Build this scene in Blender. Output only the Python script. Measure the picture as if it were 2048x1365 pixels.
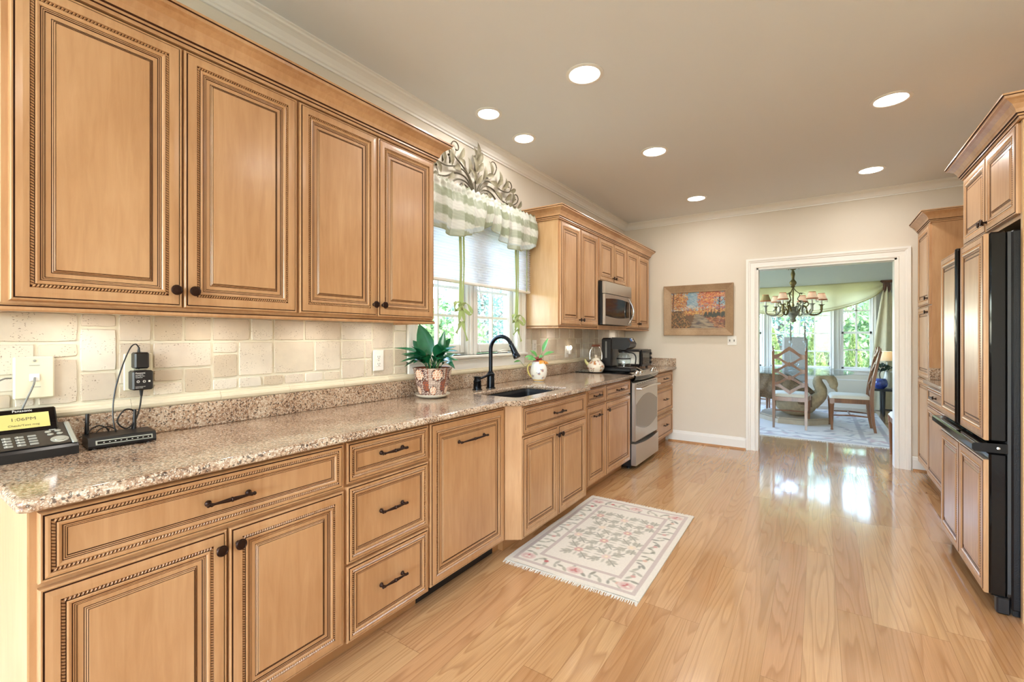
import bpy, bmesh, math, random
import numpy as np
from mathutils import Vector, Matrix, Euler

for o in list(bpy.data.objects):
    bpy.data.objects.remove(o, do_unlink=True)
SC = bpy.context.scene
COL = SC.collection
R = math.radians
PI = math.pi


def lin(c):
    return c / 12.92 if c <= 0.04045 else ((c + 0.055) / 1.055) ** 2.4


def S(r, g, b):
    return (lin(r / 255), lin(g / 255), lin(b / 255), 1.0)


# ------------------------------------------------------------------ camera
cam_d = bpy.data.cameras.new('camera')
cam = bpy.data.objects.new('camera', cam_d)
COL.objects.link(cam)
YAW = 0.5926
cam.location = (2.1017, 0.0, 1.280)
cam.rotation_euler = (R(90), 0, YAW)
cam_d.sensor_width = 36.0
cam_d.lens = 909.4 / 2048 * 36.0
cam_d.shift_y = -9.1 / 2048
cam_d.clip_start = 0.05
cam_d.clip_end = 200
SC.camera = cam

# ------------------------------------------------------------------ world, sun, exposure
W = bpy.data.worlds.new('world')
SC.world = W
W.use_nodes = True
nt = W.node_tree
nt.nodes.clear()
wo = nt.nodes.new('ShaderNodeOutputWorld')
bg = nt.nodes.new('ShaderNodeBackground')
sky = nt.nodes.new('ShaderNodeTexSky')
sky.sky_type = 'NISHITA'
sky.sun_disc = False
sky.sun_elevation = R(48)
sky.sun_rotation = R(110)
bg.inputs['Strength'].default_value = 4.0
nt.links.new(sky.outputs[0], bg.inputs['Color'])
nt.links.new(bg.outputs[0], wo.inputs['Surface'])

sun_d = bpy.data.lights.new('sun', 'SUN')
sun_d.energy = 9.0
sun_d.angle = R(1.0)
sun_d.color = (1.0, 0.95, 0.86)
sun = bpy.data.objects.new('sun', sun_d)
COL.objects.link(sun)
sun.location = (10, -4, 14)
sun.rotation_euler = Vector((-0.62, 0.30, -0.75)).to_track_quat('-Z', 'Y').to_euler()

# added cool area lamps behind the camera, tilted up to fill the ceiling
def fill_light(name, loc, rot, sx, sy, watts):
    d = bpy.data.lights.new(name, 'AREA')
    d.shape = 'RECTANGLE'
    d.size, d.size_y = sx, sy
    d.energy = watts
    d.color = (0.84, 0.93, 1.0)
    o = bpy.data.objects.new(name, d)
    COL.objects.link(o)
    o.location = loc
    o.rotation_euler = rot


fill_light('window_daylight', (0.95, -3.24, 1.30), (R(140), 0, 0), 1.15, 1.95, 36)
fill_light('window_daylight', (2.55, -3.24, 1.30), (R(140), 0, 0), 1.15, 1.95, 36)
LAMP_W = 8.0          # each recessed ceiling lamp
SC.view_settings.view_transform = 'Standard'
SC.view_settings.look = 'None'
SC.view_settings.gamma = 1.0
SC.view_settings.use_curve_mapping = False
SC.view_settings.exposure = 0.0
SC.cycles.max_bounces = 7
SC.cycles.diffuse_bounces = 4
SC.cycles.glossy_bounces = 4
SC.cycles.transmission_bounces = 6
SC.cycles.transparent_max_bounces = 12
SC.cycles.sample_clamp_indirect = 6.0
SC.cycles.caustics_reflective = False
SC.cycles.caustics_refractive = False
SC.cycles.use_denoising = True

# ------------------------------------------------------------------ object helpers
WOFF = {}


class MB:
    """Collects geometry in world (or local) coordinates; build() links it as ONE mesh object."""

    def __init__(self):
        self.v, self.f, self.m, self.s, self.c = [], [], [], [], []

    def add(self, vs, fs, mat=0, smooth=False, M=None, cols=None):
        n = len(self.v)
        if M is not None:
            vs = [tuple(M @ Vector(p)) for p in vs]
        self.v.extend([tuple(p) for p in vs])
        for f in fs:
            self.f.append(tuple(i + n for i in f))
            self.m.append(mat)
            self.s.append(smooth)
        if cols is None:
            self.c.extend([None] * len(vs))
        else:
            self.c.extend(cols)
        return self

    def box(self, x0, x1, y0, y1, z0, z1, mat=0, bev=0.0, M=None, col=None):
        x0, x1 = min(x0, x1), max(x0, x1)
        y0, y1 = min(y0, y1), max(y0, y1)
        z0, z1 = min(z0, z1), max(z0, z1)
        if bev <= 0:
            vs = [(x, y, z) for x in (x0, x1) for y in (y0, y1) for z in (z0, z1)]
            fs = [(0, 1, 3, 2), (4, 6, 7, 5), (0, 4, 5, 1), (2, 3, 7, 6), (0, 2, 6, 4), (1, 5, 7, 3)]
        else:
            b = min(bev, (x1 - x0) / 2.01, (y1 - y0) / 2.01, (z1 - z0) / 2.01)
            lo, hi = (x0, y0, z0), (x1, y1, z1)
            vs, idx = [], {}
            for sx in (0, 1):
                for sy in (0, 1):
                    for sz in (0, 1):
                        s = (sx, sy, sz)
                        for ax in range(3):
                            p = []
                            for k in range(3):
                                e = hi[k] if s[k] else lo[k]
                                if k != ax:
                                    e += -b if s[k] else b
                                p.append(e)
                            idx[(s, ax)] = len(vs)
                            vs.append(tuple(p))
            fs = []
            for ax in range(3):
                o = [k for k in range(3) if k != ax]
                for sd in (0, 1):
                    q = []
                    for a, c in ((0, 0), (1, 0), (1, 1), (0, 1)):
                        s = [0, 0, 0]
                        s[ax] = sd
                        s[o[0]] = a
                        s[o[1]] = c
                        q.append(idx[(tuple(s), ax)])
                    fs.append(tuple(q))
            for ax in range(3):
                o = [k for k in range(3) if k != ax]
                for a in (0, 1):
                    for c in (0, 1):
                        s0, s1 = [0, 0, 0], [0, 0, 0]
                        s0[ax], s1[ax] = 0, 1
                        s0[o[0]] = s1[o[0]] = a
                        s0[o[1]] = s1[o[1]] = c
                        s0, s1 = tuple(s0), tuple(s1)
                        fs.append((idx[(s0, o[0])], idx[(s1, o[0])], idx[(s1, o[1])], idx[(s0, o[1])]))
            for s in {k[0] for k in idx}:
                fs.append((idx[(s, 0)], idx[(s, 1)], idx[(s, 2)]))
        cols = [col] * len(vs) if col is not None else None
        return self.add(vs, fs, mat, False, M, cols)

    def tube(self, pts, r, n=8, mat=0, closed=False, cap=True, smooth=True, M=None, flat=None):
        pts = [Vector(p) for p in pts]
        k = len(pts)
        rs = r if isinstance(r, (list, tuple)) else [r] * k
        prev = None
        vs = []
        for i, p in enumerate(pts):
            a = pts[i - 1] if (i > 0 or closed) else p
            b = pts[(i + 1) % k] if (i < k - 1 or closed) else p
            t = (b - a)
            t = t.normalized() if t.length > 1e-9 else Vector((0, 0, 1))
            if prev is None:
                ref = Vector((0, 0, 1)) if abs(t.z) < 0.9 else Vector((1, 0, 0))
                nrm = t.cross(ref).normalized()
            else:
                nrm = prev - t * prev.dot(t)
                nrm = nrm.normalized() if nrm.length > 1e-6 else t.orthogonal().normalized()
            prev = nrm
            bn = t.cross(nrm)
            for j in range(n):
                a2 = 2 * PI * j / n
                fl = flat if flat else 1.0
                vs.append(p + nrm * (math.cos(a2) * rs[i]) + bn * (math.sin(a2) * rs[i] * fl))
        fs = []
        for i in range(k if closed else k - 1):
            i2 = (i + 1) % k
            for j in range(n):
                j2 = (j + 1) % n
                fs.append((i * n + j, i * n + j2, i2 * n + j2, i2 * n + j))
        if cap and not closed:
            fs.append(tuple(range(n))[::-1])
            fs.append(tuple((k - 1) * n + j for j in range(n)))
        return self.add(vs, fs, mat, smooth, M)

    def lathe(self, prof, origin=(0, 0, 0), axis='z', n=24, mat=0, smooth=True, M=None, colf=None, sx=1.0, sy=1.0):
        """prof: list of (radius, height)."""
        vs, fs, cols = [], [], []
        k = len(prof)
        for i, (r, h) in enumerate(prof):
            for j in range(n):
                a = 2 * PI * j / n
                x, y = r * math.cos(a) * sx, r * math.sin(a) * sy
                if axis == 'z':
                    p = (x, y, h)
                elif axis == 'x':
                    p = (h, x, y)
                else:
                    p = (y, h, x)
                vs.append((p[0] + origin[0], p[1] + origin[1], p[2] + origin[2]))
                if colf:
                    cols.append(colf(j / n, i / (k - 1), a, h))
        for i in range(k - 1):
            for j in range(n):
                j2 = (j + 1) % n
                fs.append((i * n + j, i * n + j2, (i + 1) * n + j2, (i + 1) * n + j))
        if prof[0][0] > 1e-6:
            fs.append(tuple(range(n))[::-1])
        if prof[-1][0] > 1e-6:
            fs.append(tuple((k - 1) * n + j for j in range(n)))
        return self.add(vs, fs, mat, smooth, M, cols if colf else None)

    def ell(self, c, r, nu=16, nv=10, mat=0, M=None):
        prof = []
        vs, fs = [], []
        for i in range(nv + 1):
            t = PI * i / nv
            for j in range(nu):
                a = 2 * PI * j / nu
                vs.append((c[0] + r[0] * math.sin(t) * math.cos(a), c[1] + r[1] * math.sin(t) * math.sin(a), c[2] + r[2] * math.cos(t)))
        for i in range(nv):
            for j in range(nu):
                j2 = (j + 1) % nu
                fs.append((i * nu + j, i * nu + j2, (i + 1) * nu + j2, (i + 1) * nu + j))
        return self.add(vs, fs, mat, True, M)

    def prism(self, poly, fr, h0, h1, mat=0, smooth=False):
        """poly: list (a,b); fr(a,b,h)->xyz"""
        n = len(poly)
        vs = [fr(a, b, h0) for a, b in poly] + [fr(a, b, h1) for a, b in poly]
        fs = [tuple(range(n))[::-1], tuple(range(n, 2 * n))]
        self.add(vs, fs, mat, False)
        vs2 = list(vs)
        fs2 = [(i, (i + 1) % n, n + (i + 1) % n, n + i) for i in range(n)]
        return self.add(vs2, fs2, mat, smooth)

    def sweep(self, path, prof, out, closed=False, mat=0, mats=None):
        """path: list of 3D points; prof: list (o,u): o along the outward normal of each corner, u along +Z.
        out(i) gives for segment i its outward unit vector (horizontal)."""
        k = len(path)
        P = [Vector(p) for p in path]
        vs = []
        nseg = k if closed else k - 1
        for i in range(k):
            if closed:
                o1, o2 = Vector(out[(i - 1) % k]), Vector(out[i])
            else:
                o1 = Vector(out[max(i - 1, 0)])
                o2 = Vector(out[min(i, nseg - 1)])
            b = o1 + o2
            d = b / (1 + o1.dot(o2)) if (1 + o1.dot(o2)) > 1e-3 else o1
            for (o, u) in prof:
                vs.append(P[i] + d * o + Vector((0, 0, u)))
        m = len(prof)
        for i in range(nseg):
            i2 = (i + 1) % k
            for j in range(m):
                j2 = (j + 1) % m
                self.add([vs[i * m + j], vs[i * m + j2], vs[i2 * m + j2], vs[i2 * m + j]], [(0, 1, 2, 3)], mats[j] if mats else mat)
        if not closed:
            self.add(vs[:m], [tuple(range(m))], mat)
            self.add(vs[-m:], [tuple(range(m))], mat)
        return self

    def grid(self, fn, nu, nv, mat=0, smooth=True, colf=None, wrap=False):
        vs, fs, cols = [], [], []
        for i in range(nu + 1):
            for j in range(nv + 1):
                u, v = i / nu, j / nv
                vs.append(fn(u, v))
                if colf:
                    cols.append(colf(u, v))
        for i in range(nu):
            for j in range(nv):
                a = i * (nv + 1) + j
                fs.append((a, a + 1, a + nv + 2, a + nv + 1))
        return self.add(vs, fs, mat, smooth, None, cols if colf else None)

    def build(self, name, mats, parent=None, loc=None, local=False, angle=38, recalc=True, weld=False):
        me = bpy.data.meshes.new(name)
        off = Vector((0, 0, 0))
        if not local:
            if parent is not None:
                off = WOFF.get(parent.name, Vector((0, 0, 0)))
            elif loc is not None:
                off = Vector(loc)
        V = [(p[0] - off[0], p[1] - off[1], p[2] - off[2]) for p in self.v]
        me.from_pydata(V, [], self.f)
        if not isinstance(mats, (list, tuple)):
            mats = [mats]
        for m in mats:
            me.materials.append(m)
        me.polygons.foreach_set('material_index', np.array(self.m, dtype=np.int32))
        me.polygons.foreach_set('use_smooth', np.array(self.s, dtype=bool))
        if any(c is not None for c in self.c):
            at = me.color_attributes.new('Col', 'FLOAT_COLOR', 'POINT')
            arr = np.ones((len(self.v), 4), dtype=np.float32)
            for i, c in enumerate(self.c):
                if c is not None:
                    arr[i, :3] = c[:3]
            at.data.foreach_set('color', arr.ravel())
        if recalc or weld:
            bm = bmesh.new()
            bm.from_mesh(me)
            if weld:
                bmesh.ops.remove_doubles(bm, verts=bm.verts, dist=1e-5)
            bmesh.ops.recalc_face_normals(bm, faces=bm.faces)
            bm.to_mesh(me)
            bm.free()
        if any(self.s):
            me.set_sharp_from_angle(angle=R(angle))
        me.update()
        o = bpy.data.objects.new(name, me)
        COL.objects.link(o)
        if parent is not None:
            o.parent = parent
            WOFF[o.name] = off
        elif loc is not None:
            o.location = loc
            WOFF[o.name] = Vector(loc)
        return o


def tag(o, label=None, cat=None, group=None, kind=None):
    if label:
        o['label'] = label
    if cat:
        o['category'] = cat
    if group:
        o['group'] = group
    if kind:
        o['kind'] = kind
    return o


def thing(name, label, cat, loc=(0, 0, 0), rz=0.0, group=None):
    o = bpy.data.objects.new(name, None)
    o.empty_display_size = 0.05
    COL.objects.link(o)
    o.location = loc
    o.rotation_euler = (0, 0, rz)
    WOFF[o.name] = Vector(loc)
    return tag(o, label, cat, group)


def struct(o):
    o['kind'] = 'structure'
    return o


def dup(root, loc, rz=0.0, label=None, group=None, scale=None):
    kids = {}
    for ob in bpy.data.objects:
        if ob.parent is not None:
            kids.setdefault(ob.parent.name, []).append(ob)

    def cp(o, parent):
        c = o.copy()
        COL.objects.link(c)
        if parent is not None:
            c.parent = parent
        for ch in kids.get(o.name, []):
            cp(ch, c)
        return c
    r = cp(root, None)
    r.location = loc
    r.rotation_euler = (0, 0, rz)
    if scale:
        r.scale = scale
    if label:
        r['label'] = label
    if group:
        r['group'] = group
    return r


def slab(name, mats, outline, holes, z0, z1, bev, parent=None, loc=None, res=3):
    """flat stone slab with rounded edges from a plan outline"""
    cu = bpy.data.curves.new(name, 'CURVE')
    cu.dimensions = '2D'
    cu.fill_mode = 'BOTH'
    cu.extrude = (z1 - z0) / 2 - bev
    cu.bevel_depth = bev
    cu.bevel_resolution = res
    cu.offset = -bev
    for poly in [outline] + holes:
        sp = cu.splines.new('POLY')
        sp.points.add(len(poly) - 1)
        for p, q in zip(sp.points, poly):
            p.co = (q[0], q[1], 0, 1)
        sp.use_cyclic_u = True
    tmp = bpy.data.objects.new('tmp', cu)
    COL.objects.link(tmp)
    dg = bpy.context.evaluated_depsgraph_get()
    me = bpy.data.meshes.new_from_object(tmp.evaluated_get(dg))
    bpy.data.objects.remove(tmp, do_unlink=True)
    bpy.data.curves.remove(cu)
    off = Vector((0, 0, 0))
    if parent is not None:
        off = WOFF[parent.name]
    elif loc is not None:
        off = Vector(loc)
    for v in me.vertices:
        v.co = Vector((v.co.x, v.co.y, v.co.z + (z0 + z1) / 2)) - off
    me.materials.clear()
    me.materials.append(mats)
    me.name = name
    o = bpy.data.objects.new(name, me)
    COL.objects.link(o)
    if parent is not None:
        o.parent = parent
    elif loc is not None:
        o.location = loc
    WOFF[o.name] = off
    return o


def text(name, body, size, M, mat, parent, ext=0.0004, align='CENTER', sx=1.0):
    cu = bpy.data.curves.new(name, 'FONT')
    cu.body = body
    cu.size = size
    cu.extrude = ext
    cu.align_x = align
    cu.align_y = 'CENTER'
    tmp = bpy.data.objects.new('tmp', cu)
    COL.objects.link(tmp)
    dg = bpy.context.evaluated_depsgraph_get()
    me = bpy.data.meshes.new_from_object(tmp.evaluated_get(dg))
    bpy.data.objects.remove(tmp, do_unlink=True)
    bpy.data.curves.remove(cu)
    off = WOFF.get(parent.name, Vector((0, 0, 0)))
    for v in me.vertices:
        c = v.co
        v.co = (M @ Vector((c.x * sx, c.y, c.z))) - off
    me.materials.clear()
    me.materials.append(mat)
    me.name = name
    o = bpy.data.objects.new(name, me)
    COL.objects.link(o)
    o.parent = parent
    WOFF[o.name] = off
    return o


def arc(c, r, a0, a1, n, fn):
    return [fn(c[0] + r * math.cos(a0 + (a1 - a0) * i / n), c[1] + r * math.sin(a0 + (a1 - a0) * i / n)) for i in range(n + 1)]


def bez(p0, p1, p2, p3, n=12):
    out = []
    p0, p1, p2, p3 = map(Vector, (p0, p1, p2, p3))
    for i in range(n + 1):
        t = i / n
        out.append(p0 * (1 - t) ** 3 + p1 * 3 * t * (1 - t) ** 2 + p2 * 3 * t * t * (1 - t) + p3 * t ** 3)
    return out


def smoothpath(pts, n=6):
    """Catmull-Rom through pts"""
    P = [Vector(p) for p in pts]
    P = [P[0] * 2 - P[1]] + P + [P[-1] * 2 - P[-2]]
    out = []
    for i in range(1, len(P) - 2):
        for k in range(n):
            t = k / n
            a, b, c, d = P[i - 1], P[i], P[i + 1], P[i + 2]
            out.append(0.5 * ((2 * b) + (c - a) * t + (2 * a - 5 * b + 4 * c - d) * t * t + (3 * b - a - 3 * c + d) * t ** 3))
    out.append(P[-2])
    return out


# ------------------------------------------------------------------ painting colours onto real surfaces (rugs, crockery, a canvas)
class Canvas:
    def __init__(self, w, h, bgc):
        self.w, self.h = w, h
        self.a = np.zeros((h, w, 3))
        self.a[:] = bgc
        self.Y, self.X = np.mgrid[0:h, 0:w]

    def blend(self, mask, c, k=1.0):
        m = (np.clip(mask, 0, 1) * k)[..., None]
        self.a = self.a * (1 - m) + np.array(c) * m

    def _sub(self, cx, cy, rr):
        x0, x1 = max(0, int(cx - rr)), min(self.w, int(cx + rr + 2))
        y0, y1 = max(0, int(cy - rr)), min(self.h, int(cy + rr + 2))
        return x0, x1, y0, y1

    def ell(self, cx, cy, rx, ry, c, ang=0.0, k=1.0):
        rr = max(rx, ry) + 1
        x0, x1, y0, y1 = self._sub(cx, cy, rr)
        if x1 <= x0 or y1 <= y0:
            return
        X, Y = self.X[y0:y1, x0:x1] - cx, self.Y[y0:y1, x0:x1] - cy
        ca, sa = math.cos(ang), math.sin(ang)
        u, v = X * ca + Y * sa, -X * sa + Y * ca
        d = np.sqrt((u / max(rx, .3)) ** 2 + (v / max(ry, .3)) ** 2)
        m = (np.clip((1 - d) * max(min(rx, ry), .8) + 0.5, 0, 1) * k)[..., None]
        self.a[y0:y1, x0:x1] = self.a[y0:y1, x0:x1] * (1 - m) + np.array(c) * m

    def line(self, x0, y0, x1, y1, w, c, k=1.0):
        L = math.hypot(x1 - x0, y1 - y0)
        n = max(1, int(L / max(w * 0.5, 0.7)))
        for i in range(n + 1):
            t = i / n
            self.ell(x0 + (x1 - x0) * t, y0 + (y1 - y0) * t, w / 2, w / 2, c, 0, k)

    def rect(self, x0, y0, x1, y1, c, k=1.0):
        m = ((self.X >= x0) & (self.X <= x1) & (self.Y >= y0) & (self.Y <= y1)).astype(float)
        self.blend(m, c, k)

    def frame(self, x0, y0, x1, y1, w, c, k=1.0):
        self.rect(x0, y0, x1, y0 + w, c, k)
        self.rect(x0, y1 - w, x1, y1, c, k)
        self.rect(x0, y0 + w, x0 + w, y1 - w, c, k)
        self.rect(x1 - w, y0 + w, x1, y1 - w, c, k)

    def noise(self, rng, amt):
        self.a *= 1 + (rng.random((self.h, self.w, 1)) - .5) * amt

    def at(self, u, v):
        x = min(self.w - 1, max(0, u * (self.w - 1)))
        y = min(self.h - 1, max(0, v * (self.h - 1)))
        return self.a[int(y + .5), int(x + .5)]


def C3(r, g, b):
    return S(r, g, b)[:3]
# ------------------------------------------------------------------ materials
def new_mat(name):
    m = bpy.data.materials.new(name)
    m.use_nodes = True
    t = m.node_tree
    return m, t, t.nodes['Principled BSDF']


def N(t, typ, **kw):
    n = t.nodes.new(typ)
    for k, v in kw.items():
        if k in n.inputs:
            n.inputs[k].default_value = v
        else:
            setattr(n, k, v)
    return n


def ramp(t, stops, interp='LINEAR'):
    r = t.nodes.new('ShaderNodeValToRGB')
    r.color_ramp.interpolation = interp
    e = r.color_ramp.elements
    while len(e) < len(stops):
        e.new(0.5)
    for el, (p, c) in zip(e, stops):
        el.position = p
        el.color = c if len(c) == 4 else (*c, 1)
    return r


def L(t, a, b):
    t.links.new(a, b)


def mixc(t, fac, a, b, mode='MIX'):
    n = t.nodes.new('ShaderNodeMix')
    n.data_type = 'RGBA'
    n.blend_type = mode
    for sock, val in ((0, fac), (6, a), (7, b)):
        if hasattr(val, 'is_linked') or hasattr(val, 'links'):
            t.links.new(val, n.inputs[sock])
        else:
            n.inputs[sock].default_value = val
    return n.outputs[2]


def math_(t, op, a, b=0.0, clamp=False):
    n = t.nodes.new('ShaderNodeMath')
    n.operation = op
    n.use_clamp = clamp
    for i, val in enumerate((a, b)):
        if hasattr(val, 'links'):
            t.links.new(val, n.inputs[i])
        else:
            n.inputs[i].default_value = val
    return n.outputs[0]


def coords(t, scale=(1, 1, 1), rnd=True, kind='Object'):
    tc = t.nodes.new('ShaderNodeTexCoord')
    mp = t.nodes.new('ShaderNodeMapping')
    mp.inputs['Scale'].default_value = scale
    if rnd:
        oi = t.nodes.new('ShaderNodeObjectInfo')
        ml = t.nodes.new('ShaderNodeVectorMath')
        ml.operation = 'MULTIPLY_ADD'
        ml.inputs[1].default_value = (7.3, 5.1, 9.7)
        L(t, oi.outputs['Random'], ml.inputs[0])
        L(t, tc.outputs[kind], ml.inputs[2])
        L(t, ml.outputs[0], mp.inputs['Vector'])
    else:
        L(t, tc.outputs[kind], mp.inputs['Vector'])
    return mp.outputs[0]


def bump(t, p, height, strength=0.2, dist=0.002):
    b = t.nodes.new('ShaderNodeBump')
    b.inputs['Strength'].default_value = strength
    b.inputs['Distance'].default_value = dist
    L(t, height, b.inputs['Height'])
    L(t, b.outputs[0], p.inputs['Normal'])


def plain(name, col, rough=0.5, metal=0.0, coat=0.0, spec=None, noise=0.0, nscale=20.0, bmp=0.0, sheen=0.0):
    m, t, p = new_mat(name)
    p.inputs['Base Color'].default_value = col
    p.inputs['Roughness'].default_value = rough
    p.inputs['Metallic'].default_value = metal
    p.inputs['Coat Weight'].default_value = coat
    if spec is not None:
        p.inputs['Specular IOR Level'].default_value = spec
    if sheen:
        p.inputs['Sheen Weight'].default_value = sheen
    if noise or bmp:
        v = coords(t)
        nz = N(t, 'ShaderNodeTexNoise', Scale=nscale, Detail=4.0)
        L(t, v, nz.inputs['Vector'])
        if noise:
            dk = tuple(c * (1 - noise) for c in col[:3]) + (1,)
            lt = tuple(min(1, c * (1 + noise)) for c in col[:3]) + (1,)
            rp = ramp(t, [(0.3, dk), (0.7, lt)])
            L(t, nz.outputs['Fac'], rp.inputs[0])
            L(t, rp.outputs[0], p.inputs['Base Color'])
        if bmp:
            bump(t, p, nz.outputs['Fac'], bmp)
    return m


def wood(name, dark, mid, light, rough=0.38, scale=(14, 14, 1.3), coat=0.35, contrast=1.0, bmp=0.03):
    """fine grained wood, grain running along local Z"""
    m, t, p = new_mat(name)
    v = coords(t, scale)
    n1 = N(t, 'ShaderNodeTexNoise', Scale=3.0, Detail=6.0, Roughness=0.62, Distortion=0.6)
    L(t, v, n1.inputs['Vector'])
    v2 = coords(t, (2.2, 2.2, 1.0))
    n2 = N(t, 'ShaderNodeTexNoise', Scale=2.1, Detail=3.0, Roughness=0.5)
    L(t, v2, n2.inputs['Vector'])
    r1 = ramp(t, [(0.30, dark), (0.52, mid), (0.74, light)])
    L(t, n1.outputs['Fac'], r1.inputs[0])
    r2 = ramp(t, [(0.32, dark), (0.5, mid), (0.72, light)])
    L(t, n2.outputs['Fac'], r2.inputs[0])
    c = mixc(t, 0.45, r2.outputs[0], r1.outputs[0])
    L(t, c, p.inputs['Base Color'])
    p.inputs['Roughness'].default_value = rough
    p.inputs['Coat Weight'].default_value = coat
    p.inputs['Coat Roughness'].default_value = 0.2
    if bmp:
        bump(t, p, n1.outputs['Fac'], bmp)
    return m


def painted(name, rough=0.4, coat=0.0, bmp=0.0, bscale=300.0, spec=0.5, sheen=0.0, trans=0.0):
    """surface whose own colours are stored in the mesh (glaze painting, weaving)"""
    m, t, p = new_mat(name)
    a = t.nodes.new('ShaderNodeVertexColor')
    a.layer_name = 'Col'
    L(t, a.outputs['Color'], p.inputs['Base Color'])
    p.inputs['Roughness'].default_value = rough
    p.inputs['Coat Weight'].default_value = coat
    p.inputs['Specular IOR Level'].default_value = spec
    if sheen:
        p.inputs['Sheen Weight'].default_value = sheen
    if bmp:
        nz = N(t, 'ShaderNodeTexNoise', Scale=bscale, Detail=2.0)
        L(t, coords(t), nz.inputs['Vector'])
        bump(t, p, nz.outputs['Fac'], bmp)
    if trans:
        out = t.nodes['Material Output']
        tr = t.nodes.new('ShaderNodeBsdfTranslucent')
        L(t, a.outputs['Color'], tr.inputs['Color'])
        mx = t.nodes.new('ShaderNodeMixShader')
        mx.inputs[0].default_value = trans
        L(t, p.outputs[0], mx.inputs[1])
        L(t, tr.outputs[0], mx.inputs[2])
        L(t, mx.outputs[0], out.inputs['Surface'])
    return m


def emitter(name, col, strength):
    m, t, p = new_mat(name)
    p.inputs['Base Color'].default_value = col
    p.inputs['Emission Color'].default_value = col
    p.inputs['Emission Strength'].default_value = strength
    return m


def translucent(name, col, k=0.5, rough=0.7):
    m, t, p = new_mat(name)
    p.inputs['Base Color'].default_value = col
    p.inputs['Roughness'].default_value = rough
    out = t.nodes['Material Output']
    tr = t.nodes.new('ShaderNodeBsdfTranslucent')
    tr.inputs['Color'].default_value = col
    mx = t.nodes.new('ShaderNodeMixShader')
    mx.inputs[0].default_value = k
    L(t, p.outputs[0], mx.inputs[1])
    L(t, tr.outputs[0], mx.inputs[2])
    L(t, mx.outputs[0], out.inputs['Surface'])
    return m


def glassy(name, col=(1, 1, 1, 1), rough=0.0, ior=1.45, thin=True):
    """thin clear glass: mostly see-through with a surface reflection"""
    m, t, p = new_mat(name)
    out = t.nodes['Material Output']
    gl = t.nodes.new('ShaderNodeBsdfGlossy')
    gl.inputs['Roughness'].default_value = max(rough, 0.02)
    tr = t.nodes.new('ShaderNodeBsdfTransparent')
    tr.inputs['Color'].default_value = col
    lw = t.nodes.new('ShaderNodeLayerWeight')
    fac = math_(t, 'ADD', math_(t, 'MULTIPLY', math_(t, 'POWER', lw.outputs['Facing'], 5.0), 0.6), ((ior - 1) / (ior + 1)) ** 2)
    mx = t.nodes.new('ShaderNodeMixShader')
    L(t, fac, mx.inputs[0])
    L(t, tr.outputs[0], mx.inputs[1])
    L(t, gl.outputs[0], mx.inputs[2])
    L(t, mx.outputs[0], out.inputs['Surface'])
    return m


M_MAPLE = wood('maple', S(170, 124, 82), S(191, 147, 104), S(207, 166, 124))
M_GLAZE = plain('brown_glaze', S(62, 34, 20), 0.6, spec=0.2)
M_GLAZE2 = plain('brown_glaze_thin', S(112, 72, 46), 0.5)
M_MAPLE_END = wood('maple_veneer', S(190, 150, 106), S(205, 168, 124), S(218, 186, 144), rough=0.3, coat=0.2)
M_BRONZE = plain('oil_rubbed_bronze', S(52, 34, 26), 0.36, 0.75)
M_BLACKMET = plain('dark_faucet_metal', S(38, 42, 48), 0.24, 0.85)
M_WALL = plain('wall_paint', S(222, 213, 198), 0.75, noise=0.015, nscale=3.0)
M_CEIL = plain('ceiling_paint', S(226, 229, 230), 0.85)
M_TRIM = plain('white_trim_paint', S(236, 234, 228), 0.35)
M_DWALL = plain('dining_wall_paint', S(222, 223, 216), 0.75)
M_DLOW = plain('dining_lower_wall_paint', S(228, 222, 206), 0.7)
M_WHITE = plain('white_plastic', S(238, 236, 230), 0.35)
M_IVORY = plain('ivory_plastic', S(226, 222, 196), 0.4)
M_BLACK = plain('black_plastic', S(22, 22, 24), 0.35)
M_BLACKG = plain('black_gloss', S(14, 13, 14), 0.07, spec=0.35)
M_BLACKP = plain('black_pebbled_steel', S(20, 18, 19), 0.35, spec=0.3, nscale=260.0, bmp=0.5)
M_STEEL = plain('stainless_steel', S(196, 190, 182), 0.28, 0.9)
M_STEEL_L = plain('polished_steel', S(214, 212, 208), 0.12, 1.0)
M_GASKET = plain('rubber_gasket', S(58, 60, 62), 0.5)
M_GREYP = plain('grey_plastic', S(116, 116, 112), 0.4)
M_SILVERP = plain('silver_plastic', S(168, 170, 160), 0.3, 0.3)
M_GUN = plain('gunmetal_plastic', S(62, 56, 50), 0.25, 0.3)
M_OVENGLASS = plain('oven_glass', S(96, 78, 56), 0.12, coat=0.5)
M_TOE = plain('toe_kick_wood', S(176, 128, 82), 0.5, noise=0.06, nscale=9)
M_DARKKICK = plain('black_toe_kick', S(20, 18, 18), 0.5)
M_IRON = plain('antiqued_iron', S(92, 84, 66), 0.5, 0.3, noise=0.2, nscale=40)
M_IRONLEAF = plain('antiqued_iron_leaf', S(128, 120, 96), 0.55, 0.2, noise=0.2, nscale=50)
M_GLASS = glassy('window_glass')
M_CLEAR = glassy('clear_glass', (0.93, 0.96, 0.97, 1), 0.0, 1.5)
M_GLASSTOP = glassy('table_glass', (0.90, 0.96, 0.97, 1), 0.0, 1.6)
M_SHADE = translucent('cellular_blind', S(246, 247, 250), 0.65)
M_RIBBON = translucent('sage_ribbon', S(188, 200, 142), 0.35)
M_LEAF = plain('lily_leaf', S(26, 98, 62), 0.2, noise=0.4, nscale=9)
M_LEAF2 = plain('pothos_leaf', S(96, 160, 84), 0.35, noise=0.25, nscale=20)
M_STEM = plain('plant_stem', S(120, 150, 90), 0.5)
M_SOIL = plain('soil', S(60, 45, 35), 0.9)
M_PAINTED = painted('painted_ceramic', 0.18, coat=0.4)
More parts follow.
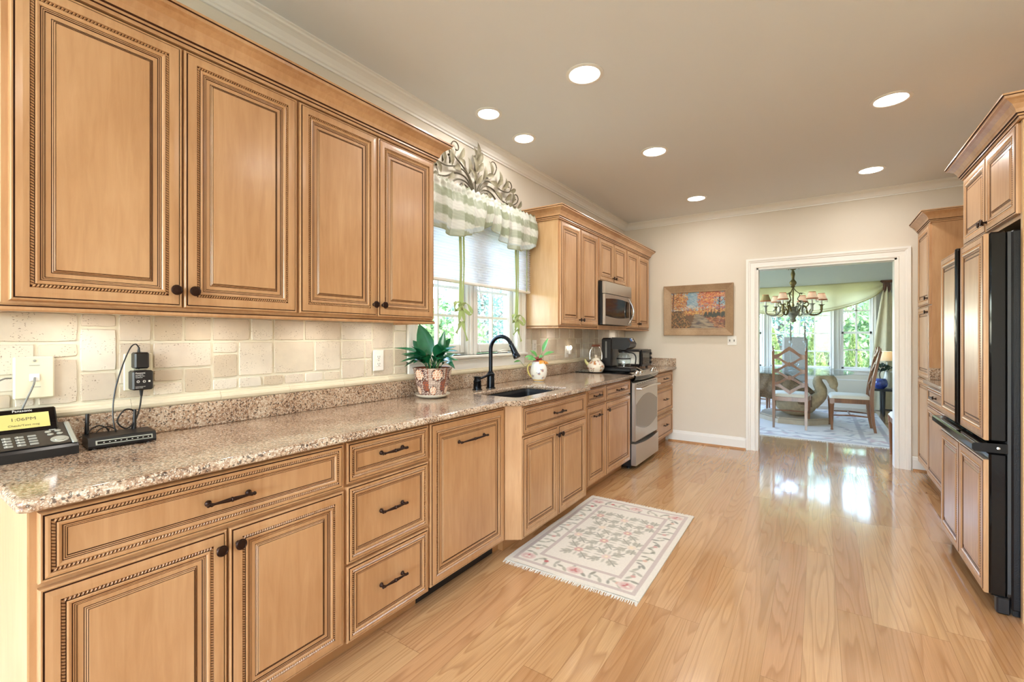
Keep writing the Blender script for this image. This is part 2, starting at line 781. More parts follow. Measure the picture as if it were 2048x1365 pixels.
M_WOVEN = painted('woven_wool', 0.95, bmp=0.6, bscale=400.0, sheen=0.3)
M_CANVAS = painted('oil_on_canvas', 0.4, bmp=0.25, bscale=500.0)
M_VALANCE = painted('checked_sheer', 0.8, bmp=0.15, bscale=700.0, trans=0.3)
M_CERAMIC = plain('cream_ceramic', S(232, 226, 208), 0.2, coat=0.4)
M_FRINGE = plain('fringe_cotton', S(240, 236, 226), 0.9)
M_BULB = emitter('lamp_lens', (1.0, 0.96, 0.90, 1), 14.0)
M_NIGHT = emitter('night_light', (1.0, 0.86, 0.66, 1), 9.0)
M_CHWOOD = wood('dining_chair_walnut', S(100, 64, 40), S(134, 88, 56), S(158, 108, 70), rough=0.35)
M_FRAMEWOOD = wood('picture_frame_wood', S(140, 112, 84), S(168, 140, 108), S(190, 164, 132), rough=0.55, scale=(30, 30, 30), coat=0)
M_SEAT = plain('cream_seat_fabric', S(226, 220, 206), 0.9, noise=0.03, nscale=60, sheen=0.3)
M_SWAG = translucent('sage_silk', S(216, 208, 166), 0.42, 0.5)
M_DRAPE = plain('cream_silk', S(206, 196, 164), 0.5, noise=0.05, nscale=12, sheen=0.4)
M_LINEN = plain('grey_linen', S(168, 164, 158), 0.9, noise=0.05, nscale=30)
M_STONE = plain('carved_stone', S(170, 150, 118), 0.7, noise=0.18, nscale=22, bmp=0.5)
M_STONED = plain('carved_stone_feathers', S(128, 104, 78), 0.75, noise=0.3, nscale=60, bmp=0.9)
M_PLINTH = plain('plinth_stone', S(182, 164, 138), 0.6, noise=0.08, nscale=10)
M_BRASS = plain('aged_brass', S(120, 104, 66), 0.4, 0.75, noise=0.2, nscale=40)
M_PEWTER = plain('aged_silver_leaf', S(150, 146, 130), 0.38, 0.7, noise=0.2, nscale=40)
M_CANDLE = plain('taper_candle', S(120, 112, 96), 0.5)
M_CLOTH = plain('table_skirt_cloth', S(204, 196, 172), 0.85, noise=0.08, nscale=8)
M_BLUEPOT = plain('cobalt_pot', S(62, 78, 150), 0.2, coat=0.5, noise=0.5, nscale=24)
M_BRACKET = wood('carved_bracket_wood', S(72, 40, 26), S(98, 58, 38), S(120, 76, 50), rough=0.4)
M_SINK = plain('black_composite', S(26, 27, 30), 0.4, noise=0.2, nscale=200)
M_TOASTER = plain('brushed_metal', S(190, 184, 174), 0.22, 0.95)
M_LCD = plain('lcd_glass', S(206, 196, 120), 0.3)
M_LCDINK = plain('lcd_ink', S(96, 92, 60), 0.5)
M_KEY = plain('phone_key', S(150, 150, 142), 0.35)
M_LETTER = plain('white_lettering', S(225, 225, 220), 0.5)
M_GRASS = plain('lawn_grass', S(132, 136, 98), 0.9, noise=0.25, nscale=3)
M_BARK = plain('tree_bark', S(96, 86, 80), 0.9, noise=0.3, nscale=20)


def foliage(name, dark, light):
    m, t, p = new_mat(name)
    nz = N(t, 'ShaderNodeTexNoise', Scale=1.1, Detail=3.0)
    L(t, coords(t), nz.inputs['Vector'])
    rp = ramp(t, [(0.35, dark), (0.65, light)])
    L(t, nz.outputs['Fac'], rp.inputs[0])
    L(t, rp.outputs[0], p.inputs['Base Color'])
    p.inputs['Roughness'].default_value = 0.5
    out = t.nodes['Material Output']
    tr = t.nodes.new('ShaderNodeBsdfTranslucent')
    L(t, rp.outputs[0], tr.inputs['Color'])
    mx = t.nodes.new('ShaderNodeMixShader')
    mx.inputs[0].default_value = 0.35
    L(t, p.outputs[0], mx.inputs[1])
    L(t, tr.outputs[0], mx.inputs[2])
    L(t, mx.outputs[0], out.inputs['Surface'])
    return m


M_TREE = foliage('tree_leaves', S(78, 112, 66), S(142, 168, 108))
M_TREEB = foliage('blue_green_leaves', S(66, 98, 92), S(132, 160, 140))
M_ARBOR = foliage('arborvitae_leaves', S(98, 120, 62), S(140, 156, 92))


def granite():
    m, t, p = new_mat('granite')
    v = coords(t, (1, 1, 1), rnd=False)
    big = N(t, 'ShaderNodeTexNoise', Scale=7.0, Detail=4.0, Roughness=0.6)
    L(t, v, big.inputs['Vector'])
    mid = N(t, 'ShaderNodeTexNoise', Scale=95.0, Detail=5.0, Roughness=0.72)
    L(t, v, mid.inputs['Vector'])
    fine = N(t, 'ShaderNodeTexVoronoi', Scale=300.0)
    fine.feature = 'F1'
    L(t, v, fine.inputs['Vector'])
    med = N(t, 'ShaderNodeTexVoronoi', Scale=170.0)
    L(t, v, med.inputs['Vector'])
    s = math_(t, 'ADD', mid.outputs['Fac'], math_(t, 'MULTIPLY', math_(t, 'SUBTRACT', big.outputs['Fac'], 0.5), 0.45))
    base = ramp(t, [(0.27, S(52, 40, 34)), (0.38, S(120, 94, 76)), (0.47, S(164, 134, 110)), (0.57, S(190, 168, 144)), (0.70, S(214, 200, 180))])
    L(t, s, base.inputs[0])
    sep = t.nodes.new('ShaderNodeSeparateColor')
    L(t, med.outputs['Color'], sep.inputs[0])
    dark = math_(t, 'GREATER_THAN', sep.outputs[0], 0.88)
    tanm = math_(t, 'GREATER_THAN', sep.outputs[1], 0.80)
    c = mixc(t, math_(t, 'MULTIPLY', tanm, 0.42), base.outputs[0], S(166, 126, 96))
    c = mixc(t, math_(t, 'MULTIPLY', dark, 0.75), c, S(44, 34, 32))
    sep2 = t.nodes.new('ShaderNodeSeparateColor')
    L(t, fine.outputs['Color'], sep2.inputs[0])
    c = mixc(t, math_(t, 'MULTIPLY', math_(t, 'GREATER_THAN', sep2.outputs[0], 0.84), 0.6), c, S(232, 222, 204))
    L(t, c, p.inputs['Base Color'])
    p.inputs['Roughness'].default_value = 0.14
    p.inputs['Coat Weight'].default_value = 0.3
    p.inputs['Coat Roughness'].default_value = 0.06
    return m


M_GRANITE = granite()


def travertine():
    m, t, p = new_mat('tumbled_travertine')
    a = t.nodes.new('ShaderNodeVertexColor')
    a.layer_name = 'Col'
    v = coords(t, (1, 1, 1), rnd=False)
    n1 = N(t, 'ShaderNodeTexNoise', Scale=11.0, Detail=5.0, Roughness=0.6)
    L(t, v, n1.inputs['Vector'])
    r1 = ramp(t, [(0.3, (0.90, 0.885, 0.87, 1)), (0.7, (1.04, 1.03, 1.0, 1))])
    L(t, n1.outputs['Fac'], r1.inputs[0])
    c = mixc(t, 1.0, a.outputs['Color'], r1.outputs[0], 'MULTIPLY')
    # open pores: small drawn-out pits, in patches
    vp = coords(t, (1, 70, 110), rnd=False)
    n2 = N(t, 'ShaderNodeTexNoise', Scale=2.2, Detail=2.0, Roughness=0.5)
    L(t, vp, n2.inputs['Vector'])
    n3 = N(t, 'ShaderNodeTexNoise', Scale=14.0, Detail=1.0)
    L(t, v, n3.inputs['Vector'])
    pit = math_(t, 'MULTIPLY', math_(t, 'GREATER_THAN', n2.outputs['Fac'], 0.645), math_(t, 'GREATER_THAN', n3.outputs['Fac'], 0.51))
    c = mixc(t, math_(t, 'MULTIPLY', pit, 0.72), c, S(96, 74, 56))
    L(t, c, p.inputs['Base Color'])
    p.inputs['Roughness'].default_value = 0.55
    h = math_(t, 'SUBTRACT', n1.outputs['Fac'], math_(t, 'MULTIPLY', pit, 0.8))
    bump(t, p, h, 0.35, 0.003)
    return m


M_TILE = travertine()
M_GROUT = plain('grout', S(222, 216, 196), 0.9, noise=0.03, nscale=30)
M_TILERAIL = plain('travertine_rail', S(228, 218, 192), 0.45, noise=0.05, nscale=16)


def oak_floor():
    m, t, p = new_mat('oak_floor')
    tc = t.nodes.new('ShaderNodeTexCoord')
    sx = t.nodes.new('ShaderNodeSeparateXYZ')
    L(t, tc.outputs['Object'], sx.inputs[0])
    x, y = sx.outputs[0], sx.outputs[1]
    pw = 0.128
    xi = math_(t, 'DIVIDE', x, pw)
    ii = math_(t, 'FLOOR', xi)
    fx = math_(t, 'SUBTRACT', xi, ii)
    wn = t.nodes.new('ShaderNodeTexWhiteNoise')
    wn.noise_dimensions = '1D'
    L(t, ii, wn.inputs['W'])
    yo = math_(t, 'ADD', y, math_(t, 'MULTIPLY', wn.outputs['Value'], 5.0))
    yj = math_(t, 'DIVIDE', yo, 1.35)
    jj = math_(t, 'FLOOR', yj)
    fy = math_(t, 'SUBTRACT', yj, jj)
    cmb = t.nodes.new('ShaderNodeCombineXYZ')
    L(t, ii, cmb.inputs[0])
    L(t, jj, cmb.inputs[1])
    w2 = t.nodes.new('ShaderNodeTexWhiteNoise')
    w2.noise_dimensions = '2D'
    L(t, cmb.outputs[0], w2.inputs['Vector'])
    rnd = w2.outputs['Value']
    # grain coordinates, shifted per board
    cv = t.nodes.new('ShaderNodeCombineXYZ')
    L(t, math_(t, 'ADD', x, math_(t, 'MULTIPLY', rnd, 31.0)), cv.inputs[0])
    L(t, math_(t, 'MULTIPLY', y, 0.065), cv.inputs[1])
    L(t, math_(t, 'MULTIPLY', rnd, 17.0), cv.inputs[2])
    # cathedral figure: contour lines of a smooth stretched noise
    nb = N(t, 'ShaderNodeTexNoise', Scale=5.0, Detail=2.5, Roughness=0.5, Distortion=0.1)
    L(t, cv.outputs[0], nb.inputs['Vector'])
    rings = math_(t, 'FRACT', math_(t, 'MULTIPLY', nb.outputs['Fac'], 21.0))
    rr = ramp(t, [(0.0, (0, 0, 0, 1)), (0.12, (1, 1, 1, 1)), (0.45, (0.22, 0.22, 0.22, 1)), (1.0, (0, 0, 0, 1))])
    L(t, rings, rr.inputs[0])
    fv = t.nodes.new('ShaderNodeCombineXYZ')
    L(t, math_(t, 'ADD', math_(t, 'MULTIPLY', x, 95.0), math_(t, 'MULTIPLY', rnd, 90.0)), fv.inputs[0])
    L(t, math_(t, 'MULTIPLY', y, 1.6), fv.inputs[1])
    nf = N(t, 'ShaderNodeTexNoise', Scale=2.6, Detail=4.0, Roughness=0.65)
    L(t, fv.outputs[0], nf.inputs['Vector'])
    board = ramp(t, [(0.0, S(194, 148, 102)), (0.35, S(207, 165, 118)), (0.7, S(218, 179, 132)), (1.0, S(198, 150, 108))])
    L(t, rnd, board.inputs[0])
    grain = math_(t, 'MULTIPLY', rr.outputs[0], math_(t, 'ADD', math_(t, 'MULTIPLY', nf.outputs['Fac'], 0.7), 0.15))
    c = mixc(t, math_(t, 'MULTIPLY', grain, 0.85), board.outputs[0], S(146, 94, 50))
    fr = ramp(t, [(0.36, (0.84, 0.80, 0.76, 1)), (0.64, (1.05, 1.04, 1.02, 1))])
    L(t, nf.outputs['Fac'], fr.inputs[0])
    c = mixc(t, 0.75, c, fr.outputs[0], 'MULTIPLY')
    # joints
    ex = math_(t, 'MINIMUM', fx, math_(t, 'SUBTRACT', 1.0, fx))
    ey = math_(t, 'MINIMUM', fy, math_(t, 'SUBTRACT', 1.0, fy))
    jx = math_(t, 'LESS_THAN', ex, 0.007)
    jy = math_(t, 'LESS_THAN', ey, 0.0009)
    j = math_(t, 'MAXIMUM', jx, jy)
    c = mixc(t, math_(t, 'MULTIPLY', j, 0.5), c, S(110, 70, 40))
    L(t, c, p.inputs['Base Color'])
    p.inputs['Roughness'].default_value = 0.22
    p.inputs['Coat Weight'].default_value = 1.0
    p.inputs['Coat IOR'].default_value = 1.6
    p.inputs['Coat Roughness'].default_value = 0.08
    h = math_(t, 'SUBTRACT', math_(t, 'MULTIPLY', grain, -0.5), j)
    bump(t, p, h, 0.16, 0.002)
    return m


M_FLOOR = oak_floor()
# ------------------------------------------------------------------ the room shell
H = 2.732
YF = 5.755          # kitchen face of the far wall
WT = 0.14           # far wall thickness
YD = 10.10          # dining room window wall
XR = 3.50           # right wall
YN = -3.2           # wall behind the camera

mb = MB()
mb.box(-0.16, 4.6, YN - 0.2, YD + 0.2, -0.06, 0.0)
struct(mb.build('floor', M_FLOOR, loc=(0, 0, 0)))
mb = MB()
mb.box(-1.4, 4.8, YN - 0.2, YD + 0.3, H, H + 0.1)
struct(mb.build('ceiling', M_CEIL, loc=(0, 0, 0)))

# left wall with the sink window and a window further back, behind the camera
WY0, WY1, WZ0, WZ1 = 2.04, 3.21, 1.145, 2.10
mb = MB()
mb.box(-0.14, 0, YN, -2.5, 0, H)
mb.box(-0.14, 0, -2.5, -1.6, 0, 0.6)
mb.box(-0.14, 0, -2.5, -1.6, 2.2, H)
mb.box(-0.14, 0, -1.6, WY0, 0, H)
mb.box(-0.14, 0, WY1, YF, 0, H)
mb.box(-0.14, 0, WY0, WY1, 0, WZ0)
mb.box(-0.14, 0, WY0, WY1, WZ1, H)
struct(mb.build('wall_left', M_WALL, loc=(0, 0, 0)))

# far wall with the cased opening to the dining room
DX0, DX1, DZ = 1.529, 2.736, 2.045
mb = MB()
mb.box(-0.14, DX0, YF, YF + WT, 0, H)
mb.box(DX1, XR + 0.1, YF, YF + WT, 0, H)
mb.box(DX0, DX1, YF, YF + WT, DZ, H)
struct(mb.build('wall_far', M_WALL, loc=(0, 0, 0)))
mb = MB()
mb.box(XR, XR + 0.12, YN, YF, 0, H)
struct(mb.build('wall_right', M_WALL, loc=(0, 0, 0)))
# wall behind the camera: two unseen openings added to let daylight in
mb = MB()
for a, b in ((-0.14, 0.35), (1.55, 1.95), (3.15, XR + 0.12)):
    mb.box(a, b, YN - 0.14, YN, 0, H)
for a, b in ((0.35, 1.55), (1.95, 3.15)):
    mb.box(a, b, YN - 0.14, YN, 0, 0.3)
    mb.box(a, b, YN - 0.14, YN, 2.3, H)
struct(mb.build('wall_near', M_WALL, loc=(0, 0, 0)))

# dining room walls
PW0, PW1 = 1.337, 2.285     # picture window
RW0, RW1 = 2.45, 2.885      # right window
LW0, LW1 = 0.74, 1.18       # left window
DWZ0, DWZ1 = 0.70, 2.15
mb = MB()
mb.box(-1.3, -1.0, YD, YD + 0.14, 0, H)
mb.box(0.5, LW0, YD, YD + 0.14, 0, H)
mb.box(LW1, PW0, YD, YD + 0.14, 0, H)
mb.box(PW1, RW0, YD, YD + 0.14, 0, H)
mb.box(RW1, 4.7, YD, YD + 0.14, 0, H)
for a, b in ((-1.0, 0.5), (LW0, LW1), (PW0, PW1), (RW0, RW1)):  # leftmost opening is unseen, added to let more sky light in
    mb.box(a, b, YD, YD + 0.14, 0, DWZ0)
    mb.box(a, b, YD, YD + 0.14, DWZ1, H)
struct(mb.build('wall_dining_far', M_DWALL, loc=(0, 0, 0)))
mb = MB()
mb.box(-1.3, -1.16, YF + WT, 6.4, 0, H)
mb.box(-1.3, -1.16, 9.7, YD, 0, H)
mb.box(-1.3, -1.16, 6.4, 9.7, 0, 0.6)  # wide unseen opening above this, added to brighten the dining room
mb.box(-1.3, -1.16, 6.4, 9.7, 2.3, H)
struct(mb.build('wall_dining_left', M_DWALL, loc=(0, 0, 0)))
mb = MB()
mb.box(4.56, 4.7, YF + WT, YD, 0, H)
struct(mb.build('wall_dining_right', M_DWALL, loc=(0, 0, 0)))
mb = MB()
mb.box(-1.3, -0.14, YF + WT - 0.1, YF + WT, 0, H)
mb.box(XR + 0.1, 4.7, YF + WT - 0.1, YF + WT, 0, H)
struct(mb.build('wall_dining_near', M_DWALL, loc=(0, 0, 0)))
mb = MB()
mb.box(-1.3, -0.16, YF + WT, YD + 0.14, -0.06, 0)
struct(mb.build('floor_dining', M_FLOOR, loc=(0, 0, 0)))

# crown moulding of the room: o = out from wall, u = height
CROWN = [(0, -0.075), (0.010, -0.075), (0.012, -0.064), (0.020, -0.060), (0.026, -0.048), (0.040, -0.030), (0.058, -0.020), (0.070, -0.016),
         (0.074, -0.008), (0.085, -0.006), (0.085, 0.0), (0, 0.0)]
mb = MB()
mb.sweep([(0, YN, H), (0, YF, H), (XR, YF, H), (XR, YN, H)], CROWN, [(1, 0, 0), (0, -1, 0), (-1, 0, 0)])
struct(mb.build('trim_1', M_TRIM, loc=(0, 0, 0)))
BASE = [(0, 0), (0.026, 0), (0.026, 0.012), (0.018, 0.018), (0.016, 0.022), (0.016, 0.100), (0.012, 0.108), (0.010, 0.122), (0.006, 0.130), (0, 0.132)]
mb = MB()
mb.sweep([(0.57, YF, 0), (1.424, YF, 0)], BASE, [(0, -1, 0)])
mb.sweep([(2.850, YF, 0), (2.955, YF, 0)], BASE, [(0, -1, 0)])
struct(mb.build('baseboard_far', M_TRIM, loc=(0, 0, 0)))
mb = MB()
mb.sweep([(-1.16, YD, 0), (4.56, YD, 0)], BASE, [(0, -1, 0)])
struct(mb.build('baseboard_dining', M_TRIM, loc=(0, 0, 0)))
mb = MB()
mb.sweep([(0.57, YF - 0.027, 0), (1.424, YF - 0.027, 0)], [(0, 0), (0.014, 0), (0.010, 0.012), (0, 0.018)], [(0, -1, 0)])
mb.sweep([(2.850, YF - 0.027, 0), (2.955, YF - 0.027, 0)], [(0, 0), (0.014, 0), (0.010, 0.012), (0, 0.018)], [(0, -1, 0)])
struct(mb.build('trim_2', M_TOE, loc=(0, 0, 0)))


def casing(mb, a0, a1, z0, z1, w, fr, base=True, bottom=False):
    """mitred casing round an opening; fr(a,b,h)"""
    prof = [(0, 0.0), (0.0, 0.012), (0.012, 0.016), (0.018, 0.011), (w * 0.55, 0.013), (w * 0.62, 0.019), (w * 0.72, 0.021), (w * 0.8, 0.026), (w, 0.027), (w, 0.0)]
    for i in range(len(prof) - 1):
        (d0, h0), (d1, h1) = prof[i], prof[i + 1]

        def ring(d, h):
            return [fr(a0 - d, z0, h), fr(a0 - d, z1 + d, h), fr(a1 + d, z1 + d, h), fr(a1 + d, z0, h)]
        A, B = ring(d0, h0), ring(d1, h1)
        for k in range(3):
            mb.add([A[k], A[k + 1], B[k + 1], B[k]], [(0, 1, 2, 3)])


mb = MB()
casing(mb, DX0, DX1, 0, DZ, 0.102, lambda a, b, h: (a, YF - h, b))
casing(mb, DX0, DX1, 0, DZ, 0.102, lambda a, b, h: (a, YF + WT + h, b))
mb.box(DX0 - 0.004, DX0 + 0.018, YF - 0.006, YF + WT + 0.006, 0, DZ)
mb.box(DX1 - 0.018, DX1 + 0.004, YF - 0.006, YF + WT + 0.006, 0, DZ)
mb.box(DX0, DX1, YF - 0.006, YF + WT + 0.006, DZ - 0.018, DZ + 0.004)
struct(mb.build('trim_3', M_TRIM, loc=(DX0, YF, 0)))

# ------------------------------------------------------------------ sink window (double casement in the left wall)
win = thing('window_1', None, None, (0, (WY0 + WY1) / 2, WZ0))
win['kind'] = 'structure'
mb = MB()
casing(mb, WY0, WY1, WZ0, WZ1, 0.088, lambda a, b, h: (h, a, b))
for y0, y1 in ((WY0, WY0 + 0.012), (WY1 - 0.012, WY1)):
    mb.box(-0.14, 0.004, y0, y1, WZ0, WZ1)
mb.box(-0.14, 0.004, WY0, WY1, WZ1 - 0.012, WZ1)
mb.box(-0.14, 0.045, WY0 - 0.095, WY1 + 0.095, WZ0 - 0.022, WZ0, bev=0.006)
mb.box(0, 0.017, WY0 - 0.08, WY1 + 0.08, WZ0 - 0.108, WZ0 - 0.022, bev=0.004)
mb.box(0, 0.024, WY0 - 0.08, WY1 + 0.08, WZ0 - 0.040, WZ0 - 0.022, bev=0.004)
mb.build('window_casing', M_TRIM, win)
ym = (WY0 + WY1) / 2
mb = MB()
mb.box(-0.12, -0.02, ym - 0.055, ym + 0.055, WZ0, WZ1, bev=0.003)
mb.box(-0.02, -0.008, ym - 0.035, ym - 0.006, WZ0, WZ1, bev=0.003)
mb.box(-0.02, -0.008, ym + 0.006, ym + 0.035, WZ0, WZ1, bev=0.003)
mb.build('window_mullion', M_TRIM, win)
for (a, b) in ((WY0 + 0.012, ym - 0.055), (ym + 0.055, WY1 - 0.012)):
    mb = MB()
    z0, z1 = WZ0 + 0.008, WZ1 - 0.012
    st, rb = 0.052, 0.072
    for q in ((a, a + st, z0, z1), (b - st, b, z0, z1), (a + st, b - st, z0, z0 + rb), (a + st, b - st, z1 - 0.05, z1)):
        mb.box(-0.105, -0.055, q[0], q[1], q[2], q[3], bev=0.004)
        mb.box(-0.06, -0.046, q[0] + 0.006, q[1] - 0.006, q[2] + 0.006, q[3] - 0.006, bev=0.003)
    ga, gb, gz0, gz1 = a + st, b - st, z0 + rb, z1 - 0.05
    mb.box(-0.095, -0.068, (ga + gb) / 2 - 0.009, (ga + gb) / 2 + 0.009, gz0, gz1)
    for k in range(1, 4):
        zz = gz0 + (gz1 - gz0) * k / 4
        mb.box(-0.094, -0.069, ga, gb, zz - 0.009, zz + 0.009)
    sash = mb.build('sash', M_TRIM, win)
    mb = MB()
    mb.box(-0.083, -0.079, ga - 0.005, gb + 0.005, gz0 - 0.005, gz1 + 0.005)
    mb.build('glass_pane', M_GLASS, sash)
    mb = MB()
    yc = b - st - 0.12 if a > ym else a + st + 0.12
    mb.box(-0.045, -0.012, yc - 0.055, yc + 0.055, WZ0, WZ0 + 0.022, bev=0.006)
    mb.tube([(-0.02, yc - 0.03, WZ0 + 0.025), (-0.012, yc + 0.03, WZ0 + 0.030), (-0.012, yc + 0.05, WZ0 + 0.024)], 0.005, 6)
    mb.build('crank_handle', M_WHITE, win)

# dining windows
n = 2
for (a, b, kind) in ((PW0, PW1, 'p'), (RW0, RW1, 'd'), (LW0, LW1, 'd')):
    w = thing('window_%d' % n, None, None, ((a + b) / 2, YD, DWZ0))
    w['kind'] = 'structure'
    n += 1
    mb = MB()
    casing(mb, a, b, DWZ0, DWZ1, 0.055, lambda p, q, h: (p, YD - h, q))
    mb.build('window_casing', M_TRIM, w)
    if kind == 'p':
        mb = MB()
        f = 0.012
        mb.box(a, a + f, YD + 0.03, YD + 0.09, DWZ0, DWZ1)
        mb.box(b - f, b, YD + 0.03, YD + 0.09, DWZ0, DWZ1)
        mb.box(a, b, YD + 0.03, YD + 0.09, DWZ0, DWZ0 + 0.03)
        for k in range(1, 4):
            xx = a + (b - a) * k / 4
            mb.box(xx - 0.012, xx + 0.012, YD + 0.045, YD + 0.075, DWZ0, DWZ1)
        for zz in (1.005, 1.335, 1.665, 1.98):
            mb.box(a, b, YD + 0.046, YD + 0.074, zz - 0.012, zz + 0.012)
        s = mb.build('sash', M_TRIM, w)
        mb = MB()
        mb.box(a, b, YD + 0.058, YD + 0.062, DWZ0, DWZ1)
        mb.build('glass_pane', M_GLASS, s)
    else:
        for (z0, z1, y) in ((DWZ0, 1.36, YD + 0.03), (1.335, DWZ1, YD + 0.075)):
            mb = MB()
            f = 0.032
            for q in ((a, a + f, z0, z1), (b - f, b, z0, z1), (a, b, z0, z0 + f), (a, b, z1 - f, z1)):
                mb.box(q[0], q[1], y, y + 0.035, q[2], q[3])
            xx = (a + b) / 2
            mb.box(xx - 0.013, xx + 0.013, y + 0.006, y + 0.029, z0, z1)
            nh = 2 if z0 < 1 else 2
            for k in range(1, nh):
                zz = z0 + (z1 - z0) * k / nh + (0.01 if z0 < 1 else 0)
                mb.box(a, b, y + 0.006, y + 0.029, zz - 0.012, zz + 0.012)
            s = mb.build('sash', M_TRIM, w)
            mb = MB()
            mb.box(a + 0.02, b - 0.02, y + 0.016, y + 0.019, z0 + 0.02, z1 - 0.02)
            mb.build('glass_pane', M_GLASS, s)
# sill rail and panel moulding under the dining windows
mb = MB()
mb.box(-1.16, 4.56, YD - 0.07, YD, 0.655, 0.695, bev=0.012)
mb.box(-1.16, 4.56, YD - 0.02, YD, 0.60, 0.655, bev=0.006)
mb.box(-1.16, 4.56, YD - 0.012, YD, 0.49, 0.515, bev=0.005)
struct(mb.build('trim_4', M_TRIM, loc=(0, YD, 0)))
mb = MB()
mb.box(-1.16, 4.56, YD - 0.006, YD - 0.0005, 0.13, 0.655)
struct(mb.build('trim_5', M_DLOW, loc=(0, YD, 0)))

# ------------------------------------------------------------------ tumbled travertine on the left wall
rng = random.Random(7)


def tiles(mb, y0, y1, z0, z1, u, tones):
    ny, nz = int(round((y1 - y0) / u)), int(round((z1 - z0) / u))
    uy, uz = (y1 - y0) / ny, (z1 - z0) / nz
    occ = [[False] * nz for _ in range(ny)]
    sizes = [(3, 3), (4, 3), (3, 2), (2, 3), (2, 2), (4, 2), (2, 2), (3, 3), (2, 1), (3, 2)]
    for j in range(nz - 1, -1, -1):
        for i in range(ny):
            if occ[i][j]:
                continue
            opts = sizes[:]
            rng.shuffle(opts)
            opts += [(2, 1), (1, 2), (1, 1)]
            for (w, h) in opts:
                if i + w > ny or j - h + 1 < 0:
                    continue
                if all(not occ[a][b] for a in range(i, i + w) for b in range(j - h + 1, j + 1)):
                    for a in range(i, i + w):
                        for b in range(j - h + 1, j + 1):
                            occ[a][b] = True
                    g = 0.0022
                    t = rng.choice(tones)
                    k = rng.uniform(0.965, 1.04)
                    d = rng.uniform(0.0125, 0.0150)
                    a0, a1 = y0 + i * uy + g, y0 + (i + w) * uy - g
                    b0, b1 = z0 + (j - h + 1) * uz + g, z0 + (j + 1) * uz - g
                    e = 0.004
                    col = (t[0] * k, t[1] * k, t[2] * k)

                    def wob():
                        return rng.uniform(-0.0012, 0.0012)
                    # tumbled (rounded, slightly wavy) edge
                    ring0, ring1 = [], []
                    nseg = 4
                    for (p, q, r_, s_) in ((a0, b0, a1, b0), (a1, b0, a1, b1), (a1, b1, a0, b1), (a0, b1, a0, b0)):
                        for m in range(nseg):
                            f = m / nseg
                            yy, zz = p + (r_ - p) * f, q + (s_ - q) * f
                            cy, cz = (a0 + a1) / 2, (b0 + b1) / 2
                            ww = wob()
                            cor = 0.0016 if m == 0 else 0
                            ring0.append((0.004, yy + math.copysign(cor, cy - yy), zz + math.copysign(cor, cz - zz)))
                            ky = 1 - 2 * (e + ww + cor) / (a1 - a0)
                            kz = 1 - 2 * (e + ww + cor) / (b1 - b0)
                            ring1.append((d, cy + (yy - cy) * ky, cz + (zz - cz) * kz))
                    n_ = len(ring0)
                    vs = ring0 + ring1
                    fs = [(m, (m + 1) % n_, n_ + (m + 1) % n_, n_ + m) for m in range(n_)] + [tuple(range(n_, 2 * n_))]
                    mb.add(vs, fs, 0, False, None, [col] * len(vs))
                    break


TONES = [C3(220, 212, 197), C3(214, 204, 189), C3(208, 197, 180), C3(222, 216, 203), C3(204, 191, 170), C3(216, 206, 188)]
mb = MB()
tiles(mb, 0.0, 1.948, 1.052, 1.362, 0.0517, TONES)
tiles(mb, 3.305, YF, 1.052, 1.362, 0.0517, TONES)
mb.box(0.0005, 0.0088, 0.0, 1.948, 1.045, 1.372, mat=1)
mb.box(0.0005, 0.0088, 3.305, YF, 1.045, 1.372, mat=1)
for y0, y1 in ((0.0, YF - 0.001),):
    RAIL = [(0.0005, 0.0), (0.018, 0.0), (0.024, 0.006), (0.027, 0.015), (0.025, 0.024), (0.019, 0.028), (0.019, 0.034), (0.014, 0.038), (0.0005, 0.040)]
    y = y0
    while y < y1 - 1e-6:
        ye = min(y + 0.30, y1)
        mb.sweep([(0, y + 0.0006, 1.012), (0, ye - 0.0006, 1.012)], RAIL, [(1, 0, 0)], mat=2)
        y = ye
bs = mb.build('trim_6', [M_TILE, M_GROUT, M_TILERAIL], loc=(0, 0, 1.05))
struct(bs)

# ------------------------------------------------------------------ recessed ceiling lights


def downlight(x, y, label, r=0.082):
    t = thing('recessed_ceiling_light', label, 'ceiling light', (x, y, H), 0, 'recessed ceiling lights')
    m_ = MB()
    m_.lathe([(r + 0.022, H - 0.0005), (r + 0.022, H - 0.004), (r + 0.004, H - 0.007), (r, H - 0.004), (r, H - 0.0005)], (x, y, 0), n=40)
    m_.build('trim_ring', M_TRIM, t)
    m_ = MB()
    m_.lathe([(0.0, H - 0.0055), (r, H - 0.0045), (r, H - 0.0008), (0.0, H - 0.0008)], (x, y, 0), n=40)
    m_.build('lens', M_BULB, t)
    ld = bpy.data.lights.new('lamp', 'AREA')
    ld.shape = 'DISK'
    ld.size = r * 1.7
    ld.energy = LAMP_W * (1.0 if r > 0.07 else 0.35)
    ld.color = (1.0, 0.965, 0.93)
    lo = bpy.data.objects.new('lamp', ld)
    COL.objects.link(lo)
    lo.parent = t
    lo.location = (0, 0, -0.012)
    return t


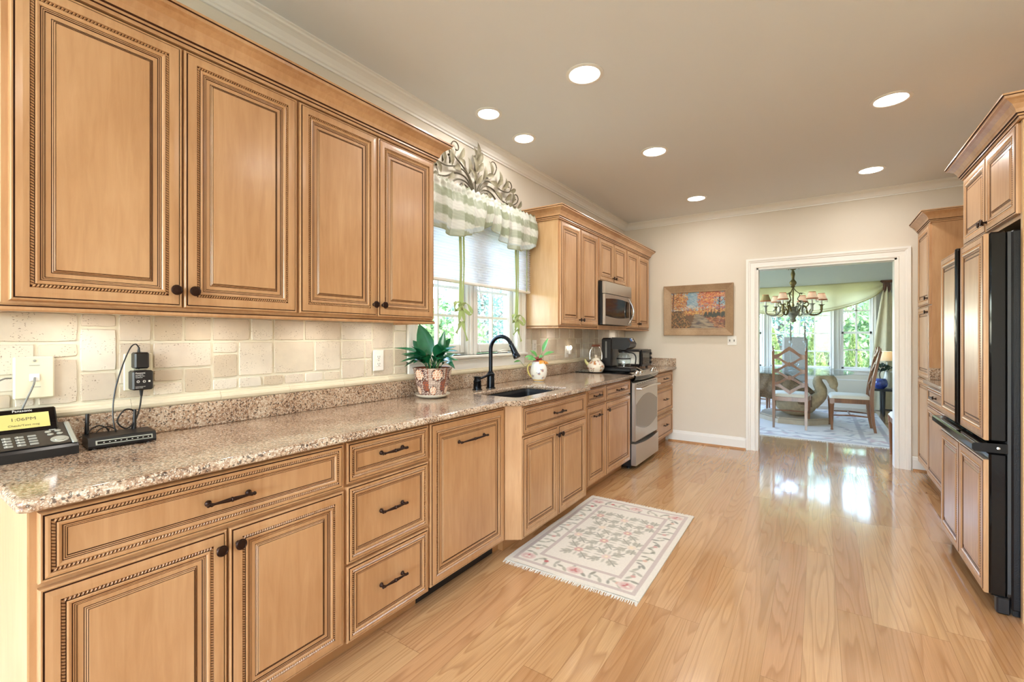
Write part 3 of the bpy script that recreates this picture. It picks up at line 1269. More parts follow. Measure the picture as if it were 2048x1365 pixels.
downlight(1.03, 2.31, 'largest recessed ceiling light, nearest the camera above the middle of the kitchen', 0.082)
downlight(0.322, 2.37, 'small recessed ceiling light, nearer and left one of the pair over the sink', 0.066)
downlight(0.316, 2.81, 'small recessed ceiling light nearer the iron wall decor, farther of the pair over the sink', 0.066)
downlight(1.037, 3.58, 'recessed ceiling light at mid-ceiling, second in the left-hand row', 0.082)
downlight(1.041, 5.04, 'recessed ceiling light nearest the far left corner, above the painting', 0.082)
downlight(2.471, 3.60, 'slanting oval recessed ceiling light at the right, in front of the refrigerator cabinet', 0.082)
downlight(2.483, 5.03, 'recessed ceiling light at the far right, above the doorway side', 0.082)
downlight(2.47, 2.0, 'recessed ceiling light over the right side, outside the frame', 0.082)  # this and the next two are unseen, added for more light
downlight(2.47, 0.2, 'recessed ceiling light behind the camera on the right', 0.082)
downlight(1.03, -1.2, 'recessed ceiling light behind the camera on the left', 0.082)
# ------------------------------------------------------------------ cabinets: glazed maple with rope moulding
def profile(s, raised):
    p = [(0, 0, 0), (0, 11, 0), (1.5, 15.5, 0), (4, 17.5, 0), (7, 17.2, 0), (7.9, 15.0, 1), (10.1, 15.0, 1), (10.6, 18.6, 0)]
    w = 38 if s > .9 else 21
    p += [((10.6 + w) / 2, 19.8, 0), (w - 1, 19.6, 0), (w, 15.5, 1), (w + 9, 15.5, 1), (w + 9.6, 19.0, 0)]
    q = w + 10
    p += [(q + 3, 20.2, 0), (q + 7, 19.0, 0), (q + 9.6, 16.2, 1), (q + 11.7, 16.0, 0), (q + 14, 15.8, 1), (q + 15.8, 14.6, 0), (q + 18.0, 14.4, 1), (q + 20.2, 12.2, 0)]
    if raised:
        g = q + 32
        p += [(g - .4, 12.0, 1), (g + 1.6, 11.6, 0), (g + 3.6, 13.6, 1), (g + 5.3, 13.0, 0), (g + 7.5, 15.4, 1), (g + 9.2, 14.6, 0), (g + 10, 17.6, 0)]
    return [(d / 1000, h / 1000, m) for d, h, m in p], (w + 4.5) / 1000


def door_mesh(a0, a1, b0, b1, fr, s=1.0, raised=True, rope_pitch=0.0078):
    P, rd = profile(s, raised)
    lim = min(a1 - a0, b1 - b0) / 2 - 0.012
    if P[-1][0] > lim:
        k = lim / P[-1][0]
        P = [(d * k, h, m) for d, h, m in P]
        rd *= k
    mb_ = MB()

    def ring(d, h):
        return [fr(a0 + d, b0 + d, h), fr(a1 - d, b0 + d, h), fr(a1 - d, b1 - d, h), fr(a0 + d, b1 - d, h)]
    for i in range(len(P) - 1):
        A, B = ring(P[i][0], P[i][1]), ring(P[i + 1][0], P[i + 1][1])
        for k in range(4):
            k2 = (k + 1) % 4
            mb_.add([A[k], A[k2], B[k2], B[k]], [(0, 1, 2, 3)], P[i][2])
    E_ = ring(P[-1][0], P[-1][1])
    mb_.add(E_, [(0, 1, 2, 3)], 0)
    mb_.add(ring(0, 0), [(0, 1, 2, 3)], 0)
    # rope beads
    rp = MB()
    hw, ht, base = 0.0043, 0.0200, 0.0154
    for (pa, pb, qa, qb) in ((a0 + rd, b0 + rd, a1 - rd, b0 + rd), (a1 - rd, b0 + rd, a1 - rd, b1 - rd), (a1 - rd, b1 - rd, a0 + rd, b1 - rd), (a0 + rd, b1 - rd, a0 + rd, b0 + rd)):
        Ln = abs(qa - pa) + abs(qb - pb)
        n_ = max(2, int(Ln / rope_pitch))
        ta, tb = (qa - pa) / Ln, (qb - pb) / Ln
        na, nb = -tb, ta
        st = Ln / n_
        bw = st * 0.40
        for i in range(n_):
            c = (i + 0.5) * st
            pts = []
            for (t_, n__, h_) in ((-bw - st * .24, -hw, base), (bw - st * .24, -hw, base), (bw + st * .24, hw, base), (-bw + st * .24, hw, base), (-st * .14, -hw * .5, ht), (st * .14, hw * .5, ht)):
                pts.append(fr(pa + ta * (c + t_) + na * n__, pb + tb * (c + t_) + nb * n__, h_))
            rp.add(pts, [(0, 1, 4), (1, 2, 5, 4), (2, 3, 5), (3, 0, 4, 5)], 0)
    return mb_, rp


def knob(parent, a, b, fr, h0=0.0195):
    m_ = MB()
    o = fr(a, b, h0)
    d = Vector(fr(a, b, h0 + 1)) - Vector(o)
    prof = [(0.0075, 0.0), (0.0075, 0.003), (0.0048, 0.006), (0.0046, 0.013), (0.010, 0.017), (0.0160, 0.0195), (0.0168, 0.0225), (0.0150, 0.0255), (0.0125, 0.0262), (0.0118, 0.0250), (0.006, 0.0258), (0.0, 0.0262)]
    Mx = Matrix.Translation(o) @ d.to_track_quat('Z', 'Y').to_matrix().to_4x4()
    m_.lathe(prof, n=20, M=Mx)
    return m_.build('knob', M_BRONZE, parent)


def pull(parent, a, b, fr, cc=0.096, h0=0.0195, name='bar_pull'):
    """turned bar pull along a"""
    m_ = MB()
    o = Vector(fr(a, b, h0))
    da = (Vector(fr(a + 1, b, h0)) - o)
    dh = (Vector(fr(a, b, h0 + 1)) - o)
    q = dh.to_track_quat('Z', 'Y').to_matrix().to_4x4()
    for sgn in (-1, 1):
        Mx = Matrix.Translation(o + da * (sgn * cc / 2)) @ q
        m_.lathe([(0.0095, 0.0), (0.0095, 0.003), (0.0060, 0.006), (0.0042, 0.010), (0.0042, 0.018), (0.0058, 0.022), (0.0058, 0.026), (0.0, 0.030)], n=14, M=Mx)
    qa = da.to_track_quat('Z', 'Y').to_matrix().to_4x4()
    Mx = Matrix.Translation(o + dh * 0.0235) @ qa
    L2 = cc / 2
    prof = [(0.0, -L2 - 0.014), (0.0045, -L2 - 0.012), (0.0062, -L2 - 0.008), (0.0045, -L2 - 0.004), (0.0060, -L2), (0.0038, -L2 + 0.008), (0.0036, -L2 + 0.012), (0.0062, -0.012), (0.0064, -0.006), (0.0050, -0.004), (0.0078, -0.002)]
    prof = prof + [(r_, -h_) for r_, h_ in reversed(prof)]
    m_.lathe(prof, n=14, M=Mx)
    return m_.build(name, M_BRONZE, parent)


def add_door(cab, a0, a1, b0, b1, fr, s=1.0, raised=True, name='door', kn=None, pl=None, pitch=0.0078):
    dm, rp = door_mesh(a0, a1, b0, b1, fr, s, raised, pitch)
    d = dm.build(name, [M_MAPLE, M_GLAZE], cab, recalc=False)
    rp.build('rope_moulding', M_MAPLE, d, recalc=False)
    if kn:
        knob(d, kn[0], kn[1], fr)
    if pl:
        pull(d, pl[0], pl[1], fr, pl[2])
    return d


def frL(x):
    return lambda a, b, h: (x + h, a, b)


def frR(x):
    return lambda a, b, h: (x - h, a, b)


CABCROWN = [(0, 0.0), (0.012, 0.0), (0.014, 0.010), (0.020, 0.012), (0.020, 0.020), (0.026, 0.024), (0.030, 0.040), (0.042, 0.060), (0.060, 0.074), (0.072, 0.080), (0.074, 0.090), (0.080, 0.092), (0.080, 0.100), (0, 0.100)]
CROWNM = [0, 0, 1, 0, 1, 0, 0, 0, 0, 0, 1, 0, 0, 0]

# ---- upper cabinets, left run
UX = 0.325          # face frame plane; doors stand 20 mm proud


def upper_left(y0, y1, doors, label):
    c = thing('wall_cabinet', label, 'cabinet', (0.0, (y0 + y1) / 2, 1.368), 0, 'glazed maple cabinets')
    m_ = MB()
    m_.box(0.016, UX - 0.002, y0, y1, 1.372, 2.2495)
    m_.build('carcass', M_MAPLE_END, c)
    m_ = MB()
    m_.box(UX - 0.002, UX, y0, y1, 1.368, 2.2495)
    m_.build('face_frame', M_MAPLE, c)
    for (a, b, side) in doors:
        ka = b - 0.024 if side > 0 else a + 0.024
        add_door(c, a, b, 1.376, 2.242, frL(UX), kn=(ka, 1.432))
    return c


upper_left(0.240, 1.0525, [(0.2525, 0.6445, 1), (0.6495, 1.047, -1)], 'leftmost and largest double-door maple wall cabinet, above the telephone and router')
upper_left(1.0525, 1.850, [(1.0585, 1.4535, 1), (1.4585, 1.842, -1)], 'double-door maple wall cabinet next to the sink window, with two slimmer doors')
cm = MB()
cm.sweep([(0.001, 0.240, 2.250), (UX + 0.002, 0.240, 2.250), (UX + 0.002, 1.850, 2.250), (0.001, 1.850, 2.250)], CABCROWN, [(0, -1, 0), (1, 0, 0), (0, 1, 0)], mats=CROWNM)
cm.box(0.004, 0.38, 0.2, 1.89, 2.335, 2.348)
tag(cm.build('crown_moulding', [M_MAPLE, M_GLAZE], loc=(0, 1.04, 2.250)), 'long maple crown moulding along the top of the large left-hand wall cabinets', 'moulding', 'cabinet crown mouldings')
RAILP = [(0, 0), (0.006, 0), (0.010, 0.004), (0.010, 0.012), (0.004, 0.016), (0.0, 0.020), (-0.014, 0.020), (-0.014, 0)]
cm = MB()
cm.sweep([(0.02, 0.240, 1.348), (UX - 0.002, 0.240, 1.348), (UX - 0.002, 1.850, 1.348), (0.02, 1.850, 1.348)], RAILP, [(0, -1, 0), (1, 0, 0), (0, 1, 0)], mats=[0, 0, 0, 1, 0, 0, 0, 0])
tag(cm.build('light_rail_moulding', [M_MAPLE, M_GLAZE], loc=(0.2, 1.04, 1.348)), 'thin maple light rail along the underside of the large left-hand wall cabinets', 'moulding', 'light rails under the wall cabinets')

# ---- upper cabinets, right of the window
UY0 = 3.318


def upper_right(y0, y1, doors, label, zb=1.372, knobz=1.425):
    c = thing('wall_cabinet', label, 'cabinet', (0.0, (y0 + y1) / 2, zb), 0, 'glazed maple cabinets')
    m_ = MB()
    m_.box(0.016, UX - 0.002, y0, y1, zb, 2.2495)
    m_.build('carcass', M_MAPLE_END, c)
    m_ = MB()
    m_.box(UX - 0.002, UX, y0, y1, zb, 2.2495)
    m_.build('face_frame', M_MAPLE, c)
    for (a, b, side) in doors:
        ka = b - 0.026 if side > 0 else a + 0.026
        add_door(c, a, b, zb + 0.006, 2.242, frL(UX), kn=(ka, zb + 0.055), pitch=0.011)
    return c


upper_right(UY0, 4.118, [(3.334, 3.706, 1), (3.712, 4.100, -1)], 'tall double-door maple wall cabinet with a pale side panel, between window and microwave')
upper_right(4.118, 4.880, [(4.132, 4.497, 1), (4.503, 4.868, -1)], 'short double-door maple wall cabinet directly above the microwave', zb=1.822)
upper_right(4.880, 5.700, [(4.895, 5.272, 1), (5.278, 5.682, -1)], 'tall double-door maple wall cabinet between the microwave and the far corner')
cm = MB()
cm.sweep([(0.001, UY0, 2.250), (UX + 0.002, UY0, 2.250), (UX + 0.002, 5.700, 2.250), (0.001, 5.700, 2.250)], CABCROWN, [(0, -1, 0), (1, 0, 0), (0, 1, 0)], mats=CROWNM)
cm.box(0.004, 0.38, UY0 - 0.04, 5.68, 2.335, 2.348)
tag(cm.build('crown_moulding', [M_MAPLE, M_GLAZE], loc=(0, 4.5, 2.250)), 'maple crown moulding over the three wall cabinets around the microwave', 'moulding', 'cabinet crown mouldings')
cm = MB()
cm.sweep([(0.02, UY0, 1.348), (UX - 0.002, UY0, 1.348), (UX - 0.002, 4.114, 1.348)], RAILP, [(0, -1, 0), (1, 0, 0)], mats=[0, 0, 0, 1, 0, 0, 0, 0])
cm.sweep([(UX - 0.002, 4.884, 1.348), (UX - 0.002, 5.700, 1.348), (0.02, 5.700, 1.348)], RAILP, [(1, 0, 0), (0, 1, 0)], mats=[0, 0, 0, 1, 0, 0, 0, 0])
cm.box(UX - 0.016, UX + 0.010, 4.118, 4.880, 1.348, 1.390)
cm.box(0.02, UX - 0.016, 4.118, 4.880, 1.372, 1.390)
tag(cm.build('light_rail_moulding', [M_MAPLE, M_GLAZE], loc=(0.2, 4.5, 1.348)), 'maple light rail and shelf board under the wall cabinets and the microwave', 'moulding', 'light rails under the wall cabinets')

# ---- under-cabinet lights
for (y, lab) in ((0.45, 'under-cabinet puck light above the telephone'), (0.86, 'under-cabinet puck light above the router'), (1.30, 'under-cabinet puck light left of the wall outlet'),
                 (1.68, 'under-cabinet puck light above the wall outlet by the window'), (3.70, 'under-cabinet puck light above the rooster pitcher'), (5.30, 'under-cabinet puck light in the far corner')):
    t = thing('puck_light', lab, 'light', (0.17, y, 1.372), 0, 'under-cabinet puck lights')
    m_ = MB()
    m_.lathe([(0.0, 1.360), (0.028, 1.360), (0.034, 1.364), (0.034, 1.3715), (0.0, 1.3715)], (0.17, y, 0), n=24)
    m_.build('housing', M_WHITE, t)
    ld = bpy.data.lights.new('lamp', 'AREA')
    ld.shape = 'DISK'
    ld.size = 0.05
    ld.energy = 0.6
    ld.color = (1.0, 0.93, 0.85)
    lo = bpy.data.objects.new('lamp', ld)
    COL.objects.link(lo)
    lo.parent = t
    lo.location = (0, 0, -0.016)

# ---- base cabinets
CZ0, CZ1 = 0.880, 0.912          # underside and top of the granite
BZ = 0.100                       # underside of the base doors


def base(name, label, y0, y1, xf, side=None, toe=0.075, toem=None, kick=True):
    c = thing(name, label, 'cabinet', (0.3, (y0 + y1) / 2, 0), 0, 'glazed maple cabinets')
    m_ = MB()
    if name == 'sink_cabinet':
        for q_ in ((0.005, xf - 0.002, y0, y1, 0.105, 0.125), (0.005, 0.02, y0, y1, 0.125, CZ0 - 0.001), (0.02, xf - 0.002, y0, y0 + 0.018, 0.125, CZ0 - 0.001), (0.02, xf - 0.002, y1 - 0.018, y1, 0.125, CZ0 - 0.001), (xf - 0.02, xf - 0.002, y0 + 0.018, y1 - 0.018, 0.125, CZ0 - 0.001)):
            m_.box(*q_)
    else:
        m_.box(0.005, xf - 0.002, y0, y1, 0.105, CZ0 - 0.001)
    m_.build('carcass', M_MAPLE_END, c)
    m_ = MB()
    m_.box(xf - 0.002, xf, y0, y1, 0.105, CZ0 - 0.001)
    m_.build('face_frame', M_MAPLE, c)
    if kick:
        m_ = MB()
        m_.box(0.05, xf - toe, y0 + (0.0 if side is None else side), y1, 0, 0.105)
        m_.build('toe_kick', toem or M_TOE, c)
    return c


XN = 0.580
c = base('base_cabinet', 'nearest base cabinet: one wide drawer over two doors, below the router', 0.250, 1.0895, XN)
m_ = MB()
m_.box(0.005, XN - 0.003, 0.247, 0.2499, 0.0, CZ0 - 0.001)
o = m_.build('end_panel', M_MAPLE_END, c)
o['label'] = 'pale end panel facing the near side'
add_door(c, 0.262, 1.084, 0.700, 0.868, frL(XN), 0.5, False, 'drawer', pl=(0.673, 0.784, 0.115))
add_door(c, 0.262, 0.670, BZ, 0.688, frL(XN), kn=(0.646, 0.636))
add_door(c, 0.676, 1.084, BZ, 0.688, frL(XN), kn=(0.700, 0.636))
c = base('drawer_cabinet', 'stack of three drawers with bronze bar pulls in the near base run', 1.0895, 1.545, XN)
for z0, z1 in ((0.708, 0.868), (0.398, 0.698), (0.092, 0.388)):
    add_door(c, 1.099, 1.540, z0, z1, frL(XN), 0.5, False, 'drawer', pl=(1.318, (z0 + z1) / 2 + 0.010, 0.115))
c = base('panel_dishwasher', 'large single maple panel front with one long bar pull, left of the sink cabinet', 1.545, 2.162, XN, toe=0.075, toem=M_DARKKICK)
c['category'] = 'dishwasher'
add_door(c, 1.553, 2.156, 0.100, 0.868, frL(XN), name='front_panel', pl=(1.855, 0.748, 0.205))
# angled filler
XS = 0.660
c = base('sink_cabinet', 'sink base cabinet standing forward of the rest, with false drawer and two doors', 2.220, 3.105, XS, toe=0.12)
m_ = MB()
AF = [(XN, 2.163), (XN + 0.018, 2.163), (XS + 0.016, 2.2195), (XS, 2.2195)]
m_.prism([(0.3, 2.163)] + AF[1:3] + [(0.3, 2.2195)], lambda a, b, h: (a, b, h), 0.10, CZ0 - 0.001)
o = m_.build('angled_filler', M_MAPLE, c)
m_ = MB()
m_.box(0.2, XN - 0.075, 2.163, 2.2195, 0, 0.099)
m_.build('toe_kick', M_TOE, c)
m_ = MB()
m_.prism([(0.3, 3.1055), (XS + 0.016, 3.1055), (0.615, 3.150), (0.3, 3.150)], lambda a, b, h: (a, b, h), 0.10, CZ0 - 0.001)
m_.build('angled_filler', M_MAPLE, c)
add_door(c, 2.228, 3.098, 0.700, 0.868, frL(XS), 0.5, False, 'drawer', pl=(2.663, 0.784, 0.115))
add_door(c, 2.228, 2.660, BZ, 0.688, frL(XS), kn=(2.636, 0.636))
add_door(c, 2.666, 3.098, BZ, 0.688, frL(XS), kn=(2.690, 0.636))
XA = 0.592
c = base('base_cabinet', 'narrow pull-out base cabinet with two bar pulls, just right of the sink cabinet', 3.151, 3.634, XA)
add_door(c, 3.262, 3.629, 0.736, 0.868, frL(XA), 0.5, False, 'drawer', pl=(3.445, 0.802, 0.110), pitch=0.011)
add_door(c, 3.262, 3.629, BZ, 0.724, frL(XA), name='door', pl=(3.445, 0.640, 0.110), pitch=0.011)
c = base('base_cabinet', 'base cabinet with one drawer over one door, immediately left of the range', 3.634, 4.250, XA)
add_door(c, 3.640, 4.244, 0.736, 0.868, frL(XA), 0.5, False, 'drawer', pl=(3.942, 0.802, 0.110), pitch=0.011)
add_door(c, 3.640, 4.244, BZ, 0.724, frL(XA), kn=(3.672, 0.655), pitch=0.011)
c = base('drawer_cabinet', 'stack of three drawers in the far corner, right of the range', 5.025, 5.750, 0.602)
for z0, z1 in ((0.700, 0.862), (0.398, 0.682), (0.102, 0.380)):
    add_door(c, 5.034, 5.738, z0, z1, frL(0.602), 0.5, False, 'drawer', pl=(5.40, (z0 + z1) / 2 + 0.006, 0.115), pitch=0.012)

# ---- granite
def arcp(cx, cy, r, a0, a1, n_=5):
    return [(cx + r * math.cos(R(a0 + (a1 - a0) * i / n_)), cy + r * math.sin(R(a0 + (a1 - a0) * i / n_))) for i in range(n_ + 1)]


SX0, SX1, SY0, SY1 = 0.250, 0.600, 2.285, 2.945
rr_ = 0.035
hole = arcp(SX1 - rr_, SY0 + rr_, rr_, -90, 0) + arcp(SX1 - rr_, SY1 - rr_, rr_, 0, 90) + arcp(SX0 + rr_, SY1 - rr_, rr_, 90, 180) + arcp(SX0 + rr_, SY0 + rr_, rr_, 180, 270)
outl = [(0.002, 0.222), (0.615, 0.222), (0.628, 0.235), (0.632, 2.118), (0.716, 2.190), (0.716, 3.088), (0.650, 3.152), (0.648, 4.250), (0.002, 4.250)]
tag(slab('granite_countertop', M_GRANITE, outl, [hole], CZ0, CZ1, 0.011, loc=(0.3, 2.2, CZ0)), 'long speckled tan granite countertop with the sink cut-out, running to the range', 'countertop')
outl = [(0.002, 5.000), (0.640, 5.000), (0.652, 5.012), (0.660, 5.752), (0.002, 5.752)]
tag(slab('granite_countertop', M_GRANITE, outl, [], CZ0, CZ1, 0.010, loc=(0.3, 5.3, CZ0)), 'short granite countertop in the far corner beyond the range, under the toaster', 'countertop')
outl = [(0.002, 4.252), (0.060, 4.252), (0.060, 4.998), (0.002, 4.998)]
m_ = MB()
m_.box(0.001, 0.022, 0.215, 5.752, CZ1 + 0.0005, 1.011, bev=0.003)
tag(m_.build('granite_backsplash', M_GRANITE, loc=(0.01, 3, CZ1)), 'long low granite upstand along the left wall behind the countertop', 'backsplash')
m_ = MB()
m_.box(0.023, 0.656, 5.731, 5.753, CZ1 + 0.0005, 1.011, bev=0.003)
tag(m_.build('granite_backsplash', M_GRANITE, loc=(0.3, 5.74, CZ1)), 'short low granite upstand against the far wall in the corner', 'backsplash')

# undermount sink
sk = thing('kitchen_sink', 'black undermount sink set in the granite below the window', 'sink', (0.425, 2.615, 0.68))
m_ = MB()


def skin(x0, x1, y0, y1, z):
    return [(p[0], p[1], z) for p in arcp(x1 - rr_, y0 + rr_, rr_, -90, 0) + arcp(x1 - rr_, y1 - rr_, rr_, 0, 90) + arcp(x0 + rr_, y1 - rr_, rr_, 90, 180) + arcp(x0 + rr_, y0 + rr_, rr_, 180, 270)]


rings = [skin(SX0 - 0.02, SX1 + 0.02, SY0 - 0.02, SY1 + 0.02, CZ0 - 0.0005), skin(SX0 - 0.004, SX1 + 0.004, SY0 - 0.004, SY1 + 0.004, CZ0 - 0.0005), skin(SX0, SX1, SY0, SY1, CZ0 - 0.02), skin(SX0 + 0.005, SX1 - 0.005, SY0 + 0.005, SY1 - 0.005, 0.71), skin(SX0 + 0.03, SX1 - 0.03, SY0 + 0.03, SY1 - 0.03, 0.690)]
k_ = len(rings[0])
for A, B in zip(rings[:-1], rings[1:]):
    m_.add(A + B, [(i, (i + 1) % k_, k_ + (i + 1) % k_, k_ + i) for i in range(k_)], 0, True)
m_.add(rings[-1], [tuple(range(k_))])
m_.build('basin', M_SINK, sk)
m_ = MB()
m_.lathe([(0.0, 0.693), (0.03, 0.693), (0.045, 0.697), (0.05, 0.694), (0.05, 0.691)], (0.42, 2.62, 0), n=24)
m_.build('drain', M_STEEL_L, sk)

# ------------------------------------------------------------------ right-hand wall: pantry, desk cabinet, refrigerator, end panel
XP = 2.905
c = thing('pantry_cabinet', 'tall two-door pantry cabinet beside the doorway, with the warm brown side panel', 'cabinet', (3.2, 5.47, 0), 0, 'glazed maple cabinets')
m_ = MB()
m_.box(XP + 0.002, XR - 0.002, 5.205, 5.750, 0.105, 2.2495)
m_.build('carcass', M_MAPLE, c)
m_ = MB()
m_.box(XP, XP + 0.002, 5.205, 5.750, 0.105, 2.2495)
m_.build('face_frame', M_MAPLE, c)
m_ = MB()
m_.box(XP + 0.075, XR - 0.01, 5.205, 5.750, 0, 0.105)
m_.build('toe_kick', M_TOE, c)
add_door(c, 5.215, 5.738, 1.556, 2.245, frR(XP), kn=(5.262, 1.612), pitch=0.012)
add_door(c, 5.215, 5.738, 0.905, 1.546, frR(XP), kn=(5.262, 1.492), pitch=0.012)
add_door(c, 5.215, 5.738, BZ, 0.895, frR(XP), pitch=0.012)
cm = MB()
cm.sweep([(XR - 0.002, 5.205, 2.250), (XP, 5.205, 2.250), (XP, 5.752, 2.250)], CABCROWN, [(0, -1, 0), (-1, 0, 0)], mats=CROWNM)
cm.box(XP, XR - 0.002, 5.21, 5.75, 2.335, 2.348)
tag(cm.build('crown_moulding', [M_MAPLE, M_GLAZE], loc=(XP, 5.4, 2.250)), 'maple crown moulding on top of the pantry cabinet by the doorway', 'moulding', 'cabinet crown mouldings')

XB = 2.890
c = thing('base_cabinet', 'base cabinet with drawers at the right, between pantry and refrigerator', 'cabinet', (3.2, 4.5, 0), 0, 'glazed maple cabinets')
m_ = MB()
m_.box(XB + 0.002, XR - 0.002, 3.905, 5.204, 0.105, CZ0 - 0.001)
m_.build('carcass', M_MAPLE_END, c)
m_ = MB()
m_.box(XB, XB + 0.002, 3.905, 5.204, 0.105, CZ0 - 0.001)
m_.build('face_frame', M_MAPLE, c)
m_ = MB()
m_.box(XB + 0.075, XR - 0.01, 3.905, 5.204, 0, 0.105)
m_.build('toe_kick', M_TOE, c)
for (a, b) in ((4.560, 5.196), (3.915, 4.552)):
    add_door(c, a, b, 0.712, 0.866, frR(XB), 0.5, False, 'drawer', pl=((a + b) / 2, 0.789, 0.115), pitch=0.012)
    add_door(c, a, b, BZ, 0.700, frR(XB), pitch=0.012)
tag(slab('granite_countertop', M_GRANITE, [(2.848, 3.905), (XR - 0.002, 3.905), (XR - 0.002, 5.203), (2.848, 5.203)], [], CZ0, CZ1, 0.008, loc=(3.2, 4.5, CZ0)), 'granite countertop at the right, between pantry and refrigerator', 'countertop')
m_ = MB()
m_.box(2.885, XR - 0.024, 5.181, 5.203, CZ1 + 0.0005, 1.012, bev=0.003)
m_.box(XR - 0.023, XR - 0.002, 3.905, 5.203, CZ1 + 0.0005, 1.012, bev=0.003)
tag(m_.build('granite_backsplash', M_GRANITE, loc=(3.2, 5.19, CZ1)), 'granite upstand against the brown side of the pantry', 'backsplash')

# refrigerator: bottom freezer, two doors, maple overlay panels on black
FX = 2.760
fr = thing('refrigerator', 'black refrigerator with maple overlay panels and a bottom freezer drawer', 'refrigerator', (3.15, 3.43, 0))
m_ = MB()
m_.box(2.8325, 3.46, 2.985, 3.885, 0.03, 1.765, bev=0.006)
m_.build('body', M_BLACKP, fr)
m_ = MB()
m_.box(2.8205, 2.832, 2.992, 3.878, 0.10, 1.760)
m_.build('door_gasket', M_GASKET, fr)
for (a, b, lab) in ((3.448, 3.882, 1), (2.988, 3.424, -1)):
    m_ = MB()
    m_.box(FX, 2.820, a, b, 0.792, 1.765, bev=0.008)
    d = m_.build('refrigerator_door', M_BLACKG, fr)
    dm, rp = door_mesh(a + 0.004, b - 0.002 if lab > 0 else b - 0.012, 0.796, 1.760, frR(FX - 0.0005), 1.0, True, 0.012)
    dm.build('overlay_panel', [M_MAPLE, M_GLAZE], d, recalc=False)
    rp.build('rope_moulding', M_MAPLE, d, recalc=False)
    m_ = MB()
    ya, yb = (a - 0.021, a - 0.0005) if lab > 0 else (b + 0.0005, b + 0.021)
    m_.box(FX - 0.034, FX + 0.05, ya, yb, 0.800, 1.762, bev=0.005)
    m_.build('edge_handle', M_BLACKG, d)
m_ = MB()
m_.box(FX, 2.820, 2.988, 3.882, 0.080, 0.740, bev=0.008)
d = m_.build('freezer_drawer', M_BLACKG, fr)
for (a, b) in ((2.992, 3.433), (3.437, 3.878)):
    dm, rp = door_mesh(a, b, 0.086, 0.706, frR(FX - 0.0005), 1.0, True, 0.012)
    dm.build('overlay_panel', [M_MAPLE, M_GLAZE], d, recalc=False)
    rp.build('rope_moulding', M_MAPLE, d, recalc=False)
m_ = MB()
m_.prism([(FX + 0.06, 0.742), (FX - 0.050, 0.742), (FX - 0.058, 0.750), (FX - 0.058, 0.775), (FX - 0.050, 0.782), (FX + 0.060, 0.786)], lambda a, b, h: (a, h, b), 2.986, 3.884)
m_.build('freezer_handle', M_BLACKG, fr)
for q_ in ((2.785, 2.831, 2.990, 3.03, 0.002, 0.078), (2.785, 2.831, 3.84, 3.88, 0.002, 0.078)):
    m_ = MB()
    m_.box(*q_, bev=0.006)
    m_.build('foot', M_BLACK, fr)
m_ = MB()
m_.box(2.840, 3.40, 3.0, 3.87, 0.002, 0.029)
m_.build('base_grille', M_BLACK, fr)
m_ = MB()
m_.lathe([(0.0, 0.0), (0.006, 0.0), (0.006, -0.002), (0.0, -0.003)], (2.79, 2.9855, 0.764), 'y', n=14)
m_.build('screw', M_STEEL_L, fr)

c = thing('wall_cabinet', 'double-door maple cabinet over the refrigerator', 'cabinet', (3.1, 3.4, 1.815), 0, 'glazed maple cabinets')
XO = 2.862
m_ = MB()
m_.box(XO + 0.002, XR - 0.002, 2.978, 3.900, 1.815, 2.2495)
m_.build('carcass', M_MAPLE_END, c)
m_ = MB()
m_.box(XO, XO + 0.002, 2.978, 3.900, 1.815, 2.2495)
m_.build('face_frame', M_MAPLE, c)
add_door(c, 2.982, 3.430, 1.836, 2.245, frR(XO), kn=(3.404, 1.885), pitch=0.010)
add_door(c, 3.436, 3.884, 1.836, 2.245, frR(XO), kn=(3.462, 1.885), pitch=0.010)
m_ = MB()
m_.box(2.858, XR - 0.002, 2.950, 2.976, 0.0, 2.2495)
tag(m_.build('end_panel', M_MAPLE_END, loc=(3.2, 2.96, 0)), 'tall maple end panel at the right edge, beside the refrigerator', 'panel')
m_ = MB()
m_.box(2.866, XR - 0.002, 3.887, 3.903, 0.0, 1.814)
tag(m_.build('end_panel', M_MAPLE_END, loc=(3.2, 3.89, 0)), 'far maple end panel behind the refrigerator', 'panel')
cm = MB()
cm.sweep([(XR - 0.002, 2.948, 2.250), (XO - 0.006, 2.948, 2.250), (XO - 0.006, 3.905, 2.250), (XR - 0.002, 3.905, 2.250)], CABCROWN, [(0, -1, 0), (-1, 0, 0), (0, 1, 0)], mats=CROWNM)
cm.box(XO, XR - 0.002, 2.95, 3.90, 2.335, 2.348)
tag(cm.build('crown_moulding', [M_MAPLE, M_GLAZE], loc=(XO, 3.4, 2.250)), 'maple crown moulding catching the light above the refrigerator', 'moulding', 'cabinet crown mouldings')
# ------------------------------------------------------------------ range
YR0, YR1 = 4.256, 4.994
t = thing('range', 'stainless slide-in range with black glass cooktop and arched oven window', 'stove', (0.33, 4.625, 0))
m_ = MB()
m_.box(0.03, 0.612, YR0, YR1, 0.03, 0.905)
m_.build('body', M_BLACK, t)
m_ = MB()
m_.box(0.024, 0.600, YR0 - 0.003, YR1 + 0.003, 0.9125, 0.920, bev=0.002)
m_.build('cooktop', M_BLACKG, t)
m_ = MB()
for (bx, by, br) in ((0.19, 4.45, 0.085), (0.19, 4.81, 0.07), (0.44, 4.45, 0.075), (0.44, 4.81, 0.095)):
    for r_ in (br, br * 0.6):
        m_.lathe([(r_ - 0.0015, 0.9201), (r_ - 0.0015, 0.9205), (r_ + 0.0015, 0.9205), (r_ + 0.0015, 0.9201)], (bx, by, 0), n=36)
m_.build('burner_marking', M_GREYP, t)


def bulge(y):
    s_ = (y - YR0) / (YR1 - YR0)
    return 0.030 * math.sin(PI * s_)


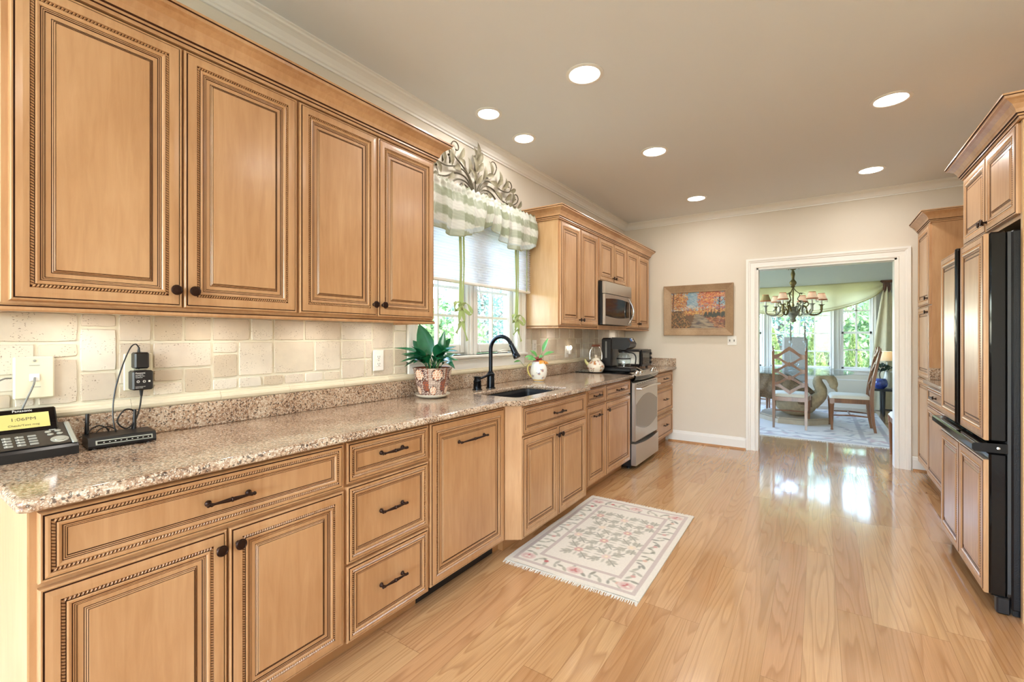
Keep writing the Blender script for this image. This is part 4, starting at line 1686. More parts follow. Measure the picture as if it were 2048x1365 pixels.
def strip(pts, mat_i, m_, ny=18):
    """a front band: pts (x,z) pairs pushed out by the bowed plan"""
    for i in range(len(pts) - 1):
        def fn(u, v, i=i):
            y = YR0 + 0.002 + (YR1 - YR0 - 0.004) * u
            a, b = pts[i], pts[i + 1]
            x = a[0] + (b[0] - a[0]) * v
            return (x + bulge(y) * min(1, max(0, (x - 0.59) / 0.06)), y, a[1] + (b[1] - a[1]) * v)
        m_.grid(fn, ny, 1, mat_i, True)


m_ = MB()
strip([(0.588, 0.905), (0.588, 0.924), (0.596, 0.930), (0.655, 0.904), (0.659, 0.897)], 0, m_)
strip([(0.659, 0.897), (0.652, 0.868), (0.630, 0.846), (0.600, 0.846), (0.588, 0.905)], 1, m_)
m_.build('control_panel', [M_STEEL, M_BLACKG], t)
for yy in (YR0 + 0.085, YR0 + 0.185, YR1 - 0.185, YR1 - 0.085):
    xx = 0.628 + bulge(yy) * .7
    nrm = Vector((0.40, 0, 0.92)).normalized()
    Mx = Matrix.Translation((xx, yy, 0.9165)) @ nrm.to_track_quat('Z', 'Y').to_matrix().to_4x4()
    m_ = MB()
    m_.lathe([(0.026, 0.0), (0.026, 0.004), (0.021, 0.008), (0.020, 0.024), (0.017, 0.028), (0.0, 0.029)], n=20, M=Mx)
    m_.box(-0.004, 0.004, -0.021, 0.021, 0.022, 0.034, bev=0.002, M=Mx)
    m_.build('knob', M_STEEL_L, t)
m_ = MB()
Mx = Matrix.Translation((0.634, 4.625, 0.9165)) @ Vector((0.40, 0, 0.92)).normalized().to_track_quat('Z', 'Y').to_matrix().to_4x4()
m_.box(-0.10, 0.10, -0.022, 0.022, 0.0, 0.003, bev=0.001, M=Mx @ Matrix.Rotation(R(90), 4, 'Z'))
m_.build('display', M_OVENGLASS, t)
m_ = MB()
m_.box(0.613, 0.652, YR0 + 0.006, YR1 - 0.006, 0.268, 0.836, bev=0.005)
d = m_.build('oven_door', M_STEEL, t)
win_poly = []
nn = 20
for i in range(nn + 1):
    s_ = i / nn
    win_poly.append((YR0 + 0.030 + (YR1 - YR0 - 0.060) * s_, 0.42 - 0.062 * math.sin(PI * s_)))
for i in range(nn + 1):
    s_ = 1 - i / nn
    win_poly.append((YR0 + 0.030 + (YR1 - YR0 - 0.060) * s_, 0.620 + 0.085 * math.sin(PI * s_)))
m_ = MB()
m_.prism(win_poly, lambda a, b, h: (h, a, b), 0.648, 0.6535)
m_.build('oven_window', M_OVENGLASS, d)
m_ = MB()
pts = [(0.652, YR0 + 0.05, 0.775)] + [(0.690 + 0.012 * math.sin(PI * i / 14), YR0 + 0.055 + (YR1 - YR0 - 0.11) * i / 14, 0.776 + 0.012 * math.sin(PI * i / 14)) for i in range(15)] + [(0.652, YR1 - 0.05, 0.775)]
m_.tube(pts, 0.0125, 10)
m_.build('oven_handle', M_STEEL_L, d)
m_ = MB()
for i in range(9):
    y = YR0 + 0.05 + i * 0.071
    m_.box(0.650, 0.6532, y, y + 0.052, 0.816, 0.823)
m_.build('vent_slot', M_BLACK, d)
m_ = MB()
dp = [(YR0 + 0.004, 0.040), (YR1 - 0.004, 0.040)] + [(YR1 - 0.004 - (YR1 - YR0 - 0.008) * i / 16, 0.250 - 0.022 * math.sin(PI * i / 16)) for i in range(17)]
m_.prism(dp, lambda a, b, h: (h, a, b), 0.613, 0.660)
m_.build('storage_drawer', M_STEEL, t)
for y in (YR0 + 0.05, YR1 - 0.05):
    m_ = MB()
    m_.lathe([(0.018, 0.0), (0.018, 0.01), (0.009, 0.014), (0.009, 0.032)], (0.57, y, 0), n=12)
    m_.build('foot', M_BLACK, t)

# ------------------------------------------------------------------ microwave
YM0, YM1 = 4.124, 4.874
t = thing('microwave', 'stainless over-the-range microwave with curved handle and dark window', 'microwave', (0.2, 4.5, 1.392))
m_ = MB()
m_.box(0.02, 0.372, YM0, YM1, 1.396, 1.818)
m_.build('body', M_BLACK, t)
m_ = MB()
m_.prism([(0.373, 1.700), (0.404, 1.700), (0.400, 1.815), (0.373, 1.815)], lambda a, b, h: (a, h, b), YM0 + 0.004, YM1 - 0.004)
m_.build('vent_panel', M_STEEL, t)
m_ = MB()
m_.box(0.373, 0.404, YM0 + 0.004, YM1 - 0.004, 1.396, 1.696, bev=0.004)
d = m_.build('door', M_STEEL, t)
wp = []
y0, y1 = YM0 + 0.012, YM1 - 0.090
for i in range(nn + 1):
    s_ = i / nn
    wp.append((y0 + (y1 - y0) * s_, 1.487 - 0.022 * math.sin(PI * (s_ * .8 + .1))))
for i in range(nn + 1):
    s_ = 1 - i / nn
    wp.append((y0 + (y1 - y0) * s_, 1.640 + 0.020 * math.sin(PI * (s_ * .8 + .1))))
m_ = MB()
m_.prism(wp, lambda a, b, h: (h, a, b), 0.400, 0.4055)
m_.build('door_window', M_BLACKG, d)
m_ = MB()
pts = []
for i in range(17):
    s_ = i / 16
    pts.append((0.412 + 0.040 * math.sin(PI * s_), YM1 - 0.125 + 0.045 * math.sin(PI * s_), 1.410 + 0.272 * s_))
m_.tube(pts, [0.006 + 0.007 * math.sin(PI * i / 16) for i in range(17)], 10)
m_.build('handle', M_STEEL_L, d)
m_ = MB()
m_.box(0.403, 0.406, YM1 - 0.060, YM1 - 0.008, 1.44, 1.66)
m_.build('control_strip', M_BLACKG, d)

# ------------------------------------------------------------------ faucet
FXC, FYC = 0.168, 2.600
t = thing('faucet', 'dark bronze gooseneck kitchen faucet behind the sink', 'faucet', (FXC, FYC, CZ1))
m_ = MB()
m_.lathe([(0.034, 0.912), (0.034, 0.918), (0.028, 0.922), (0.0265, 1.000), (0.029, 1.003), (0.029, 1.010), (0.024, 1.018), (0.016, 1.030), (0.0155, 1.034), (0.0, 1.034)], (FXC, FYC, 0), n=28)
m_.build('body', M_BLACKMET, t)
AX = 0.092
pts = [(FXC, FYC, 1.03), (FXC, FYC, 1.10), (FXC, FYC, 1.185)] + [(FXC + AX - AX * math.cos(a), FYC, 1.185 + AX * 1.03 * math.sin(a)) for a in [PI * 0.86 * i / 16 for i in range(1, 17)]]
m_ = MB()
m_.tube(pts, 0.0138, 16)
m_.build('gooseneck', M_BLACKMET, t)
e = Vector(pts[-1])
dirv = (Vector(pts[-1]) - Vector(pts[-2])).normalized()
Mx = Matrix.Translation(e) @ dirv.to_track_quat('Z', 'Y').to_matrix().to_4x4()
m_ = MB()
m_.lathe([(0.0145, -0.002), (0.0172, 0.002), (0.0172, 0.010), (0.0162, 0.013), (0.0215, 0.070), (0.0205, 0.073), (0.0225, 0.077), (0.0255, 0.098), (0.024, 0.104), (0.0, 0.104)], n=22, M=Mx)
m_.build('spray_head', M_BLACKMET, t)
m_ = MB()
HX, HY = 0.150, 2.470
m_.lathe([(0.034, 0.912), (0.034, 0.917), (0.028, 0.921), (0.026, 0.965), (0.028, 0.968), (0.028, 0.973), (0.024, 0.978), (0.021, 0.992), (0.024, 0.997), (0.022, 1.004), (0.0, 1.006)], (HX, HY, 0), n=26)
m_.tube([(HX + 0.012, HY + 0.01, 0.988), (HX + 0.03, HY + 0.04, 1.000), (HX + 0.045, HY + 0.085, 1.014), (HX + 0.05, HY + 0.115, 1.014)], [0.009, 0.008, 0.009, 0.006], 10)
m_.build('lever_handle', M_BLACKMET, t)

# ------------------------------------------------------------------ wall plates, plugs and cords on the left wall
WXX = 0.0155


def wallM(y, z, x):
    return Matrix(((0, 0, 1, x), (1, 0, 0, y), (0, 1, 0, z), (0, 0, 0, 1)))


def outlet(y, z, label, w=0.075, h=0.118, mat=M_WHITE, duplex=True, name='outlet_plate', cat='outlet', x=WXX):
    t = thing(name, label, cat, (x, y, z))
    m_ = MB()
    m_.box(x, x + 0.006, y - w / 2, y + w / 2, z - h / 2, z + h / 2, bev=0.003)
    m_.build('plate', mat, t)
    if duplex:
        for dz in (0.020, -0.020):
            m_ = MB()
            m_.box(x + 0.005, x + 0.0085, y - 0.017, y + 0.017, z + dz - 0.0145, z + dz + 0.0145, bev=0.003)
            s = m_.build('socket', mat, t)
            m_ = MB()
            m_.box(x + 0.0084, x + 0.0089, y - 0.008, y - 0.0055, z + dz - 0.003, z + dz + 0.006)
            m_.box(x + 0.0084, x + 0.0089, y + 0.0055, y + 0.008, z + dz - 0.003, z + dz + 0.006)
            m_.lathe([(0.0, x + 0.0084), (0.0028, x + 0.0084), (0.0028, x + 0.0089), (0.0, x + 0.0089)], (0, y, z + dz - 0.008), 'x', n=10)
            m_.build('slot', M_BLACK, s)
        m_ = MB()
        m_.lathe([(0.003, x + 0.005), (0.003, x + 0.0075), (0.0, x + 0.008)], (0, y, z), 'x', n=10)
        m_.build('screw', M_SILVERP, t)
    return t


outlet(1.727, 1.143, 'white wall outlet on the travertine left of the window')
outlet(0.622, 1.150, 'pale wall plate behind the two black power adapters', w=0.086, h=0.135, mat=M_IVORY)
outlet(3.45, 1.190, 'wall plate behind the plant in the rooster pitcher', w=0.07)
ot = outlet(4.070, 1.130, 'wall outlet with a glowing night light plugged in, near the range', mat=M_WHITE)
t = thing('telephone_jack', 'ivory square telephone jack plate with a grey cord plugged in, far left', 'wall plate', (WXX, 0.352, 1.150))
m_ = MB()
m_.box(WXX, WXX + 0.016, 0.306, 0.398, 1.082, 1.216, bev=0.004)
m_.build('plate', M_IVORY, t)
m_ = MB()
m_.box(WXX + 0.0155, WXX + 0.020, 0.340, 0.364, 1.137, 1.161, bev=0.002)
m_.build('socket', M_WHITE, t)
m_ = MB()
m_.box(WXX + 0.0158, WXX + 0.0166, 0.340, 0.364, 1.187, 1.1885)
m_.box(WXX + 0.0158, WXX + 0.0166, 0.344, 0.366, 1.118, 1.1195)
m_.build('slot', M_GREYP, t)
m_ = MB()
m_.lathe([(0.004, 0.0), (0.004, 0.002), (0.0, 0.003)], (WXX + 0.016, 0.352, 1.203), 'x', n=10)
m_.build('screw', M_SILVERP, t)

t = thing('night_light', 'small clear plug-in night light glowing in the outlet near the range', 'night light', (0.03, 4.10, 1.13))
m_ = MB()
m_.box(0.0255, 0.050, 4.085, 4.125, 1.100, 1.150, bev=0.006)
m_.build('plug_body', M_WHITE, t)
m_ = MB()
m_.ell((0.045, 4.105, 1.168), (0.014, 0.016, 0.020), 14, 10)
m_.build('bulb', M_NIGHT, t)

t = thing('power_adapter', 'upper small plain black power adapter in the wall plate', 'adapter', (0.05, 0.622, 1.19))
m_ = MB()
m_.box(0.0255, 0.066, 0.598, 0.642, 1.163, 1.222, bev=0.005)
m_.build('case', M_BLACK, t)
m_ = MB()
m_.lathe([(0.006, 1.221), (0.004, 1.226), (0.003, 1.240), (0.0, 1.240)], (0.045, 0.616, 0), n=10)
m_.build('strain_relief', M_BLACK, t)
t = thing('power_adapter', 'lower black power adapter printed with white lettering', 'adapter', (0.05, 0.622, 1.12))
m_ = MB()
m_.box(0.0255, 0.072, 0.590, 0.652, 1.086, 1.156, bev=0.005)
cs = m_.build('case', M_BLACK, t)
rows = [('Panasonic', 0.0074, 1.1475, 0), ('AC ADAPTOR', 0.0036, 1.1405, 0), ('INPUT 120V~ 60Hz', 0.0034, 1.1360, 0), ('OUTPUT 6.5V', 0.0034, 1.1312, 0), ('CLASS 2 POWER UNIT', 0.0030, 1.0985, 0), ('MADE IN CHINA', 0.0030, 1.0940, 0)]
for body, sz, z, _ in rows:
    text('lettering', body, sz, wallM(0.598, z, 0.0722), M_LETTER, t, align='LEFT')
m_ = MB()
for (y, z) in ((0.606, 1.117), (0.624, 1.117)):
    m_.lathe([(0.0032, 0.0720), (0.0032, 0.0725), (0.0046, 0.0725), (0.0046, 0.0720)], (0, y, z), 'x', n=18)
m_.box(0.072, 0.0725, 0.636, 0.642, 1.114, 1.120)
m_.build('approval_mark', M_LETTER, t)
m_ = MB()
m_.lathe([(0.007, 1.0865), (0.0055, 1.080), (0.0042, 1.066), (0.003, 1.062), (0.0, 1.062)], (0.05, 0.622, 0), n=12)
m_.build('strain_relief', M_BLACK, t)


def cord(pts, r, mat, label, nn_=8):
    m_ = MB()
    P_ = smoothpath(pts, nn_)
    m_.tube(P_, r, 8)
    return tag(m_.build('cord', mat, loc=tuple(P_[0])), label, 'cord')


cord([(0.045, 0.616, 1.240), (0.050, 0.604, 1.252), (0.060, 0.585, 1.235), (0.070, 0.560, 1.170), (0.075, 0.540, 1.090), (0.080, 0.533, 1.010), (0.085, 0.540, 0.950), (0.070, 0.560, 0.925)], 0.0022, M_BLACK, 'thin black cord looping down from the upper power adapter')
cord([(0.05, 0.622, 1.062), (0.052, 0.616, 1.02), (0.060, 0.600, 0.975), (0.075, 0.570, 0.955), (0.080, 0.545, 0.985), (0.065, 0.570, 1.020), (0.055, 0.600, 1.005), (0.06, 0.585, 0.935), (0.062, 0.560, 0.925)], 0.0026, M_BLACK, 'black cord hanging in a loop below the lower power adapter')
cord([(0.036, 0.352, 1.149), (0.050, 0.346, 1.125), (0.046, 0.328, 1.070), (0.036, 0.314, 1.020), (0.029, 0.306, 0.965)], 0.0026, M_GREYP, 'grey cord running from the telephone jack down to the desk telephone')
cord([(0.026, 0.302, 1.150), (0.040, 0.285, 1.150), (0.045, 0.262, 1.135), (0.050, 0.235, 1.110), (0.05, 0.20, 1.08)], 0.0024, M_GREYP, 'dark cord leaving the left side of the telephone jack')
cord([(0.06, 0.480, 0.918), (0.05, 0.500, 0.955), (0.045, 0.530, 0.965), (0.05, 0.555, 0.94), (0.055, 0.52, 0.918), (0.06, 0.485, 0.930), (0.07, 0.47, 0.955), (0.06, 0.50, 0.975), (0.05, 0.53, 0.950), (0.06, 0.50, 0.918), (0.065, 0.468, 0.918)], 0.002, M_BLACK, 'tangle of thin black cord bunched behind the router')

# ------------------------------------------------------------------ desk telephone
PH = thing('desk_telephone', 'black and silver desk telephone with amber display at the left end of the counter', 'telephone', (0.11, 0.34, CZ1))
PX, PY0, PY1 = 0.172, 0.150, 0.426     # front edge, left and right ends
m_ = MB()
side = [(0.0, 0.9125), (0.135, 0.9125), (0.135, 0.990), (0.128, 0.999), (0.118, 1.001), (0.008, 0.945), (0.0, 0.938)]
m_.prism(side, lambda d_, z, h: (PX - d_, h, z), PY0, PY1)
m_.build('base', M_BLACK, PH)
SL = math.atan2(1.001 - 0.945, 0.118 - 0.008)


def slopeM(y, d_, lift=0.0):
    n_ = Vector((math.sin(SL), 0, math.cos(SL)))
    up = Vector((-math.cos(SL), 0, math.sin(SL)))
    o_ = Vector((PX - d_, y, 0.945 + (d_ - 0.008) * math.tan(SL))) + n_ * lift
    return Matrix(((0, up.x, n_.x, o_.x), (1, up.y, n_.y, o_.y), (0, up.z, n_.z, o_.z), (0, 0, 0, 1)))


m_ = MB()
Mx = slopeM(PY0, 0.008)
m_.box(0.046, 0.262, 0.004, 0.116, 0.0004, 0.0045, bev=0.003, M=Mx)
m_.build('faceplate', M_GUN, PH)
m_ = MB()
m_.box(0.262, 0.276, 0.0, 0.117, 0.0, 0.0065, bev=0.003, M=Mx)
m_.build('side_trim', M_SILVERP, PH)
m_ = MB()
m_.box(0.0, 0.046, 0.0, 0.117, 0.0, 0.0065, bev=0.003, M=Mx)
m_.build('side_trim', M_SILVERP, PH)
keys = ['1', '2', '3', '', '4', '5', '6', '', '7', '8', '9', '', '*', '0', '#', '']
for r_ in range(4):
    for c_ in range(5):
        ky, kd = 0.076 + c_ * 0.0265, 0.0585 - r_ * 0.0135
        m_ = MB()
        m_.box(ky - 0.0095, ky + 0.0095, kd - 0.0045, kd + 0.0045, 0.004, 0.0070, bev=0.002, M=Mx)
        k_ = m_.build('key', M_KEY, PH)
        if c_ in (1, 2, 3):
            lab = keys[r_ * 4 + c_ - 1]
            text('digit', lab, 0.0085, Mx @ Matrix.Translation((ky - 0.004, kd, 0.0071)), M_LETTER, k_)
for i in range(3):
    m_ = MB()
    m_.box(0.222, 0.238, 0.095 - i * 0.0095, 0.101 - i * 0.0095, 0.004, 0.0068, bev=0.002, M=Mx)
    m_.build('key', M_KEY, PH)
for i in range(4):
    m_ = MB()
    m_.lathe([(0.0065, 0.004), (0.0065, 0.0062), (0.0, 0.007)], n=14, M=Mx @ Matrix.Translation((0.056, 0.064 - i * 0.0150, 0)))
    m_.build('round_key', M_BLACKG, PH)
for (a_, b_) in ((0.219, 0.070), (0.241, 0.071), (0.222, 0.055), (0.243, 0.056)):
    m_ = MB()
    m_.lathe([(0.0075, 0.004), (0.0075, 0.0065), (0.0, 0.0075)], n=14, M=Mx @ Matrix.Translation((a_, b_, 0)), sy=0.7)
    m_.build('round_key', M_SILVERP, PH)
m_ = MB()
m_.lathe([(0.021, 0.004), (0.021, 0.0062), (0.018, 0.007), (0.013, 0.0058), (0.012, 0.0075), (0.0, 0.008)], n=26, M=Mx @ Matrix.Translation((0.238, 0.026, 0)), sy=0.75)
m_.build('navigation_pad', M_SILVERP, PH)
# tilting display
TS = R(58)
n_ = Vector((math.sin(TS), 0, math.cos(TS)))
up = Vector((-math.cos(TS), 0, math.sin(TS)))
o_ = Vector((PX - 0.082, PY0 + 0.096, 0.984))
MD = Matrix(((0, up.x, n_.x, o_.x), (1, up.y, n_.y, o_.y), (0, up.z, n_.z, o_.z), (0, 0, 0, 1)))
m_ = MB()
m_.box(-0.03, 0.150, 0.0, 0.082, -0.012, 0.004, bev=0.004, M=MD)
dsp = m_.build('display_housing', M_BLACKG, PH)
m_ = MB()
m_.box(0.014, 0.132, 0.014, 0.064, 0.0035, 0.0046, M=MD)
m_.build('screen', M_LCD, dsp)
text('screen_text', '1:06PM', 0.0150, MD @ Matrix.Translation((0.075, 0.045, 0.0047)), M_LCDINK, dsp, sx=1.25)
text('screen_text', 'Check/Text msg', 0.0085, MD @ Matrix.Translation((0.075, 0.025, 0.0047)), M_LCDINK, dsp, sx=1.2)
text('lettering', 'Panasonic', 0.0100, MD @ Matrix.Translation((0.075, 0.0735, 0.0042)), M_LETTER, dsp, sx=1.1)
m_ = MB()
m_.prism([(0.02, 0.945), (0.125, 0.982), (0.125, 1.005), (0.06, 0.992), (0.02, 0.970)], lambda d_, z, h: (PX - d_, h, z), PY0 - 0.004, PY0 + 0.036)
m_.build('handset', M_SILVERP, PH)

# ------------------------------------------------------------------ router
RT = thing('router', 'flat black router with two stub antennas on the granite', 'router', (0.10, 0.56, CZ1))
m_ = MB()
ang = R(-6)
RM = Matrix.Translation((0.105, 0.545, CZ1)) @ Matrix.Rotation(ang, 4, 'Z')
m_.prism([(-0.060, 0.004), (0.060, 0.004), (0.064, 0.012), (0.056, 0.034), (0.050, 0.037), (-0.060, 0.037)], lambda a, b, h: tuple(RM @ Vector((a, h, b))), -0.088, 0.088)
m_.build('case', M_BLACK, RT)
m_ = MB()
m_.prism([(0.0632, 0.0145), (0.0642, 0.0150), (0.0590, 0.0285), (0.0582, 0.0280)], lambda a, b, h: tuple(RM @ Vector((a, h, b))), -0.070, 0.078)
m_.build('front_strip', M_SILVERP, RT)
m_ = MB()
m_.prism([(0.0638, 0.0175), (0.0646, 0.0180), (0.0610, 0.0255), (0.0602, 0.0250)], lambda a, b, h: tuple(RM @ Vector((a, h, b))), -0.066, 0.074)
m_.build('indicator_window', M_BLACKG, RT)
for i in range(9):
    m_ = MB()
    m_.box(0.0622, 0.0636, -0.052 + i * 0.0145, -0.048 + i * 0.0145, 0.0208, 0.0222, M=RM)
    m_.build('indicator', M_WHITE, RT)
for yy in (-0.078, 0.048):
    m_ = MB()
    p0 = RM @ Vector((-0.05, yy, 0.030))
    p1 = RM @ Vector((-0.052, yy + 0.002, 0.105))
    m_.tube([p0, p0 + (p1 - p0) * 0.3, p1], [0.0065, 0.006, 0.005], 10)
    m_.build('antenna', M_BLACK, RT)
for (a, b) in ((-0.05, -0.07), (-0.05, 0.07), (0.05, -0.07), (0.05, 0.07)):
    m_ = MB()
    m_.lathe([(0.006, 0.0005), (0.006, 0.0045)], tuple(RM @ Vector((a, b, 0))), n=10)
    m_.build('foot', M_BLACK, RT)

# ------------------------------------------------------------------ potted peace lily
PXc, PYc = 0.160, 2.020


def potcol(u, v, a, h):
    rnd_ = random.Random(int(u * 64) * 97 + int(v * 40))
    sec = int(u * 6) % 2
    fu, fv = (u * 6) % 1.0, v
    if v > 0.93:
        return C3(120, 62, 44)
    base_ = C3(158, 136, 126) if sec else C3(112, 82, 76)
    # scale pattern
    x = u * 36
    y = v * 14 + (0.5 if int(x) % 2 else 0)
    d_ = math.hypot((x % 1) - .5, (y % 1) - .1)
    c = C3(214, 196, 180) if 0.36 < d_ < 0.5 or 0.16 < d_ < 0.24 else base_
    # reserve panels and blossoms
    for (cu, cv, ru, rv, kind) in ((0.5, 0.70, 0.34, 0.2, 0), (0.28, 0.2, 0.26, 0.15, 1), (0.85, 0.36, 0.2, 0.2, 2)):
        q = math.hypot((fu - cu) / ru, (fv - cv) / rv)
        if q < 1:
            if q > 0.86:
                c = C3(70, 40, 36)
            else:
                c = C3(226, 208, 186) if kind != 2 else C3(134, 84, 66)
                if (math.sin(fu * 47 + cv * 9) * math.cos(fv * 41)) > 0.45:
                    c = C3(196, 96, 44)
                if (math.sin(fu * 61) * math.cos(fv * 57 + 1)) > 0.72:
                    c = C3(60, 60, 80)
    if fu < 0.03 or (0.93 < fu and sec):
        c = C3(136, 84, 64)
    return c


t = thing('planter_pot', 'brown patterned ceramic planter pot on a cream saucer, holding the peace lily', 'plant pot', (PXc, PYc, CZ1))
m_ = MB()
m_.lathe([(0.0, 0.914), (0.072, 0.914), (0.086, 0.918), (0.104, 0.930), (0.107, 0.936), (0.102, 0.935), (0.084, 0.922), (0.0, 0.922)], (PXc, PYc, 0), n=40)
m_.build('saucer', M_CERAMIC, t)
m_ = MB()
prof = [(0.080 + 0.036 * (i / 30) + 0.004 * math.sin(PI * i / 30), 0.9235 + 0.1605 * i / 30) for i in range(31)] + [(0.119, 1.086), (0.120, 1.092), (0.117, 1.0935), (0.110, 1.092), (0.106, 1.07)]
m_.lathe(prof, (PXc, PYc, 0), n=120, colf=potcol)
m_.build('pot', M_PAINTED, t)
m_ = MB()
m_.lathe([(0.0, 1.070), (0.1065, 1.070), (0.1065, 1.066), (0.0, 1.066)], (PXc, PYc, 0), n=30)
m_.build('soil', M_SOIL, t)


def leaf(mb_, base_, tip, up_, width, droop, fold=0.25, n_=10, stem=0.35, mat=0):
    """a pointed leaf blade with a midrib fold from base to tip along a drooping arc"""
    b = Vector(base_)
    e = Vector(tip)
    up_ = Vector(up_)
    ax = e - b
    sd = ax.cross(up_).normalized()
    nv = sd.cross(ax).normalized()
    vs = []
    L_ = ax.length
    for i in range(n_ + 1):
        s_ = i / n_
        c = b + ax * s_ + nv * (math.sin(PI * s_) * droop * L_)
        q = max(0, (s_ - stem) / (1 - stem))
        w = width * (math.sin(PI * min(1, q ** 0.72)) ** 0.85) if q > 0 else 0.0
        w = max(w, 0.0028 if s_ < 0.97 else 0.0003)
        vs.append(c + sd * (-w) + nv * (w * fold))
        vs.append(c)
        vs.append(c + sd * w + nv * (w * fold))
        vs.append(c + sd * (w * .5) + nv * (w * fold * .4) - nv * 0.001)
        vs.append(c + sd * (-w * .5) + nv * (w * fold * .4) - nv * 0.001)
    fs = []
    for i in range(n_):
        a, c = i * 5, (i + 1) * 5
        fs += [(a, a + 4, c + 4, c), (a + 4, a + 1, c + 1, c + 4), (a + 1, a + 3, c + 3, c + 1), (a + 3, a + 2, c + 2, c + 3)]
    mb_.add(vs, fs, mat, True)


t = thing('peace_lily', 'dark green peace lily plant growing in the patterned pot by the window', 'plant', (PXc, PYc, 1.070))
rl = random.Random(5)
m_ = MB()
bs_ = (PXc, PYc, 1.071)
# camera-facing big upright leaf and neighbours: (dx along view right, height, spread toward viewer)
rv, fv_ = Vector((math.cos(YAW), math.sin(YAW), 0)), Vector((math.sin(YAW), -math.cos(YAW), 0))
spec = [(-0.075, 0.285, 0.02, 0.050, -0.02), (0.075, 0.245, 0.00, 0.026, 0.04), (-0.235, 0.140, 0.03, 0.024, 0.16), (0.150, 0.150, 0.04, 0.032, 0.14), (-0.165, 0.105, 0.09, 0.026, 0.18),
        (-0.170, 0.060, 0.10, 0.026, 0.22), (0.170, 0.125, 0.10, 0.030, 0.20), (0.140, 0.060, 0.12, 0.028, 0.22), (-0.105, 0.150, 0.09, 0.028, 0.16), (0.045, 0.165, 0.09, 0.030, 0.12),
        (0.105, 0.200, -0.05, 0.030, 0.10), (-0.130, 0.185, -0.06, 0.030, 0.14), (-0.02, 0.100, 0.14, 0.028, 0.2), (0.06, 0.075, 0.15, 0.026, 0.22), (-0.08, 0.055, 0.15, 0.026, 0.22),
        (0.150, 0.020, 0.10, 0.024, 0.28), (-0.150, 0.030, 0.08, 0.022, 0.28), (0.12, 0.10, -0.12, 0.030, 0.2), (-0.10, 0.10, -0.11, 0.028, 0.2), (0.02, 0.16, -0.12, 0.03, 0.16),
        (0.165, 0.065, 0.02, 0.026, 0.24), (-0.19, 0.095, -0.02, 0.026, 0.22)]
for (r_, h_, f_, w_, dr) in spec:
    off_ = Vector((rl.uniform(-.03, .03), rl.uniform(-.03, .03), 0))
    tip = Vector(bs_) + rv * r_ + fv_ * (f_ + 0.01) + Vector((0, 0, h_))
    if tip.x < 0.012:
        tip.x = 0.012
    leaf(m_, Vector(bs_) + off_, tip, (fv_ * .9 + Vector((0, 0, .35))) if h_ > .2 else (fv_ * .35 + rv * (-.25 if r_ < 0 else .25) + Vector((0, 0, .9))), w_ * (1.0 if h_ > .2 else 1.08), dr, 0.22)
m_.build('leaves', M_LEAF, t)
m_ = MB()
for i in range(10):
    a = rl.uniform(0, 6.28)
    m_.tube([Vector(bs_) + Vector((0.03 * math.cos(a), 0.03 * math.sin(a), 0)), Vector(bs_) + Vector((0.05 * math.cos(a), 0.05 * math.sin(a), 0.09))], 0.003, 6)
m_.build('stems', M_STEM, t)

# ------------------------------------------------------------------ rooster pitcher with pothos
RXc, RYc = 0.195, 3.225


def sprigs(w, h, bgc, cols, n_, seed):
    cv_ = Canvas(w, h, bgc)
    r_ = random.Random(seed)
    for _ in range(n_):
        x, y = r_.uniform(4, w - 4), r_.uniform(4, h - 4)
        a_ = r_.uniform(0, 6.28)
        big = r_.random() < .4
        cv_.line(x, y, x + 9 * math.cos(a_), y + 7 * math.sin(a_), 1.0, cols[-1], .9)
        for j in range(5 if big else 2):
            b_ = a_ + j * 1.26
            cv_.ell(x + 3 * math.cos(b_), y + 3 * math.sin(b_), 3.0 if big else 2.0, 1.5, cols[j % 2 if big else r_.randrange(len(cols))], b_, .95)
        if big:
            cv_.ell(x, y, 1.5, 1.5, C3(226, 186, 80))
    return cv_


PITCV = sprigs(170, 60, C3(236, 234, 226), [C3(84, 104, 160), C3(206, 130, 64), C3(214, 180, 90), C3(64, 74, 96)], 26, 4)
KETCV = sprigs(180, 50, C3(234, 226, 210), [C3(190, 104, 56), C3(146, 70, 48), C3(96, 98, 62), C3(92, 84, 66)], 40, 6)


def pitcol(u, v, a, h):
    z = h
    c = C3(236, 234, 226)
    if z < 0.928 and z > 0.920:
        c = C3(220, 176, 70)
    if z > 1.075:
        c = C3(138, 40, 38)
    ca = (a - R(-25)) % (2 * PI)
    if 1.055 < z <= 1.090 and (ca < 0.6 or ca > 2 * PI - 0.6):
        c = C3(226, 150, 60)
    # painted sprigs and a figure on the belly
    if 0.935 < z < 1.050:
        c = tuple(PITCV.at(u, (z - 0.935) / 0.115))
    return c


t = thing('rooster_pitcher', 'white painted rooster-shaped pitcher with red comb rim and yellow handle', 'pitcher', (RXc, RYc, CZ1))
m_ = MB()
prof = []
for i in range(41):
    s_ = i / 40
    z = 0.913 + 0.172 * s_
    r_ = 0.044 + 0.030 * math.sin(PI * min(1, s_ * 1.15) ** 0.9) if s_ < 0.87 else 0.044
    r_ = 0.040 + 0.034 * math.sin(PI * (s_ ** 0.85) * 0.92) - 0.006 * s_
    prof.append((r_, z))
prof += [(prof[-1][0] - 0.004, 1.085), (prof[-1][0] - 0.006, 1.06)]
m_.lathe(prof, (RXc, RYc, 0), n=72, colf=pitcol, sx=1.0, sy=0.92)
m_.build('body', M_PAINTED, t)
hd = rv * 1.0
m_ = MB()
for i in range(5):
    c = Vector((RXc, RYc, 1.088 + 0.012 * math.sin(PI * i / 4))) + rv * (-0.030 + 0.012 * i)
    m_.ell(tuple(c), (0.011, 0.011, 0.016), 10, 8)
m_.build('comb', plain('comb_red', S(146, 40, 40), 0.25, coat=0.3), t)
m_ = MB()
